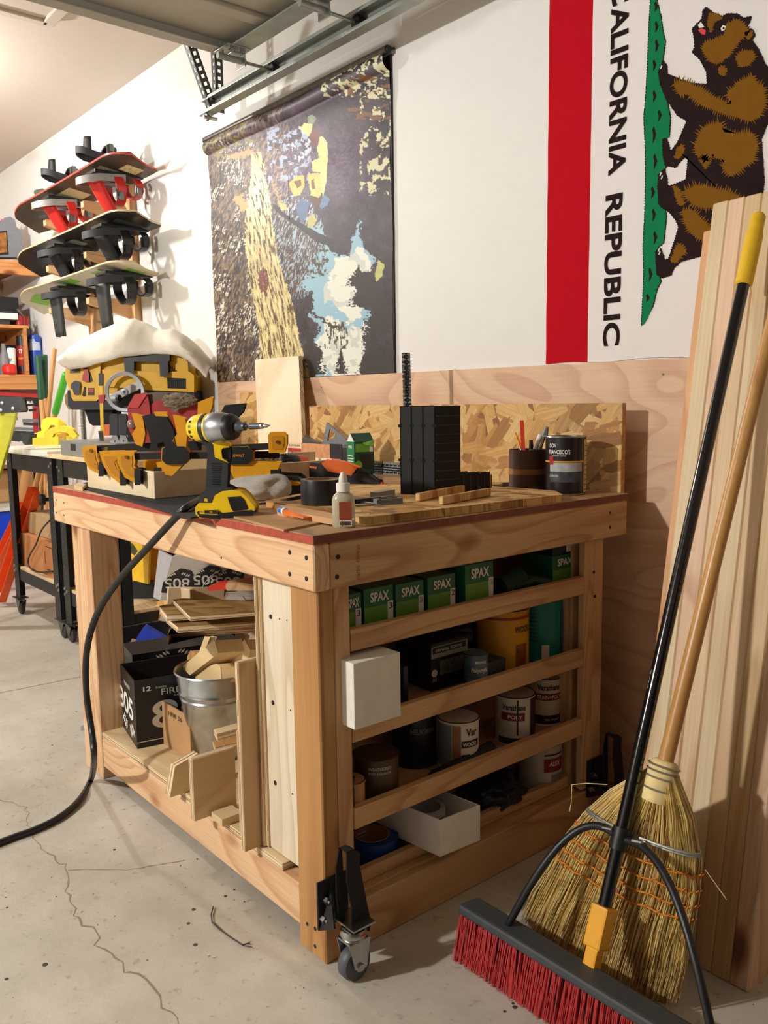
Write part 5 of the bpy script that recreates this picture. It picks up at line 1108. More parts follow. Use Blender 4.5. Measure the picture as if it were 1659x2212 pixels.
# plywood offcut leaning on the wall
p0 = W(545, 975, y=1.80); p1 = W(640, 975, y=1.80); ta = W(550, 777, y=1.955); tb_ = W(645, 769, y=1.955)
P = [V((p0.x, 1.83, ZT)), V((p1.x, 1.83, ZT)), tb_, ta]
upv = (tb_.lerp(ta, .5)-P[0].lerp(P[1], .5)); M = frame(P[0].lerp(tb_, .5)+V((0, -.0, 0)), upv, yd=-PX)
G().prism(P, (0, .018, 0), mie=1).build('plywood_offcut', [plyface('leaning_veneer', (242, 222, 186), (214, 182, 140), 'z', k=3), pedge['y']], label='pale plywood rectangle leaning upright against the wall at the back of the bench', cat='plywood')
# little things
slab('wood_block', [(160, 1048), (178, 1052), (186, 1046), (170, 1042)], .012, birch['x'], label='tiny pale wood block at the back left bench corner', cat='wood block')
slab('pencil_case', [(797, 1027), (815, 1030), (817, 1025), (800, 1022)], .01, grey, label='small grey pencil leads case lying beside the horizontal rule', cat='case')

# ================================================================== UNDER THE BENCH: left bay
ZD_ = .1478
def dk_(px, py): return W(px, py, z=ZD_)
def obox(nm, lab, cat, Np, Rp, Lp, h, m, open_top=True, wr=None, wl=None, base=ZD_):
    """carton from its nearest corner and its right and left neighbours"""
    Np, Rp, Lp = V(Np), V(Rp), V(Lp); u = (Rp-Np); v = (Lp-Np); u.z = v.z = 0; wu = wr or u.length; wv = wl or v.length; u.normalize(); v = (v-u*v.dot(u)).normalized()
    t = thing(nm, lab, cat, (Np.x, Np.y, base)); z0 = V((Np.x, Np.y, base)); th = .003
    for nn, a, d1, l1, d2 in (('wall', z0, u, wu, v), ('wall', z0+v*(wv-th), u, wu, v), ('wall', z0+v*th*1.05, v, wv-2.1*th, u), ('wall', z0+v*th*1.05+u*(wu-th), v, wv-2.1*th, u)):
        G().prism([a, a+d1*l1, a+d1*l1+PZ*h, a+PZ*h], d2*th).build(nn, m, t)
    a = z0+u*th*1.1+v*th*1.1; G().prism([a, a+u*(wu-2.2*th), a+u*(wu-2.2*th)+v*(wv-2.2*th), a+v*(wv-2.2*th)], PZ*th).build('base', m, t)
    if not open_top: a = z0+PZ*(h+.0004); G().prism([a, a+u*wu, a+u*wu+v*wv, a+v*wv], PZ*th).build('top_flap', m, t)
    return t, z0, u, v, wu, wv
bxm = paint('beer_carton_black', (24, 22, 24), .42, vary=.1)
silverp = paint('print_silver', (196, 188, 170), .5)
def laurel(Mf, s, m, t, up=1):
    g = G()
    for side in (-1, 1):
        for k in range(4):
            c = V((side*(.012+k*.010)*s, up*(.0-.002*k+(.004 if k < 2 else 0))*s, 0)); g.add([c+V((0, 0, .0006)), c+V((side*.010*s, up*.004*s, .0006)), c+V((side*.014*s, up*.014*s, .0006)), c+V((side*.004*s, up*.009*s, .0006))], [(0, 1, 2, 3)])
    return g.build('laurel', m, t, M=Mf, kind='stuff')
N0 = dk_(297, 1618); ht = (W(293, 1474, y=N0.y).z-ZD_)
t, z0, u, v, wu, wv = obox('beer_carton', 'black twelve bottle carton printed 805, nearest in the left bay', 'box', N0, dk_(352, 1607), dk_(249, 1584), ht, bxm, True, wr=.27, wl=.19)
n1 = V((u.y, -u.x, 0)); n1 = n1 if n1.dot(NV) > 0 else -n1; n2 = -u
Mr_ = lambda a, z: frame(z0+u*a+n1*.0006+PZ*z, u, yd=PZ); Ml_ = lambda a, z: frame(z0+v*a-u*.0006+PZ*z, -v, yd=PZ)
text('lettering', '12', Mr_(.035, ht*.86), .022, .014, wht, t, bold=.02); text('lettering', 'FIRESTONE', Mr_(.155, ht*.78), .16, .018, silverp, t); text('lettering', 'WALKER BREWING CO', Mr_(.15, ht*.70), .08, .006, silverp, t)
text('lettering', '805', Mr_(.165, ht*.45), .24, .082, silverp, t, bold=.01); text('lettering', 'bottles', Mr_(.075, ht*.86), .03, .008, silverp, t)
text('lettering', '805', Ml_(.125, ht*.50), .19, .066, wht, t, bold=.02); text('lettering', 'WALKER', Ml_(.10, ht*.80), .08, .012, wht, t); laurel(Ml_(.10, ht*.20), 1.5, wht, t, -1); laurel(Ml_(.10, ht*.26), 1.2, wht, t, -1)
g = G(); g.box((.135, .018, .0002), (.27, .0025, .0006)); g.build('trim_line', silverp, t, M=frame(z0+n1*.0006, u, yd=PZ))
# second black carton behind, upside down print
Nb = N0+V((-.205, .085, 0)); hb2 = W(330, 1408, x=Nb.x).z-ZD_
t, z0, u, v, wu, wv = obox('beer_carton', 'black carton behind the first one, its 805 print upside down', 'box', Nb, Nb+u, Nb+v, hb2, bxm, False, wr=.34, wl=.15)
Mr_ = lambda a, z: frame(z0+u*a+n1*.0006+PZ*z, -u, yd=-PZ)
q = W(372, 1434, x=Nb.x+.0006); a8 = (q-z0).dot(u); text('lettering', '805', Mr_(a8, q.z-z0.z), .13, .062, silverp, t, bold=.01); laurel(Mr_(a8, q.z-z0.z+.036), 1.0, silverp, t, -1)
q = W(270, 1447, x=Nb.x+.0006); a8 = (q-z0).dot(u); text('lettering', '12', Mr_(a8, q.z-z0.z), .022, .014, silverp, t); text('lettering', 'BOTTLES', Mr_(a8-.04, q.z-z0.z), .04, .008, silverp, t)
# black bin behind, with scraps
bx_, by_ = -2.80, 1.28
A = V((bx_, by_, ZD_)); zt_ = W(290, 1413, x=bx_+.17).z; H_ = zt_-ZD_
t = thing('black_bin', 'black plastic waste bin with rolled rim behind the beer cartons', 'bin', (A.x, A.y, ZD_))
sc_ = 1.0
g = G(); g.lathe([(.13, 0), (.178, H_-.02), (.189, H_-.018), (.191, H_), (.180, H_), (.172, H_-.03), (.128, .01), (0, .01)], A, n=40, sq=4); g.build('bin_body', blk, t, smooth=True)
text('lettering', 'IEDA', frame(W(268, 1424, x=bx_+.186), (0, 1, 0), yd=PZ), .10, .024, wht, t, bold=.03)
Ab = A+V((.02, -.02, H_))
sil('blue_package', [(278, 1414), (300, 1372), (312, 1354), (340, 1370), (374, 1392), (366, 1414)], Ab, NV, .03, paint('package_blue', (48, 76, 190), .4), None, bevel=.002, label='bright blue snack box with yellow lettering tipped in the black bin', cat='box')
tb = bpy.data.objects['blue_package']; q = WP(332, 1396, Ab+NV*.001, NV)
text('lettering', 'DAYS', frame(q, (SX+PZ*-.35), zd=NV), .035, .012, amb, tb, bold=.04); text('lettering', 'net wt 12 oz', frame(WP(340, 1384, Ab+NV*.001, NV), (SX+PZ*-.35), zd=NV), .04, .01, wht, tb)
sil('cardboard_scrap', [(248, 1402), (275, 1400), (284, 1381), (300, 1385), (292, 1416), (248, 1418)], Ab-NV*.04, NV, .01, cardb, None, label='torn cardboard piece sticking out of the black bin at its left', cat='cardboard')
# brown carton
t, z0, u, v, wu, wv = obox('cardboard_carton', 'small brown carton with handwritten digits beside the galvanised bucket', 'box', dk_(353, 1606), dk_(406, 1640)+V((.02, 0, 0)), dk_(353, 1606)+V((0, .2, 0)), .128, cardb, True, wl=.20)
text('lettering', '1898 26', frame(z0+u*.085+PZ*.105+V((u.y, -u.x, 0))*.0007*(1 if V((u.y, -u.x, 0)).dot(NV) > 0 else -1), u, yd=PZ), .08, .013, paint('ink_brown', (60, 42, 30), .7), t)
# galvanised bucket
cy = 1.115; C0 = W(468, 1450, y=cy); C0 = V((C0.x, cy, ZD_)); hz_ = W(468, 1443, y=cy).z-ZD_
zinc = paint('galvanised_bucket', (186, 192, 196), .26, .95, vary=.16, scale=26)
t = thing('galvanised_bucket', 'galvanised steel bucket full of wood offcuts in the left bay', 'bucket', C0)
rt = .112; rb_ = .078
G().lathe([(rb_-.004, 0), (rb_, .004), (rb_+(rt-rb_)*.68, hz_*.68), (rb_+(rt-rb_)*.70+.003, hz_*.70), (rb_+(rt-rb_)*.72, hz_*.72), (rb_+(rt-rb_)*.76+.004, hz_*.77), (rb_+(rt-rb_)*.80, hz_*.80), (rt, hz_*.99), (rt+.005, hz_), (rt+.003, hz_+.004), (rt-.002, hz_), (rb_-.004, .008), (0, .008)], C0, n=56).build('bucket_body', zinc, t, smooth=True)
bl = plyface('block_wood', (236, 208, 156), (206, 166, 112), 'x', k=3)
def chunk(lab, pts, side, y, th=.045, m=None, m2=None):
    """offcut: bright face outline and a second, shaded face outline, closed into one block"""
    A = V((C0.x, y, .35)); P = [W(px, py, y=y) for px, py in pts]; d = V((.5, .86, 0))*th
    return G().prism(P, d).build('wood_block', [m or bl], label=lab, cat='wood block', bevel=.001, group='offcuts in the bucket')
chunk('long pale wood offcut lying diagonally across the bucket rim', [(392, 1442), (410, 1458), (471, 1411), (463, 1383), (458, 1386)], None, 1.06, .07)
chunk('squarish wood block sunk low at the front of the bucket', [(420, 1456), (430, 1447), (468, 1434), (476, 1440), (478, 1475), (424, 1472)], None, 1.075, .06)
chunk('broad slanting board end at the right side of the bucket', [(486, 1436), (528, 1382), (540, 1404), (530, 1478), (484, 1476)], None, 1.12, .03)
chunk('thin upright stick standing at the back of the bucket', [(430, 1410), (442, 1375), (453, 1377), (440, 1412)], None, 1.16, .02)
chunk('small orange-brown block at the left back inside the bucket', [(405, 1418), (412, 1406), (428, 1410), (424, 1440), (404, 1440)], None, 1.15, .03, m=amber)
chunk('wedge end in the bucket between the slanting boards', [(500, 1394), (515, 1388), (520, 1400), (503, 1412)], None, 1.20, .03, m=amber)
# plywood sheets standing on edge against the divider
def upright(lab, x, y0, y1, z0, z1, th, m=birch['z']):
    return board('plywood_strip', frame((x, (y0+y1)/2, (z0+z1)/2), PZ, yd=PY), (z1-z0, y1-y0, th), [m, pedge['z']], label=lab, cat='plywood')
upright('tallest plywood strip standing on edge in front of the divider', -1.5585, .886, 1.20, .1485, .575, .0165, plyface('shaded_birch', (196, 160, 116), (160, 120, 80), 'x', k=4))  # birch veneer darkened, the shade on its right face is in the colour
for k, (x, y0, zt_, lab) in enumerate([(-1.580, .905, .41, 'first short plywood strip left of the tall one'), (-1.597, .91, .40, 'second short plywood strip left of the tall one'), (-1.614, .915, .398, 'third short plywood strip left of the tall one'), (-1.634, .925, .285, 'lower waney strip at the left of the standing plywood strips')]):
    upright(lab, x, y0, 1.2, .1485, zt_, .0155)
board('plywood_square', frame((-1.757, .924, .225), PZ, yd=PY), (.152, .114, .018), [plyface('square_veneer', (226, 202, 160), (196, 162, 116), 'y', k=3), pedge['z']], label='square plywood offcut standing forward on the rail in front of the bucket', cat='plywood')
G().prism([V((-1.905, .883, .1485)), V((-1.905, .965, .1485)), V((-1.905, .965, .238)), V((-1.905, .900, .222))], (-.028, 0, 0), mie=1).build('plywood_wedge', [birch['y'], pedge['x']], bevel=.001, label='tapered plywood piece standing at the left of the square offcut', cat='plywood')
board('plywood_batten', frame(W(505, 1578, y=1.0)+V((.0, .06, 0)), (.3, 1, .12), zd=PZ), (.20, .032, .020), [birch['x'], pedge['z']], label='short plywood batten resting on the standing strips', cat='plywood')
board('wood_frame_scrap', frame(W(492, 1607, y=1.02)+V((0, .05, 0)), (.35, 1, .1), zd=PZ), (.16, .04, .014), [amber, pedge['z']], label='orange-tinted thin offcut below the short batten', cat='wood')
G().bb((-1.735, .905, .1485), (-1.685, .96, .166)).build('plywood_scrap', birch['y'], label='small plywood scrap under the hanging square offcut', cat='plywood')
# stack of sheet offcuts above the bucket: it rests on a crate behind it
t = thing('scrap_crate', 'plywood crate carrying the pile of sheet offcuts behind the bucket', 'crate', (-1.95, 1.52, ZD_))
zc_ = .545
G().bb((-2.20, 1.33, ZD_), (-1.60, 1.72, .50)).build('crate_wall', shw, t, bevel=.003); G().bb((-2.22, 1.31, .5005), (-1.59, 1.74, .518)).build('crate_lid', [birch['x']], t)
def sheet(lab, px, z, th, m, y=None): return G().prism([W(a, b, z=z) for a, b in px], (0, 0, -th), mie=1).build('sheet_offcut', [m, pedge['z']], label=lab, cat='sheet offcut', group='sheet offcuts piled on the crate')
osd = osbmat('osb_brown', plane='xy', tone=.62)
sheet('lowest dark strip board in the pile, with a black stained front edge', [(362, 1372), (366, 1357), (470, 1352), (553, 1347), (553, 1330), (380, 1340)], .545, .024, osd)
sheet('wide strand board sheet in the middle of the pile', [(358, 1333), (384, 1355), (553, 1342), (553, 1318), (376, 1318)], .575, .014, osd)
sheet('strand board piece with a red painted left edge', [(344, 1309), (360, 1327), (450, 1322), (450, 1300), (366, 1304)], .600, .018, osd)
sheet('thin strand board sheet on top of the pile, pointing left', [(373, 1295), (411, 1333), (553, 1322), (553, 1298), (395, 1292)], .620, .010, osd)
board('plywood_rail', frame((W(420, 1285, y=1.40)+W(553, 1285, y=1.62))/2+V((0, 0, 0)), W(553, 1285, y=1.62)-W(420, 1285, y=1.40), zd=(.8, -.6, 0)), (.42, .055, .018), [birch['x'], pedge['z']], label='plywood rail standing on edge on top of the pile', cat='plywood')
board('plywood_rail', frame(W(405, 1287, y=1.36), (1, .2, 0), zd=(.1, -1, 0)), (.05, .055, .018), [birch['x'], pedge['z']], label='short plywood end piece on the pile, left of the rail', cat='plywood')
sil('red_dustpan', [(448, 1270), (470, 1260), (541, 1251), (535, 1262), (532, 1268), (500, 1272), (452, 1277)], (-2.0, 1.60, .66), NV, .03, paint('bright_red', (222, 60, 34), .4), None, label='bright red curved plastic piece lying on top of the pile', cat='plastic part')
sil('brick_block', [(487, 1270), (488, 1262), (508, 1257), (545, 1262), (553, 1272), (553, 1276), (490, 1276)], (-1.95, 1.56, .66), NV, .05, pine['x'], None, label='rough wood block at the top right of the pile', cat='wood block')
# silver 805 box hanging upside down at the back
A = V((-2.55, 1.70, .62)); cardg = paint('silver_carton', (198, 196, 200), .35, .35)
t = thing('silver_carton', 'silver beer carton with black 805 badges printed upside down, behind the pile', 'box', A)
sil('side', [(343, 1188), (372, 1203), (346, 1297), (331, 1290)], A, (.35, -.93, 0), .01, cardg, t); sil('face', [(372, 1203), (410, 1196), (560, 1240), (560, 1295), (480, 1295), (346, 1297)], A, NV, .10, paint('silver_carton_face', (186, 174, 160), .4), t)
badge = [(348, 1280), (352, 1258), (372, 1238), (390, 1228), (412, 1232), (418, 1240), (412, 1268), (398, 1280), (360, 1281)]
for k, (dx, dy) in enumerate(((0, 0), (62, -7), (110, -3), (20, 34), (70, 30))):
    bp_ = [(x+dx, y+dy) for x, y in badge]; sil('badge_rim', [(x+(x-(383+dx))*.05, y+(y-(256+dy))*.06) for x, y in bp_], A+NV*(.0010+.0012*k), NV, .0008, silverp, t); sil('badge', bp_, A+NV*(.0016+.0012*k), NV, .0008, bxm, t)
    text('lettering', '805', frame(WP(383+dx, 1260+dy, A+NV*(.0022+.0012*k), NV), -SX, yd=(PZ*-1+SX*-.05)), .090, .036, silverp, t, bold=.01)
    laurel(frame(WP(386+dx, 1244+dy, A+NV*(.0022+.0012*k), NV), -SX, yd=-PZ), .75, silverp, t, -1)
G().tube([WP(430, 1288, A+NV*.03, NV), WP(440, 1262, A+NV*.03, NV), WP(456, 1243, A+NV*.03, NV), WP(475, 1232, A+NV*.03, NV)], .0012, n=5).build('cord', wht, label='thin white cord curving in front of the silver carton', cat='cord')
P = [W(325, 1302, y=1.56), W(364, 1293, y=1.56), W(330, 1420, y=1.50), W(290, 1425, y=1.50)]; P[2].z = P[3].z = min(P[2].z, P[3].z)
G().prism(P, (.01, .018, 0)).build('osb_offcut', osbmat('osb_lean', plane='xz', tone=1.1), label='strand board strip leaning between the silver carton and the black bin', cat='board')
sil('green_can', [(178, 1572), (185, 1568), (200, 1570), (200, 1612), (182, 1606)], (-2.72, 1.20, .1), NV, .08, zinc, None, bevel=.006, label='metal pail rim peeking out behind the left bench leg', cat='pail')

# ================================================================== SHELF CONTENTS on the end of the bench
def sx_(px, py, x): return W(px, py, x=x)
SZ = [.6405, .4525, .2685, .1085]
gcart, gcart2 = paint('spax_green', (22, 106, 70), .5), paint('spax_lime', (96, 150, 50), .5)
def carton(lab, pxa, pxb, pyt, row, x=-1.345, size='2', dx=.10, z0=None, rot=0, tilt=False):
    z0 = SZ[row] if z0 is None else z0; pm = (pxa+pxb)/2
    ya, yb_ = sx_(pxa, 1300, x).y, sx_(pxb, 1300, x).y; h = sx_(pm, pyt, x).z-z0
    t = thing('screw_carton', lab, 'box', (x-dx/2, (ya+yb_)/2, z0), group=None)
    G().bb((x-dx, ya+.001, z0), (x, yb_-.001, z0+h)).build('carton_body', gcart, t, bevel=.001)
    G().bb((x, ya+.002, z0+.004), (x+.0006, yb_-.002, z0+h*.60)).build('lime_panel', gcart2, t)
    G().bb((x+.0006, yb_-.017, z0+.004), (x+.0012, yb_-.002, z0+h*.66)).build('size_label', wht, t)
    w = yb_-ya; text('lettering', 'SPAX', FX((x+.0012, ya+w*.52, z0+h*.80)), w*.62, h*.21, wht, t, bold=.03); text('lettering', size, FX((x+.0018, yb_-.0095, z0+h*.56)), .009, .013, blk, t, bold=.01)
    return t
carton('green screw carton labelled 3 and a half at the left end of the top shelf', 742, 781, 1283, 0, size='3', dx=.08)
carton('green screw carton labelled 3, second from the left on the top shelf', 785, 850, 1268, 0, size='3')
carton('green screw carton labelled 2 and a half on the top shelf, middle of five', 854, 916, 1258, 0, size='2½')
carton('green screw carton labelled 2 on the top shelf, right of the middle', 923, 984, 1243, 0, size='2')
carton('tallest green screw carton labelled 1 and a half on the top shelf', 1004, 1066, 1216, 0, size='1½', x=-1.335)
carton('green screw carton at the right end of the top shelf, beneath a black one', 1192, 1242, 1198, 0, size='1')
t = thing('screw_carton', 'small black and white screw box on top of the rightmost green carton', 'box', (-1.39, 1.66, .71)); ya, yb_ = sx_(1193, 1190, -1.345).y, sx_(1238, 1190, -1.345).y; zt0 = sx_(1215, 1197, -1.345).z
G().bb((-1.44, ya, zt0), (-1.345, yb_, zt0+.035)).build('box_body', blk, t); G().bb((-1.345, ya+.004, zt0+.006), (-1.3444, ya+(yb_-ya)*.62, zt0+.030)).build('label', dgrey, t); G().bb((-1.345, ya+(yb_-ya)*.66, zt0+.004), (-1.3444, yb_-.003, zt0+.032)).build('label', wht, t)
carton('green screw carton set back behind the others on the top shelf', 850, 892, 1230, 0, x=-1.455, size='1', z0=.641, dx=.07)
t = thing('work_glove', 'dark green work glove lying at the right of the top shelf', 'glove', (-1.40, 1.52, SZ[0])); ya = sx_(1078, 1250, -1.37).y
g = G(); 
for k in range(4): g.tube([V((-1.40+k*.018, ya+.03, SZ[0]+.035)), V((-1.39+k*.018, ya+.08, SZ[0]+.045)), V((-1.385+k*.02, ya+.15-abs(k-1.5)*.01, SZ[0]+.03))], .0105, n=8)
g.tube([V((-1.37, ya+.0, SZ[0]+.03)), V((-1.37, ya+.07, SZ[0]+.04))], .034, n=12, rr=[.028, .036]); g.build('glove_body', paint('glove_green', (30, 60, 44), .8), t, smooth=True)
# row 2
def obx(nm, lab, cat, x1, dx, pxa, pxb, pyt, row, m, zb_=None, yref=None, group=None, bev=.002):
    ya, yb_ = sx_(pxa, 1500, x1).y, sx_(pxb, 1500, x1).y; z0 = SZ[row] if zb_ is None else zb_; z1 = sx_((pxa+pxb)/2, pyt, x1).z
    t = thing(nm, lab, cat, (x1-dx/2, (ya+yb_)/2, z0)); G().bb((x1-dx, ya, z0), (x1, yb_, z1)).build('box_body', m, t, bevel=bev); return t, ya, yb_, z0, z1
z_b = .4905
t, ya, yb_, z0, z1 = obx('white_carton', 'white carton sticking out over the lip of the second shelf', 'box', -1.262, .25, 764, 864, 1421, 1, wht, zb_=.4895-.0)
G().bb((-1.2615, ya+.0, z0), (-1.2605, yb_, z1)).build('front_flap', wht, t)
t, ya, yb_, z0, z1 = obx('screw_box', 'large black box of drywall screws with picture label on the second shelf', 'box', -1.40, .125, 932, 1012, 1384, 1, blk)
w = yb_-ya; h = z1-z0
G().bb((-1.40, ya-.0, z0+h*.70), (-1.3992, yb_-.004, z0+h*.95)).build('label', paint('label_grey', (150, 150, 140), .5), t); G().bb((-1.3992, ya+.004, z0+h*.80), (-1.3986, yb_-.01, z0+h*.93)).build('label_print', dgrey, t); text('lettering', 'DRYWALL SCREWS', FX((-1.3983, ya+w*.45, z0+h*.86)), w*.7, h*.06, wht, t)
G().bb((-1.40, ya+w*.22, z0+h*.30), (-1.3992, ya+w*.85, z0+h*.62)).build('screw_picture', paint('screws_pic', (104, 100, 86), .5, vary=.6, scale=160), t); G().lathe([(0, 0), (.009, 0), (.009, .0008), (0, .0008)], (-1.3998, ya+w*.08, z0+h*.38), (1, 0, 0), n=18).build('drive_symbol', wht, t); text('lettering', '#2', FX((-1.3990, ya+w*.08, z0+h*.24)), .012, .009, wht, t)
G().prism([V((-1.52, ya-.07, z1+.001)), V((-1.395, ya-.002, z1+.001)), V((-1.395, yb_+.01, z1+.004)), V((-1.52, yb_-.05, z1+.01))], PZ*.003).build('lid_flap', blkmat, t)
def can(nm, lab, pxc, pyb, r, h, row, bodym, x=None, z0=None, lidm=None, cat='can', y=None, group=None):
    """round tin: pxc is where its axis is seen; x its distance plane"""
    z0 = SZ[row] if z0 is None else z0; q = W(pxc, pyb, x=x); c = V((x, q.y, z0)); t = thing(nm, lab, cat, c, group=group)
    G().lathe([(r-.002, 0), (r+.001, .001), (r+.001, .004), (r-.001, .006), (r-.001, h-.006), (r+.001, h-.004), (r+.001, h)], c, n=40).build('can_body', bodym, t, smooth=True)
    G().lathe([(r+.001, h-.001), (r+.0015, h), (r-.001, h+.001), (r-.004, h-.004), (r-.010, h-.004), (r-.012, h-.001), (r-.016, h-.003), (0, h-.003)], c, n=40).build('lid', lidm or dsteel, t, smooth=True)
    return t, c
t, c = can('paint_can', 'yellow gallon tin of wood finish on the second shelf', 1085, 1400, .067, .158, 1, paint('can_yellow', (226, 160, 28), .4), x=-1.415)
wrap('picture', c, .067, 22, 52, .012, .075, paint('can_picture', (150, 80, 30), .5, vary=.4, scale=40), t); wraptext('WOOD', c, .067, 40, .112, .05, .016, paint('print_navy', (40, 40, 70), .5), t); wrap('barcode', c, .067, -34, -8, .02, .045, wht, t); wrap('red_band', c, .067, -80, 80, .137, .143, paint('can_redband', (170, 50, 30), .5), t)
for k in range(6): wrap('barcode_bar', c, .067, -32+k*4, -30.6+k*4, .021, .044, blk, t, n=1, lift=.0009)
t, c = can('paint_can', 'teal gallon tin right of the yellow one on the second shelf', 1164, 1380, .0625, .162, 1, paint('can_teal', (26, 134, 126), .4), x=-1.42, lidm=blk)
wrap('label_patch', c, .0625, -4, 14, .004, .045, wht, t); wrap('side_print', c, .0625, 52, 80, .01, .13, paint('can_blue', (70, 110, 150), .5), t)
for k in range(8): wrap('print_line', c, .0625, -50, -10, .055+k*.010, .057+k*.010, paint('print_dteal', (16, 84, 82), .5), t, n=4)
t, c = can('paint_can', 'small blue-grey tin between the screw box and the yellow tin', 1028, 1430, .029, .088, 1, paint('can_bluegrey', (84, 104, 116), .4), x=-1.345)
wraptext('MINWAX', c, .029, 18, .072, .026, .007, wht, t); wraptext('Polycrylic', c, .029, 14, .052, .040, .013, wht, t, .02); wrap('wave_band', c, .029, -50, 50, .018, .034, paint('wave_blue', (96, 140, 160), .4), t)
t, c = can('paint_can', 'dark quart tin at the back of the second shelf', 1000, 1360, .030, .120, 1, paint('can_black2', (34, 32, 32), .4), x=-1.49); wrap('label', c, .030, -50, 50, .07, .105, grey, t)
t, *_ = obx('sandpaper_pack', 'thin dark blue pack standing between the white carton and the screw box', 'packet', -1.36, .14, 872, 882, 1440, 1, paint('navy_pack', (24, 30, 60), .4))
t, *_ = obx('cardboard_sleeve', 'flat dark packet leaning on the lip near the small tin', 'packet', -1.33, .05, 1046, 1092, 1428, 1, paint('dark_packet', (44, 50, 50), .5), bev=.001)
# row 3
whl = paint('label_white', (222, 214, 198), .5); winec = paint('label_wine', (130, 26, 34), .5)
t, c = can('paint_can', 'drip-streaked quart of stain and poly, left of its twin on the third shelf', 1112, 1560, .050, .124, 2, whl, x=-1.385, lidm=blkmat)
wrap('red_label', c, .050, -50, 20, .066, .086, winec, t); wraptext('POLY', c, .050, -8, .076, .036, .010, whl, t, lift=0) if 0 else wraptext('POLY', c, .0503, -8, .076, .036, .010, wht, t); wraptext('Varathane', c, .050, -12, .100, .06, .014, paint('print_dark', (40, 24, 24), .5), t, .02)
wrap('dark_foot', c, .050, -60, 50, .006, .022, paint('stain_brown', (52, 26, 18), .4), t); wrap('stain_drip', c, .050, 40, 72, .006, .12, MATS['stain_brown'], t, lift=.0012); wrap('stain_drip', c, .050, -3, 1, .03, .12, MATS['stain_brown'], t, lift=.0014)
t, c = can('paint_can', 'clean quart of stain and poly at the right of the third shelf', 1176, 1540, .047, .126, 2, whl, x=-1.42, lidm=dsteel)
wraptext('Varathane', c, .047, 4, .105, .062, .016, MATS['print_dark'], t, .02); wrap('red_label', c, .047, -50, 60, .070, .088, winec, t); wraptext('STAIN+POLY', c, .0473, 6, .079, .066, .011, wht, t); wrap('dark_foot', c, .047, -50, 60, .006, .030, MATS['stain_brown'], t); wraptext('DARK WALNUT', c, .0473, 14, .018, .04, .006, wht, t, 0)
t, c = can('paint_can', 'quart tin of wood stain with a black banner in the middle of the third shelf', 990, 1590, .049, .118, 2, whl, x=-1.375)
wrap('wood_picture', c, .049, -22, 2, .008, .11, paint('can_woodpic', (150, 96, 50), .5, vary=.3), t); wrap('silver_back', c, .049, -88, -24, .008, .11, grey, t); wrap('banner', c, .049, 4, 60, .058, .074, blk, t); wraptext('WOOD', c, .0493, 28, .066, .036, .010, wht, t); wraptext('Var', c, .049, 34, .094, .03, .018, MATS['print_dark'], t); wrap('badge', c, .049, 4, 28, .016, .042, blk, t, lift=.0008); wraptext('3X', c, .0495, 16, .030, .014, .010, wht, t, .03)
t, c = can('paint_can', 'dim brown quart tin at the left of the third shelf', 812, 1620, .050, .10, 2, paint('can_brownlabel', (84, 62, 44), .4), x=-1.375); wraptext('WEATHERED', c, .050, 10, .082, .05, .007, whl, t, 0); wraptext('WOOD ACCELERATOR', c, .050, 10, .072, .05, .005, whl, t, 0)
t, c = can('paint_can', 'black quart tin behind the trowel on the third shelf', 896, 1580, .053, .125, 2, paint('can_dark3', (36, 34, 36), .4), x=-1.46); wraptext('HELMSMAN', c, .053, 20, .09, .06, .014, grey, t)
t, c = can('paint_can', 'orange-brown tin half hidden at the far left of the third shelf', 757, 1640, .030, .078, 2, amber, x=-1.345)
t, c = can('spray_can', 'dark ribbed canister in front of the far left tin on the third shelf', 747, 1690, .018, .095, 2, dgrey, x=-1.325)
t = thing('caulking_gun', 'black caulking gun lying along the lip of the third shelf', 'caulking gun', (-1.335, 1.30, SZ[2])); 
a = W(842, 1626, x=-1.335); b = W(935, 1622, x=-1.335); a.z = b.z = SZ[2]+.012; c_ = V((-1.335, W(1062, 1590, x=-1.335).y, SZ[2]+.030))
G().cyl(a, b, .0045, n=10).build('rod', blk, t, smooth=True); G().cyl(b, c_, .016, .019, n=16).build('barrel', blkmat, t, smooth=True); G().bb(b+V((-.01, .0, -.010)), b+V((.01, .05, .018))).build('trigger_body', blk, t, bevel=.003)
# row 4
t, c = can('plaster_tub', 'white plastic tub with a wine red label at the right of the bottom shelf', 1166, 1690, .058, .125, 3, paint('tub_white', (196, 190, 180), .4), x=-1.40, lidm=blk, cat='tub')
wrap('red_label', c, .058, 0, 60, .056, .092, winec, t); wraptext('ALEX', c, .0585, 30, .078, .034, .012, wht, t, .02); wrap('black_line', c, .058, 0, 60, .100, .104, blk, t); wrap('fine_print', c, .058, 20, 60, .022, .048, grey, t)
t = thing('open_white_carton', 'open white carton sticking out over the bottom lip with a tape roll inside', 'box', (-1.30, 1.24, .139))
def q4(px, py, z): return W(px, py, z=z)
zb5 = .141; N5 = W(951, 1851, z=zb5); R5 = W(1037, 1815, z=zb5); h5 = (W(945, 1775, x=N5.x).z-zb5); u5 = (R5-N5); wu5 = u5.length; u5.normalize(); v5 = V((-1, 0, 0)); v5 = (W(861, 1735+75, z=zb5)-N5).normalized(); dv = .22
for a, d1, l1, d2 in ((N5, u5, wu5, v5), (N5+v5*dv, u5, wu5, v5), (N5+v5*.003, v5, dv-.003, u5), (N5+v5*.003+u5*(wu5-.003), v5, dv-.003, u5)): G().prism([a, a+d1*l1, a+d1*l1+PZ*h5, a+PZ*h5], d2*.003).build('wall', wht, t)
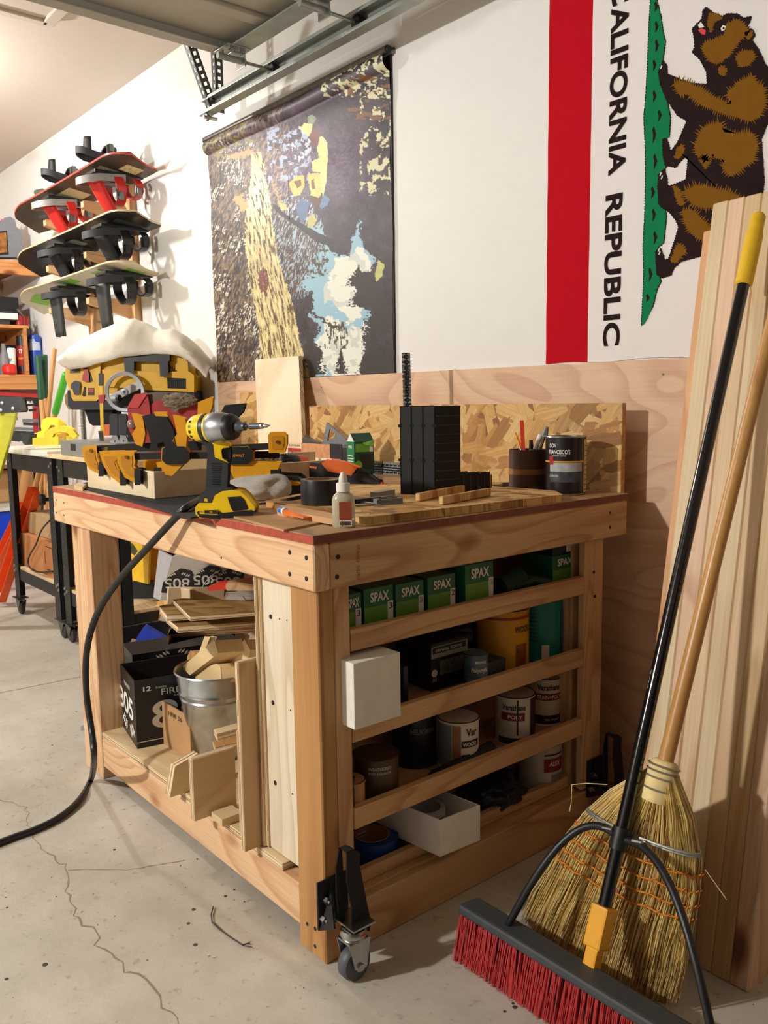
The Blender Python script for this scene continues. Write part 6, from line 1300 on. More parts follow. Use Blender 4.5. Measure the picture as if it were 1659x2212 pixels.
a = N5+v5*.004+u5*.004; G().prism([a, a+u5*(wu5-.008), a+u5*(wu5-.008)+v5*(dv-.006), a+v5*(dv-.006)], PZ*.002).build('base', wht, t)
c = N5+u5*wu5*.5+v5*.10+PZ*.004; t = thing('painter_tape', 'roll of white and blue painters tape standing in the open white carton', 'tape', c); rr_ = min(.045, wu5*.42)
G().lathe([(rr_*.75, .0), (rr_, 0), (rr_, .062), (rr_*.75, .062), (rr_*.75, 0)], c, n=36).build('tape', paint('tape_white', (190, 190, 196), .5), t, smooth=True); wrap('label_band', c, rr_, -60, 60, .020, .048, paint('tape_label_blue', (50, 60, 96), .5), t); wraptext('Blue ORIGINAL', c, rr_+.0006, 0, .034, rr_*1.3, .012, wht, t)
c = V((-1.424, W(818, 1850, x=-1.40).y, SZ[3])); t = thing('painter_tape', 'large roll of blue tape lying flat at the left of the bottom shelf', 'tape', c); G().lathe([(.042, 0), (.060, 0), (.060, .046), (.042, .046), (.042, 0)], c, n=40).build('tape', paint('tape_blue', (30, 70, 150), .5), t, smooth=True); G().lathe([(.038, 0), (.0415, 0), (.0415, .046), (.038, .046), (.038, 0)], c, n=40).build('core', cardb, t, smooth=True)
t = thing('blue_bag', 'crumpled dark bag with blue edge behind the bottom lip', 'bag', (-1.40, 1.50, SZ[3])); bm = bmesh.new(); bmesh.ops.create_icosphere(bm, subdivisions=4, radius=1)
for v_ in bm.verts:
    p = v_.co.copy(); k = 1+.3*noise.noise(p*2+V((9, 1, 4)))+.12*noise.noise(p*5); v_.co = V((p.x*.07*k, p.y*.085*k, max(-.9, p.z)*.045*k))
g = G(); g.add([v_.co.copy() for v_ in bm.verts], [[v_.index for v_ in f.verts] for f in bm.faces]); bm.free(); cc = V((-1.40, W(1060, 1730, x=-1.40).y, SZ[3]+.042)); g.build('bag_body', paint('bag_dark', (26, 34, 48), .3), t, M=Matrix.Translation(cc), smooth=True)
G().bb((-1.372, cc.y-.06, SZ[3]), (-1.345, cc.y+.10, SZ[3]+.022)).build('blue_fold', paint('fold_blue', (28, 70, 110), .4), t, bevel=.004)

# ================================================================== BACKGROUND: stands, machines, snowboards, shelving
darkst = paint('stand_black', (34, 36, 38), .45, .3); boltm = paint('bolt_grey', (150, 150, 144), .4, .7)
def stand(nm, lab, x0, x1, y0, y1, zt, topm, th, zs_, over=.03, ext=0):
    t = thing(nm, lab, 'table', ((x0+x1)/2, (y0+y1)/2, 0))
    G().bb((x0-over, y0-over, zt-th), (x1+over+ext, y1, zt)).build('table_top', topm, t, bevel=.008 if th > .02 else .002)
    for a in (x0, x1):
        for b in (y0, y1-.03):
            s1 = 1 if a == x0 else -1; s2 = 1 if b == y0 else -1
            g = G(); g.bb((a, b, .095), (a+s1*.075, b+.003, zt-th-.001)); g.bb((a if s1 > 0 else a-.003, b, .095), (a+.003 if s1 > 0 else a, b+.05*s2, zt-th-.001)); lg = g.build('leg', darkst, t)
            if b == y0:
                g = G()
                for dz in (-.03, -.07, ): pass
                for px_, pz_ in ((.012, zs_-.015), (.040, zs_+.0), (.012, zs_+.012), (.014, zt-.06), (.04, zt-.075)): g.lathe([(.008, 0), (.0075, .003), (.004, .005), (0, .0055)], (a+s1*px_, b, pz_), (0, -1, 0), n=10)
                for k in range(9): g.cyl((a+s1*.028, b-.0004, zs_+.06+k*.06), (a+s1*.028, b-.001, zs_+.06+k*.06), .003, n=6)
                g.build('bolt', boltm, lg, kind='stuff')
    G().bb((x0+.004, y0+.004, zt-th-.085), (x1-.004, y0+.007, zt-th-.001)).build('apron', darkst, t); G().bb((x0+.004, y1-.03, zt-th-.085), (x1-.004, y1-.027, zt-th-.001)).build('apron', darkst, t); G().bb((x1-.007, y0+.008, zt-th-.085), (x1-.004, y1-.032, zt-th-.001)).build('apron', darkst, t)
    G().bb((x0+.008, y0+.005, zs_-.06), (x1-.008, y0+.008, zs_)).build('shelf_rail', darkst, t); G().bb((x1-.008, y0+.009, zs_-.06), (x1-.005, y1-.03, zs_)).build('shelf_rail', darkst, t)
    G().bb((x0+.01, y0+.01, zs_), (x1-.01, y1-.04, zs_+.014)).build('shelf', [birch['x'], pedge['z']][0], t)
    for a, b in ((x0+.01, y0+.02), (x1-.03, y0+.02), (x1-.03, y1-.08)):
        g = G(); g.bb((a-.045, b-.03, .088), (a+.045, b+.03, .092)); g.lathe([(.018, 0), (.022, -.006), (.018, -.012)], (a, b, .088), n=14)
        for s_ in (-.017, .017): g.prism([(a-.035, b+s_, .078), (a+.035, b+s_, .078), (a+.012, b+s_, .03), (a-.006, b+s_, .03)], (0, .002, 0))
        c_ = g.build('caster', dsteel, t); G().lathe([(.005, -.012), (.030, -.012), (.036, -.007), (.036, .007), (.030, .012), (.005, .012)], (a+.004, b, .036), (0, 1, 0), n=24).build('wheel', paint('dark_wheel', (56, 56, 58), .5), c_, smooth=True)
    return t
tA = stand('tool_stand', 'black steel tool stand with a thick white top, left of the planer stand', -4.80, -4.10, 1.385, 1.97, .912, paint('melamine_white', (226, 222, 208), .35), .030, .255)
tB = stand('tool_stand', 'black steel tool stand with a plywood top, right behind the workbench', -4.04, -3.36, 1.385, 1.97, .900, birch['x'], .018, .250, ext=.20)
ZA, ZB_ = .9125, .9005
# table saw wing
a = W(124, 947, y=1.40); b = W(222, 948, y=1.40)
t = thing('table_saw', 'low grey cast metal saw table on the plywood-topped stand', 'saw', ((a.x+b.x)/2, 1.5, ZB_)); castm = paint('cast_grey', (150, 152, 150), .35, .5)
G().bb((a.x+.12, 1.37, ZB_), (b.x+.20, 1.80, .968)).build('saw_table', castm, t, bevel=.004); q = W(152, 958, y=1.3695)
G().bb((q.x+.0, 1.3690, .925), (q.x+.06, 1.3699, .955)).build('scale_plate', blk, t); G().cyl((q.x+.22, 1.3695, .94), (q.x+.22, 1.368, .94), .009, n=14).build('hole', MATS['pure_black'], t)
# planer
Zp = lambda L: [(130+x/5.184, 740+y/5.184) for x, y in L]
Ap = W(285, 850, y=1.66); t = thing('thickness_planer', 'large yellow and black benchtop planer under a white cloth', 'planer', (Ap.x, Ap.y, ZB_))
py_ = paint('planer_yellow', (226, 176, 22), .4)
sil('main_body', Zp([(85, 290), (130, 250), (400, 190), (720, 150), (1180, 150), (1360, 180), (1405, 230), (1410, 345), (1480, 370), (1480, 540), (960, 520), (440, 560), (120, 500), (80, 400)]), Ap, NV, .30, py_, t, bevel=.01)
sil('end_panel', Zp([(85, 300), (130, 285), (330, 240), (440, 235), (430, 420), (420, 620), (400, 640), (160, 640), (140, 610), (120, 480), (80, 400)]), Ap+NV*.022, NV, .05, py_, t, bevel=.008)
sil('front_housing', Zp([(490, 320), (540, 312), (850, 335), (1200, 375), (1240, 345), (1440, 345), (1480, 375), (1480, 535), (1000, 512), (500, 470)]), Ap+NV*.020, NV, .05, py_, t, bevel=.008)
sil('lower_band', Zp([(95, 545), (120, 545), (155, 650), (420, 660), (560, 650), (960, 520), (1490, 540), (1495, 700), (1200, 740), (420, 740), (140, 740), (100, 700)]), Ap+NV*.010, NV, .28, dgrey, t, bevel=.008)
sil('side_skid', Zp([(60, 600), (95, 550), (130, 740), (100, 740), (65, 680)]), Ap+NV*.006, NV, .2, paint('skid_tan', (140, 120, 80), .5), t, bevel=.004)
g_ = Zp([(720, 180), (760, 140), (1215, 140), (1215, 195), (1195, 205), (1200, 370), (1130, 370), (1120, 205), (815, 200), (815, 330), (735, 320)])
sil('carry_handle', g_, Ap+NV*.04, NV, .03, blk, t, bevel=.008)
sil('vent_grille', Zp([(1200, 395), (1405, 405), (1405, 515), (1205, 508)]), Ap+NV*.0215, NV, .004, blkmat, t, bevel=.001)
for k in range(6): x = 1275+k*22; sil('vent_slot', Zp([(x, 415), (x+9, 416), (x+9, 500), (x, 498)]), Ap+NV*.0225, NV, .002, dgrey, t)
for k in range(6): x = 1205+k*22; y = 235+k*18; sil('cooling_slot', Zp([(x, y), (x+11, y+4), (x+11, 338), (x, 334)]), Ap+NV*.0010, NV, .004, blkmat, t)
sil('lock_lever', Zp([(255, 265), (300, 255), (300, 300), (330, 345), (355, 430), (330, 440), (300, 430)]), Ap+NV*.026, NV, .01, blk, t, bevel=.002); sil('red_tab', Zp([(270, 305), (300, 305), (312, 360), (310, 430), (280, 432), (256, 420), (258, 370), (274, 350)]), Ap+NV*.034, NV, .014, redp, t, bevel=.004)
sil('depth_stop', Zp([(130, 470), (165, 440), (205, 445), (215, 480), (205, 570), (165, 575), (150, 520), (130, 510)]), Ap+NV*.032, NV, .016, blk, t, bevel=.005); sil('indicator', Zp([(245, 590), (270, 490), (288, 500), (285, 600), (262, 605)]), Ap+NV*.0235, NV, .003, dgrey, t)
sil('warning_label', Zp([(310, 508), (382, 508), (382, 590), (310, 590)]), Ap+NV*.0235, NV, .002, blk, t); sil('warning_label', Zp([(316, 518), (374, 518), (374, 558), (316, 558)]), Ap+NV*.0245, NV, .002, redp, t); sil('name_plate', Zp([(108, 300), (225, 278), (225, 340), (108, 345)]), Ap+NV*.0235, NV, .002, paint('name_grey', (92, 84, 40), .5), t)
text('lettering', 'DEWALT', frame(WP(*Zp([(165, 302)])[0], Ap+NV*.0245, NV), SX+PZ*.10, zd=NV), .036, .009, blk, t, bold=.03)
hw = WP(*Zp([(725, 553)])[0], Ap+NV*.065, NV); alm = paint('wheel_alu', (158, 160, 160), .45, .4); R1 = 46/500*1.0
g = G(); g.lathe([(R1-.018, -.006), (R1-.004, -.008), (R1, 0), (R1-.004, .008), (R1-.018, .006), (R1-.018, -.006)], hw, NV, n=48); g.build('crank_wheel', alm, t, smooth=True)
M = frame(hw, SX*.9+PZ*.42, zd=NV); g = G(); g.box((0, 0, 0), (R1*1.72, .034, .008)); g.lathe([(0, -.01), (.016, -.01), (.016, .010), (.006, .012), (0, .012)], n=20); g.build('crank_spoke', alm, t, M=M, bevel=.001); G().cyl(hw+NV*.010, hw+NV*.0135, .006, n=14).build('hub_bolt', blk, t)
hk = WP(*Zp([(640, 625)])[0], Ap+NV*.075, NV); G().cyl(hk-SX*.028, hk+SX*.002, .013, .015, n=18).build('crank_handle', alm, t, smooth=True); G().cyl(hk+SX*.0, hk+SX*.012+NV*.004, .0165, n=18).build('crank_knob', blk, t, smooth=True)
G().cyl(hw-NV*.06, hw, .010, n=12).build('crank_shaft', dsteel, t)
for px in (171, 243, 330):
    p = W(px, 905, y=1.62); g = G(); pr = []; z = ZB_
    while z < 1.12: pr += [(.0115, z), (.014, z+.003), (.0115, z+.006)]; z += .006
    g.lathe(pr, (p.x, p.y+.02, 0), n=14); g.build('column', dsteel, t, smooth=False)
sil('motor_hood', Zp([(285, 740), (560, 745), (560, 900), (540, 912), (370, 912), (340, 890), (310, 800)]), Ap-NV*.03, NV, .15, blkmat, t, bevel=.008)
G().bb((Ap.x-.30, Ap.y-.05, ZB_), (Ap.x+.10, Ap.y+.3, ZB_+.025)).build('base_plate', blkmat, t, bevel=.004)
# white cloth over the planer
rid = [(133, 781), (150, 752), (180, 733), (215, 715), (255, 698), (290, 689), (312, 700), (340, 713), (372, 712), (402, 728), (430, 752), (452, 776), (460, 795)]
low = [(136, 790), (150, 798), (185, 792), (212, 785), (240, 778), (270, 770), (300, 766), (330, 765), (362, 765), (390, 768), (412, 782), (430, 800), (446, 816)]
t = thing('dust_cloth', 'thick white folded cloth thrown over the top of the planer', 'cloth', (Ap.x, Ap.y, 1.3)); rows = []
NU = 12*5
def ip(L, u): u *= (len(L)-1); i = min(int(u), len(L)-2); f = u-i; f = f*f*(3-2*f)*.5+f*.5; return (L[i][0]+(L[i+1][0]-L[i][0])*f, L[i][1]+(L[i+1][1]-L[i][1])*f)
for i in range(NU+1):
    u = i/NU; a = WP(*ip(low, u), Ap+NV*.05, NV); r = WP(*ip(rid, u), Ap-NV*.05, NV); row = []
    for k in range(15):
        s = k/14
        if s < .6: f = s/.6; p = a.lerp(r, f); p = p + NV*(.035*math.sin(PI*f)+.022*math.sin(u*17+f*2.5)*math.sin(PI*f))+PZ*(.010*math.sin(PI*f))
        else: f = (s-.6)/.4; p = r + (-NV)*.09*f + PZ*(-.10*f*f)
        p = p + PZ*.006*noise.noise(V((u*9, s*4, 0)))
        row.append(p)
    rows.append(row)
g = G(); vs = [p for r in rows for p in r]; g.add(vs, [(i*15+k, i*15+k+1, (i+1)*15+k+1, (i+1)*15+k) for i in range(NU) for k in range(14)])
o = g.build('cloth', paint('fleece_white', (232, 224, 208), .95, bump=.3, vary=.03, scale=60), t, smooth=True); md = o.modifiers.new('s', 'SOLIDIFY'); md.thickness = .012; md.offset = 0
# vise
Av = W(350, 920, y=1.56); t = thing('bench_vise', 'heavy red bench vise with dark jaws behind the bar clamps', 'vise', (Av.x, Av.y, ZB_)); vr = paint('vise_red', (160, 34, 34), .4, vary=.15)
sil('moving_jaw', Zc([(640, 355), (725, 205), (860, 185), (888, 330), (900, 480), (905, 830), (760, 830), (660, 640)]), Av+NV*.02, NV, .09, vr, t, bevel=.006); sil('jaw_face', Zc([(640, 355), (725, 205), (860, 188), (800, 280), (755, 350)]), Av+NV*.026, NV, .03, paint('vise_red_light', (190, 60, 56), .35), t, bevel=.003)
sil('steel_jaw', Zc([(862, 188), (930, 172), (1110, 170), (1150, 255), (1010, 290), (935, 345), (888, 335)]), Av+NV*.0, NV, .10, paint('jaw_steel', (96, 82, 68), .5, .5), t, bevel=.003)
sil('screw_gap', Zc([(885, 330), (925, 345), (925, 470), (888, 470)]), Av-NV*.01, NV, .05, blkmat, t)
sil('fixed_body', Zc([(925, 380), (1010, 300), (1100, 290), (1160, 380), (1400, 335), (1530, 345), (1535, 820), (905, 820), (915, 470)]), Av+NV*.010, NV, .13, vr, t, bevel=.012)
c = WP(*Zc([(1190, 560)])[0], Av+NV*.012, NV); G().lathe([(.030, -.02), (.034, -.01), (.034, .0), (.026, .004), (0, .005)], c-NV*.0, NV, n=28).build('swivel_disc', vr, t, smooth=True)
c = WP(*Zc([(680, 570)])[0], Av+NV*.03, NV); G().lathe([(.012, -.02), (.018, -.005), (.018, .01), (.010, .018), (0, .02)], c, NV, n=20).build('spindle_end', paint('worn_pink_steel', (150, 120, 120), .4, .5), t, smooth=True)
G().bb((Av.x-.13, Av.y-.01, ZB_), (Av.x+.03, Av.y+.12, Av.z-.02)).build('vise_base', vr, t, bevel=.01)
text('lettering', 'TRITON', frame(WP(*Zc([(1440, 505)])[0], Av+NV*.0215, NV), SX, zd=NV), .036, .006, MATS['vise_red_light'], t)
c = WP(*Zc([(1432, 790)])[0], Av+NV*.03, NV); G().cyl(c-PZ*.006, c+PZ*.006, .007, n=8).build('bolt', steel, t)
# crumpled work glove on the vise
Ag = Av+NV*.03; Pg = WP(*Zc([(1290, 270)])[0], Ag, NV); bm = bmesh.new(); bmesh.ops.create_icosphere(bm, subdivisions=5, radius=1)
for v_ in bm.verts:
    p = v_.co.copy(); k = 1+.35*noise.noise(p*1.8+V((4, 2, 9)))+.22*noise.noise(p*4.2+V((1, 7, 3)))+.06*noise.noise(p*11); v_.co = V((p.x*.062*k, p.y*.034*k, p.z*.030*k-.012*p.x*0))
g = G(); g.add([v_.co.copy() for v_ in bm.verts], [[v_.index for v_ in f.verts] for f in bm.faces]); bm.free()
t = thing('leather_glove', 'crumpled grey-brown leather glove draped over the top of the red vise', 'glove', Pg); g.build('glove', paint('glove_leather', (128, 112, 92), .85, bump=.8, vary=.35, scale=70), t, M=frame(Pg, SX, zd=PZ), smooth=True)
sil('finger', Zc([(1150, 290), (1260, 300), (1290, 350), (1235, 400), (1205, 395)]), Ag+NV*.01, NV, .03, MATS['glove_leather'], t, bevel=.008); 
c = WP(*Zc([(1460, 240)])[0], Ag, NV); G().tube([c-SX*.01-PZ*.012, c+PZ*.006, c+SX*.012-PZ*.012], .009, n=8).build('cuff', MATS['glove_leather'], t, smooth=True)
# yellow measuring rod with red clip, standing in front of the planer
A = W(221, 900, y=1.46); t = thing('height_gauge', 'slim yellow measuring rod with a red clip, in front of the planer wheel', 'gauge', (A.x, A.y, ZB_))
sil('rod', [(214, 830), (221, 832), (224, 952), (219, 952)], A, NV, .006, yel, t, bevel=.001); sil('grip', [(214, 807), (221, 808), (221, 832), (214, 832)], A+NV*.003, NV, .012, blk, t, bevel=.002); sil('red_clip', [(213, 855), (225, 853), (224, 868), (214, 870)], A+NV*.004, NV, .014, redp, t, bevel=.002); sil('foot', [(213, 932), (220, 932), (223, 960), (218, 960)], A+NV*.003, NV, .012, blk, t, bevel=.002)
sil('orange_block', [(225, 918), (238, 917), (238, 940), (225, 940)], W(230, 930, y=1.55), NV, .03, paint('bright_orange', (236, 110, 30), .5), None, bevel=.002, label='small bright orange plastic block beneath the planer wheel', cat='block')
# push blocks and tape measure on the white topped stand
Zq = lambda L: [(x/5.53, 700+y/5.53) for x, y in L]
A = W(98, 955, y=1.42); py2 = paint('push_yellow', (246, 222, 44), .35)
t = thing('push_block', 'yellow push block with arched handle nearest on the white-topped stand', 'push block', (A.x, A.y, ZA))
sil('base', Zq([(395, 1365), (510, 1360), (690, 1355), (690, 1445), (395, 1445)]), A, NV, .10, py2, t, bevel=.003); sil('handle', Zq([(545, 1360), (545, 1290), (640, 1245), (740, 1230), (850, 1262), (905, 1330), (880, 1352), (810, 1290), (720, 1272), (630, 1300), (605, 1360)]), A+NV*-.02, NV, .03, py2, t, bevel=.006)
sil('insert', Zq([(680, 1320), (780, 1300), (790, 1330), (700, 1350)]), A-NV*.03, NV, .03, amb, t, bevel=.002)
A2 = W(112, 935, y=1.60); t = thing('push_block', 'yellow push block standing behind the nearer one', 'push block', (A2.x, A2.y, ZA))
sil('handle', Zq([(500, 1230), (510, 1160), (560, 1130), (660, 1130), (750, 1195), (765, 1230), (700, 1240), (650, 1195), (590, 1195), (575, 1235), (520, 1280)]), A2, NV, .03, py2, t, bevel=.006); sil('base', Zq([(400, 1320), (520, 1270), (760, 1225), (830, 1260), (820, 1400), (430, 1400)]), A2-NV*.01, NV, .08, py2, t, bevel=.003)
sil('tape_measure', Zq([(275, 1340), (300, 1318), (400, 1325), (400, 1430), (300, 1435), (278, 1415)]), W(62, 955, y=1.44), NV, .03, dgrey, None, bevel=.004, label='black tape measure at the left of the yellow push blocks', cat='tape measure')
sil('power_strip', Zq([(100, 1330), (240, 1310), (270, 1345), (230, 1400), (110, 1385)]), W(30, 950, y=1.66), NV, .05, blk, None, bevel=.003, label='black power strip lying at the back left of the white stand top', cat='power strip')
# long handled tools leaning in the corner by the white stand
def pole(nm, lab, pt, pb_, r, segs, y=1.86, yb=1.90):
    a = W(*pt, y=y+.08); b = W(*pb_, y=yb-.2); b = V((b.x, b.y, .01)) if b.z < .3 else b; d = (a-b); L = d.length; d.normalize(); t = thing(nm, lab, 'tool', (b.x, b.y, b.z))
    for pn_, u0, u1, rr_, m in segs: g = G(); g.lathe([(0, L*u0), (rr_*.9, L*u0), (rr_, L*u0+.01), (rr_, L*u1-.01), (rr_*.8, L*u1), (0, L*u1)], b, d, n=18); g.build(pn_, m, t, smooth=True)
    return t
hg = paint('grip_green', (34, 84, 58), .5); hwd = wood('ash_handle', (214, 160, 100), (180, 126, 72), 'z', ring=3, knots=False)
def polez(nm, lab, top, bot, y, r, segs):   # two pixels on one vertical plane, then extended to the floor
    a, b = W(*top, y=y), W(*bot, y=y); d = (a-b).normalized(); b = b - d*((b.z-.01)/d.z); return pole2(nm, lab, a, b, r, segs)
def pole2(nm, lab, a, b, r, segs):
    d = a-b; L = d.length; d.normalize(); t = thing(nm, lab, 'tool', b)
    for pn_, l0, l1, rr_, m in segs:   # lengths measured down from the top
        G().lathe([(0, L-l1), (rr_*.9, L-l1), (rr_, L-l1+.006), (rr_, L-l0-.006), (rr_*.7, L-l0), (0, L-l0)], b, d, n=18).build(pn_, m, t, smooth=True)
    return t
polez('garden_shears', 'left one of two wooden tool handles with dark green grips', (81, 768), (88, 850), 1.75, .0, [('grip', 0, .26, .018, hg), ('handle', .26, 1.4, .015, hwd)])
polez('garden_shears', 'right one of two wooden tool handles with dark green grips', (96, 766), (97, 850), 1.80, .0, [('grip', 0, .26, .018, hg), ('handle', .26, 1.4, .015, hwd)])
polez('shovel', 'bare wooden shovel handle leaning between the green grips and the planer', (118, 753), (103, 905), 1.78, .0, [('handle', 0, 1.45, .013, hwd)])
polez('rake', 'tool with a long bright green grip leaning against the planer end', (143, 806), (120, 890), 1.70, .0, [('grip', 0, .30, .020, paint('grip_lime', (70, 176, 44), .5)), ('handle', .30, 1.3, .016, hwd)])
# under the stands
def lowbox(nm, lab, cat, x0, x1, y0, y1, z0, z1, m): 
    t = thing(nm, lab, cat, ((x0+x1)/2, (y0+y1)/2, z0)); G().bb((x0, y0, z0), (x1, y1, z1)).build('carton_body', m, t, bevel=.003)
    G().bb((x0+.001, (y0+y1)/2-.02, z1+.0002), (x1-.001, (y0+y1)/2+.02, z1+.001)).build('seam_tape', paint('tape_tan', (196, 160, 110), .4), t); return t
cb2 = paint('cardboard_orange', (186, 122, 72), .8)
q = W(86, 1190, y=1.42); t = lowbox('moving_carton', 'orange-brown carton with a black printed frame on the lower shelf of the white stand', 'box', W(45, 1200, y=1.42).x+.0, W(112, 1200, y=1.42).x+.06, 1.42, 1.80, .270, W(88, 1165, y=1.42).z, cb2)
zq_ = W(88, 1165, y=1.42).z
g = G(); xa, xb = W(95, 1200, y=1.415).x, W(128, 1200, y=1.415).x; za, zb3 = .30, zq_-.03
for p, q2 in (((xa+.02, za), (xb, za)), ((xa, za+.03), (xa, zb3-.03)), ((xa+.02, zb3), (xb, zb3))): g.bb((p[0], 1.4185, p[1]), (q2[0]+.004, 1.4195, q2[1]+.004))
g.build('printed_frame', blk, t)
t = lowbox('moving_carton', 'plain tan carton standing askew on top of the orange-brown one', 'box', W(52, 1140, y=1.43).x, W(112, 1140, y=1.43).x+.03, 1.45, 1.78, zq_+.0015, W(85, 1112, y=1.45).z, paint('cardboard_tan', (176, 144, 104), .8))
g = G(); A = [W(108, 1124, y=1.40), W(90, 1145, y=1.40), W(78, 1175, y=1.40), W(62, 1205, y=1.40), W(64, 1225, y=1.40), W(84, 1236, y=1.40), W(114, 1234, y=1.40)]
G().tube(smoothp(A), .004, n=8).build('cable', blk, label='black cable looping in front of the cartons under the white stand', cat='cable')
# orange shop stands / beams leaning under the white stand
om = paint('beam_orange', (230, 92, 36), .45)
for k, (p, q2, w_, y) in enumerate((((84, 1062), (8, 1290), .085, 1.50), ((62, 1092), (-20, 1262), .07, 1.62))):
    a, b = W(*p, y=y), W(*q2, z=.045); d = a-b; M = frame(a.lerp(b, .5), d, yd=(0, 1, 0)); t = thing('steel_beam', ['front one of two orange painted steel channels leaning beneath the white stand', 'rear one of two orange painted steel channels leaning beneath the white stand'][k], 'beam', b)
    g = G(); g.box((0, 0, 0), (d.length, .004, w_)); g.box((0, -.022, w_/2), (d.length, .044, .004)); g.box((0, -.022, -w_/2), (d.length, .044, .004)); g.build('channel', om, t, M=M)
a = W(62, 1040, y=1.78); b = V((a.x-.28, 1.72, .02)); pole2('wooden_post', 'round-edged wooden post leaning behind the orange channels', a+V((.05, 0, .16)), b, 0, [('post', 0, 1.3, .034, hwd)])
G().lathe([(0, 0), (.026, .0), (.030, .012), (.026, .03), (.010, .034), (.008, .06)], W(84, 1080, y=1.39), (.3, 1, 0), n=12).build('clamp_knob', blk, label='black star knob of a clamp fixed to the white stand leg', cat='knob')
t = thing('printed_carton', 'yellow printed carton on a black tub, on the lower shelf of the plywood-topped stand', 'box', W(300, 1300, y=1.62))
zb7 = .2645; ya7 = 1.52; sil('tub', [(283, 1268), (290, 1258), (326, 1256), (334, 1268), (332, 1302), (322, 1310), (292, 1310), (285, 1300)], (-3.6, ya7, .4), NV, .14, blk, t, bevel=.006)
sil('carton_front', [(270, 1160), (322, 1182), (320, 1262), (274, 1250)], (-3.6, ya7, .4), (.2, -1, 0), .01, yel, t); sil('carton_side', [(322, 1180), (346, 1182), (336, 1258), (320, 1262)], (-3.6, ya7, .4), (.95, -.3, 0), .01, amb, t)
sil('printed_figure', [(273, 1176), (286, 1174), (297, 1190), (290, 1200), (276, 1188)], V((-3.6, ya7, .4))+V((.2, -1, 0)).normalized()*.001, (.2, -1, 0), .001, paint('figure_dark', (56, 60, 40), .5), t)
sil('blue_funnel', [(169, 1032), (190, 1026), (210, 1024), (212, 1034), (190, 1036)], (-3.75, 1.50, .8), NV, .03, paint('funnel_blue', (40, 110, 200), .4), None, bevel=.003, label='small bright blue plastic funnel hanging beneath the plywood-topped stand', cat='funnel')
# cooler and box on the floor left
t = thing('cooler', 'blue cooler with a white lid on the floor at the far left', 'cooler', (-6.3, 1.72, 0)); G().bb((-6.7, 1.5, .0), (-6.05, 1.93, .42)).build('cooler_body', paint('cooler_blue', (24, 66, 210), .4), t, bevel=.02); G().bb((-6.72, 1.48, .421), (-6.03, 1.95, .49)).build('lid', wht, t, bevel=.012)
lowbox('moving_carton', 'brown carton standing on the lid of the blue cooler', 'box', -6.5, -6.0, 1.52, 1.9, .4915, .70, cardb)
# stepladder at the left edge
Al = W(18, 880, y=1.28); t = thing('stepladder', 'folded yellow-green fibreglass stepladder with black top cap at the left edge', 'ladder', (Al.x, Al.y, 0))
yl = paint('ladder_yellow', (214, 212, 36), .4); nl = NV
sil('top_cap', Zq([(-60, 875), (180, 878), (205, 892), (238, 1020), (225, 1045), (-60, 1055)]), Al, nl, .09, blk, t, bevel=.004)
for dx in (0, 1):
    P = Zq([(60+dx*-90, 1056), (178+dx*-90, 1056), (120+dx*-110, 1320), (-40+dx*-110, 1900), (-140+dx*-110, 1900)]); sil('ladder_rail', P, Al-nl*(.01+dx*.03), nl, .03, yl, t, bevel=.002)
g = G()
for x, y in ((25, 945), (155, 1010), (10, 1030)): c = WP(*Zq([(x, y)])[0], Al+nl*.001, nl); g.lathe([(.009, 0), (.008, .003), (0, .004)], c, nl, n=12)
g.build('rivet', steel, t, kind='stuff')
for dx in (0, 1):
    P = [WP(*Zq([p])[0], Al-nl*(.01+dx*.03), nl) for p in ((-40-110*dx, 1900), (-140-110*dx, 1900))]
    G().prism([P[0], P[1], V((P[1].x-.16, P[1].y-.10, 0)), V((P[0].x-.16, P[0].y-.10, 0))], -nl*.03).build('ladder_rail', yl, t)
# ---- shelving on the far wall
sh = thing('garage_shelving', 'rough lumber shelving fixed to the far wall at the left edge of the view', 'shelf', (-6.3, 1.4, 0)); XS = -5.9
lumb = wood('shelf_lumber', (214, 150, 88), (178, 112, 60), 'y', ring=10)
for z, h, ye in ((2.060, .088, 1.985), (1.330, .097, 1.93)):
    G().bb((XS-.038, .2, z-h), (XS, ye, z)).build('front_board', lumb, sh, bevel=.003); G().bb((XF+.005, .2, z-.018), (XS-.039, 1.985, z-.001)).build('shelf_deck', wood('shelf_deckwood', (176, 120, 70), (140, 88, 46), 'y', ring=9), sh)
    G().bb((XF+.005, .2, z-h), (XF+.04, 1.985, z-.02)).build('rear_cleat', lumb, sh)
G().bb((XF+.01, .6, 1.630), (XS, 1.90, 1.650)).build('upper_box_top', MATS['shelf_lumber'], sh); G().bb((XF+.01, 1.865, 1.331), (XS, 1.885, 1.6295)).build('box_side', MATS['shelf_lumber'], sh); G().bb((XF+.01, 1.0, 1.331), (XS, 1.02, 1.6295)).build('box_side', MATS['shelf_lumber'], sh)
G().bb((XF+.005, .2, .72), (XS, 1.90, .74)).build('shelf_deck', MATS['shelf_deckwood'], sh); G().bb((XS-.038, .25, 0), (XS, .34, 1.23)).build('upright', lumb, sh)
def on_s(px, z, x=XS-.06): return W(px, 1106-0, x=x).y if False else V((x, W(px, 800, x=x).y, z))
def bottle(nm, lab, cat, pxc, pyt, zb_, r, m, prof=None, x=XS-.07, extra=None):
    y = W(pxc, pyt, x=x).y; zt_ = W(pxc, pyt, x=x).z; h = zt_-zb_; c = V((x, y, zb_)); t = thing(nm, lab, cat, c)
    G().lathe([(r_*r, h_*h) for r_, h_ in (prof or [(.92, 0), (1, .02), (1, .78), (.95, .82), (.6, .86)])], c, n=28).build('body', m, t, smooth=True)
    if extra: extra(t, c, r, h)
    return t
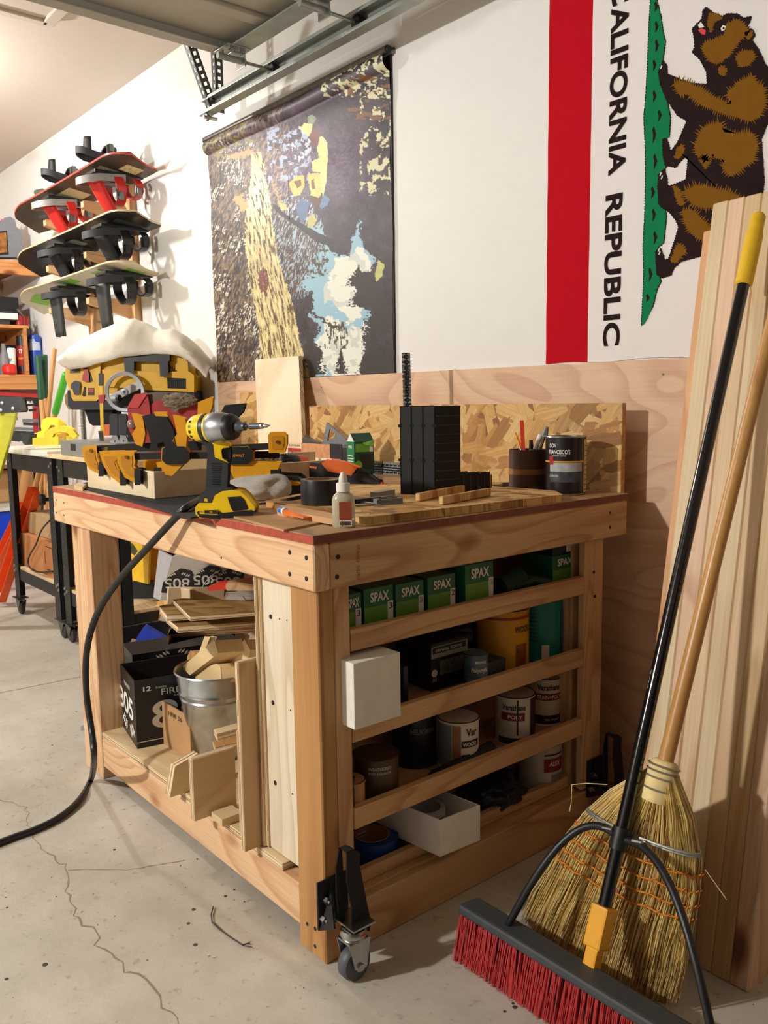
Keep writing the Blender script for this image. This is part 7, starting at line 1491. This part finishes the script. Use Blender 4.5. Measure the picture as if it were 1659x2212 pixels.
def capx(m, a=.84, b=1.0, k=.62): return lambda t, c, r, h: G().lathe([(r*k, h*a), (r*k, h*b*.98), (r*k*.9, h*b), (0, h*b)], c, n=20).build('cap', m, t, smooth=True)
Z1 = 1.3305
def ex_blue(t, c, r, h): wrap('label', c, r, -70, 70, h*.60, h*.80, paint('label_silverblue', (180, 188, 204), .5), t); wraptext('POOL', c, r+.0005, 0, h*.84, r*1.0, h*.06, wht, t)
bottle('spray_can', 'tall blue cylinder with a silver label, rightmost on the lower shelf', 'can', 74, 722, Z1, .040, paint('can_blue2', (28, 74, 170), .4), [(.95, 0), (1, .02), (1, .90), (.9, .96), (.5, 1)], extra=ex_blue)
G().tube([on_s(74, 1.585), on_s(74, 1.62), on_s(70, 1.655), on_s(46, 1.76)], .007, n=8).build('torch_nozzle', dsteel, label='thin brass torch tube above the blue cylinder', cat='torch')
def ex_red(t, c, r, h): G().lathe([(r*1.02, h*.74), (r*1.02, h*.99), (r*.9, h), (0, h)], c, n=24).build('cap', blk, t, smooth=True); wraptext('77', c, r+.0005, 0, h*.60, r*.6, h*.10, wht, t); wraptext('ADHESIVE', c, r+.0005, 0, h*.42, r*1.1, h*.05, amb, t); wrap('dark_label', c, r, -60, 60, h*.08, h*.24, blk, t)
bottle('spray_can', 'red spray can with a black cap on the lower shelf', 'can', 47, 726, Z1, .036, paint('can_red', (150, 30, 30), .4), [(.95, 0), (1, .02), (1, .75)], extra=ex_red)
def ex_w(t, c, r, h): wraptext('GRIP', c, r+.0005, 0, h*.55, r*.9, h*.12, blk, t)
bottle('glue_tube', 'white tube with black lettering standing left of the red spray can', 'tube', 24, 752, Z1, .026, wht, [(.9, 0), (1, .03), (1.05, .97), (.9, 1)], extra=ex_w)
bottle('plastic_bottle', 'grey bottle with a tapered neck on the lower shelf, far left', 'bottle', 7, 742, Z1, .032, grey, [(.95, 0), (1, .03), (1, .5), (.6, .7), (.45, .8), (.45, 1)], extra=None)
bottle('red_reel', 'bright red ribbed plastic cap lying before the white tube', 'reel', 20, 787, Z1, .045, paint('reel_red', (214, 44, 34), .4), [(.7, 0), (1, .2), (1, .8), (.7, 1)], x=XS-.045+.02)
bottle('navy_bottle', 'navy blue bottle standing behind the white tube', 'bottle', 22, 735, Z1, .04, paint('navy_bottle_', (28, 32, 70), .4), x=XS-.20)
# upper small shelf
Z2 = 1.6505
y_ = lambda px: W(px, 680, x=XS-.03).y
t = thing('black_case', 'black plastic parts cabinet on the upper small shelf', 'case', (XS-.2, y_(25), Z2)); G().bb((XS-.40, y_(-30), Z2), (XS-.15, y_(55), W(30, 642, x=XS-.15).z)).build('case_body', blkmat, t, bevel=.006); G().bb((XS-.15, y_(-10), Z2+.09), (XS-.146, y_(40), Z2+.10)).build('handle', dgrey, t)
t = thing('white_packet', 'flat white box lying at the front of the upper small shelf', 'box', (XS-.06, y_(15), Z2)); G().bb((XS-.13, y_(-30), Z2+.035), (XS-.01, y_(37), Z2+.075)).build('packet', wht, t, bevel=.003); G().bb((XS-.12, y_(-25), Z2), (XS-.02, y_(20), Z2+.034)).build('grey_tray', dgrey, t)
for k, px in enumerate((42, 50, 58)):
    c = V((XS-.04-k*.012, y_(px), Z2)); t = thing('paint_pot', ['left', 'middle', 'right'][k]+' of three small red pots on the upper small shelf', 'pot', c); G().lathe([(.018, 0), (.022, .002), (.022, .055), (.024, .056), (.024, .062), (0, .062)], c, n=20).build('pot_body', MATS['can_red'], t, smooth=True)
# oil jug on the top shelf
q = W(20, 515, x=XS-.08); t = thing('oil_jug', 'grey plastic motor oil jug with an orange cap on the top shelf', 'jug', (q.x, q.y, 2.061)); jm = paint('jug_grey', (118, 120, 126), .4)
J = [(-20, 480), (8, 480), (12, 474), (22, 472), (29, 477), (32, 492), (43, 500), (46, 552), (-20, 552)]
zj = W(20, 552, x=XS-.08)
def jd(L): return [(x, y+0) for x, y in L]
sil('jug_body', jd(J), (XS-.08, q.y, 2.2), (1, 0, 0), .10, jm, t, bevel=.012); sil('label', jd([(-20, 506), (13, 502), (16, 545), (-20, 548)]), (XS-.0795, q.y, 2.2), (1, 0, 0), .001, paint('jug_label', (140, 90, 30), .5, vary=.7, scale=30), t); sil('label_border', jd([(-20, 502), (15, 498), (19, 550), (-20, 553)]), (XS-.0798, q.y, 2.2), (1, 0, 0), .001, blk, t)
c = W(8, 481, x=XS-.13); G().cyl((c.x, c.y, c.z-.005), (c.x, c.y, c.z+.02), .016, n=18).build('cap', paint('cap_orange', (222, 90, 40), .4), t, smooth=True)
# cable tool carton below
xc_ = XS+.0
t = thing('tool_carton', 'large red, white and black carton printed with cable tools, below the lower shelf', 'box', (xc_-.2, 1.7, .741)); y1_ = W(83, 900, x=xc_-.02).y; y0_ = W(-30, 900, x=xc_-.02).y; zt_ = W(40, 853, x=xc_-.02).z
G().bb((xc_-.30, y0_, .741), (xc_-.02, y1_, zt_)).build('carton_body', paint('carton_white', (216, 206, 200), .5), t, bevel=.003)
P = lambda L: [(x, y) for x, y in L]
pl = (xc_-.0195, 1.7, 1); 
def prn(nm, L, m, k=0): return sil(nm, L, (pl[0]+.0006*(k+1), pl[1], pl[2]), (1, 0, 0), .0005, m, t)
prn('black_header', [(-30, 853), (83, 859), (83, 878), (-30, 872)], blk); prn('red_edge', [(-30, 846), (83, 851), (83, 859), (-30, 853)], redp); prn('red_panel', [(70, 878), (83, 878), (83, 935), (72, 935)], redp); prn('red_flap', [(-30, 842), (80, 846), (80, 851), (-30, 846)], paint('dark_red', (110, 24, 30), .5))
prn('red_square', [(37, 864), (45, 864), (45, 872), (37, 872)], redp, 1); text('lettering', '+', FX(W(41, 868, x=pl[0]+.002)), .018, .018, wht, t, bold=.03); text('lettering', 'CABLE.', FX(W(59.5, 869, x=pl[0]+.0016)), .075, .017, wht, t, bold=.04)
for L in ([(62, 884), (78, 882), (78, 888), (62, 889)],): prn('black_tab', L, blk, 1)
for k, L in enumerate(([(48, 905), (83, 905), (83, 911), (48, 912)], [(50, 912), (83, 914), (83, 920), (50, 918)], [(25, 922), (72, 924), (72, 930), (25, 929)], [(20, 930), (74, 932), (74, 938), (20, 938)], [(28, 902), (38, 901), (39, 907), (30, 908)])): prn('tool_picture', L, dgrey if k % 2 else grey, 1)
# ---- snowboards on a lumber rack
rk = thing('snowboard_rack', 'pine wall rack with two posts holding four snowboards', 'rack', (-4.75, 1.97, 1.5))
for px0, zt_ in ((285, 2.38), (196, 2.25)):
    x = W(px0, 600, y=1.975).x; G().bb((x-.045, 1.962, 1.40), (x+.045, 1.9995, zt_)).build('post', pine['z'], rk, bevel=.003)
    for z in (2.135, 1.885, 1.655): G().prism([(x-.044, 1.9615, z+.02), (x-.044, 1.9615, z-.07), (x-.044, 1.74, z-.01), (x-.044, 1.74, z+.02)], (.038, 0, 0)).build('arm', pine['y'], rk, bevel=.002)
def snowboard(lab, x0, x1, yf, ybk, z, dm, em, up=False, prints=(), tiltz=.0):
    t = thing('snowboard', lab, 'snowboard', ((x0+x1)/2, (yf+ybk)/2, z)); n, m_ = 40, 8; L = x1-x0; Wd = ybk-yf; cy_ = (yf+ybk)/2; s = 1 if up else -1
    def hw_(u): 
        e = min(u, 1-u)/.085; return Wd/2*((max(0, 1-(1-min(e, 1))**2.6))**(1/2.6) if e < 1 else 1)*(1-.08*math.sin(PI*u))
    def zz_(u): e = max(0, .14-min(u, 1-u))/.14; return z+s*(.075 if u < .5 else .004)*e*e
    def mesh(lo, hi, shrink=1):
        g = G(); vs = []
        for lay in (lo, hi):
            for i in range(n+1):
                u = .0015+.997*i/n
                for j in range(m_+1): v = -1+2*j/m_; vs.append(V((x0+L*u, cy_+v*hw_(u)*shrink, zz_(u)+lay+tiltz*v)))
        K = (n+1)*(m_+1); fs = []
        for i in range(n):
            for j in range(m_): a = i*(m_+1)+j; q = (a, a+1, a+m_+2, a+m_+1); fs.append(q[::-1]); fs.append(tuple(K+x for x in q))
        for i in range(n): a, b = i*(m_+1), (i+1)*(m_+1); fs += [(a, b, K+b, K+a), (a+m_, K+a+m_, K+b+m_, b+m_)]
        for j in range(m_): fs += [(j, K+j, K+j+1, j+1), (n*(m_+1)+j, n*(m_+1)+j+1, K+n*(m_+1)+j+1, K+n*(m_+1)+j)]
        return g.add(vs, fs)
    mesh(.0, .008).build('core', em, t, smooth=True); d = -.0015 if not up else .0085
    mesh(min(d, d+.001), max(d, d+.001), .975).build('deck', dm, t, smooth=True)
    for u0, u1, v0, v1, pm in prints:
        g = G(); q = []
        for k in range(7):
            u = u0+(u1-u0)*k/6
            for v in (v0, v1): q.append(V((x0+L*u, cy_+v*hw_(u), zz_(u)+d-.0008+tiltz*v)))
        g.add(q, [(2*k, 2*k+1, 2*k+3, 2*k+2) for k in range(6)]); g.build('deck_graphic', pm, t)
    return t
def binding(t, x, y, z, s, base, hoopm, backm, strapm, k=1.0, fold=.5, hb=.19):
    """s=-1 hangs below the board"""
    B = G(); B.box((x, y, z+s*.014), (.11*k, .21*k, .016)); B.cyl((x, y, z+s*.006), (x, y, z+s*.03), .048*k, n=20); bp = B.build('baseplate', base, t, bevel=.003)
    H = G(); P = [V((x-.055*k, y+.03, z+s*.03))]+[V((x-.062*k*math.cos(a), y-.10-.075*k*math.sin(a), z+s*(.045+.018*math.sin(a)))) for a in [PI*i/12 for i in range(13)]]+[V((x+.055*k, y+.03, z+s*.03))]
    H.strap(P, .034, .007, PZ); H.build('heel_hoop', hoopm, bp, smooth=True)
    K = G(); vs = []; 
    for i in range(9):
        f = i/8; hh = .03+hb*k*f; w = (.062-.018*f)*k
        for j in range(7):
            a = -1.15+2.3*j/6; vs.append(V((x+w*math.sin(a), y-.085-.055*k*math.cos(a)+fold*hh*.9, z+s*(.03+hh*(1-fold*.35)))))
    K.add(vs, [(i*7+j, i*7+j+1, (i+1)*7+j+1, (i+1)*7+j) for i in range(8) for j in range(6)]); o = K.build('highback', backm, bp, smooth=True); md = o.modifiers.new('s', 'SOLIDIFY'); md.thickness = .007
    for yy, w_, dz in ((-.01, .046, .15), (.085, .034, .105)):
        S = G(); S.strap(smoothp([V((x-.056*k, y+yy, z+s*.03)), V((x-.070*k, y+yy+.01, z+s*dz*min(1, hb/.15)*.6)), V((x-.02*k, y+yy+.02, z+s*dz*min(1, hb/.15))), V((x+.04*k, y+yy+.02, z+s*dz*min(1, hb/.15)*.92)), V((x+.070*k, y+yy+.01, z+s*dz*min(1, hb/.15)*.55)), V((x+.056*k, y+yy, z+s*.03))], 3), w_, .009, PY)
        S.build('strap', strapm, bp, smooth=True)
        q = V((x+.062*k, y+yy+.005, z+s*dz*min(1, hb/.15)*.75)); c = G(); c.box(q, (.016, .034, .05)); c.box(q+V((.012, 0, s*.01)), (.010, .022, .036)); c.build('buckle', dsteel if strapm is not blk else blk, bp, bevel=.002)
bk1 = paint('deck_brown', (70, 58, 46), .4, vary=.25, scale=8); bk2 = paint('deck_black', (30, 28, 28), .3, vary=.4, scale=12); bk3 = paint('deck_white', (206, 200, 178), .4, vary=.05); edg1 = paint('board_edge_red', (206, 70, 54), .4); edg2 = paint('board_edge_tan', (196, 176, 140), .5)
stk = paint('sticker_gold', (206, 196, 140), .5, vary=.5, scale=90); rb = paint('binding_red', (196, 34, 30), .35); bgry = paint('binding_grey', (150, 148, 142), .45); wrn = paint('print_white', (220, 216, 206), .5); grn_ = paint('deck_green', (130, 190, 70), .4); cry = paint('deck_cream', (196, 184, 140), .4)
T1 = snowboard('brown snowboard with a red edge and stickers, second from the top of the rack', -5.50, -3.95, 1.70, 1.958, 2.265, bk1, edg1, False, [(.72, .84, -.7, .3, stk), (.86, .93, -.1, .6, stk), (.30, .52, -.5, .5, cry), (.60, .70, -.6, -.1, stk)], tiltz=-.02)
T0 = snowboard('grey-green snowboard lying uppermost on the rack with its bindings upward', -5.30, -4.06, 1.76, 1.985, 2.292, paint('deck_grey', (96, 92, 78), .4), paint('deck_olive', (92, 86, 68), .45), True, tiltz=-.02)
T2 = snowboard('black snowboard with black bindings in the middle of the rack', -5.50, -3.93, 1.70, 1.958, 2.005, bk2, edg2, False, [(.40, .50, -.4, .3, grey), (.80, .90, -.5, .4, dgrey)], tiltz=-.02)
T3 = snowboard('white and green snowboard, lowest on the rack', -5.50, -3.98, 1.70, 1.958, 1.780, bk3, edg2, False, [(.04, .12, -.5, .4, grn_), (.72, .80, -.7, .0, grn_), (.42, .55, -.8, -.3, grn_), (.83, .94, -.2, .5, grn_), (.64, .72, -.3, .6, blk), (.80, .82, -.8, .6, blk)], tiltz=-.02)
for px in (108, 208):
    x = W(px, 480, y=1.75).x
    binding(T1, x+.06, 1.83, 2.262, -1, blk, bgry, rb, rb, k=1.18, fold=.55); binding(T2, x+.10, 1.83, 2.002, -1, blk, dgrey, blkmat, blk, k=1.18, fold=.5); binding(T3, x+.12, 1.83, 1.777, -1, blk, dgrey, paint('binding_dark', (52, 54, 52), .5), blk, k=1.18, fold=.1)
t = T1
c = W(100, 467, y=1.68); text('lettering', 'FORUM', frame(W(92, 468, y=1.66), (.9, .3, 0), yd=PZ), .06, .016, blk, t, bold=.02)
for px, hh in ((135, .16), (215, .10)): x = W(px, 400, y=1.78).x; binding(T0, x, 1.83, 2.302, 1, blk, dgrey, blk, dgrey, k=.75, fold=.1, hb=.10)
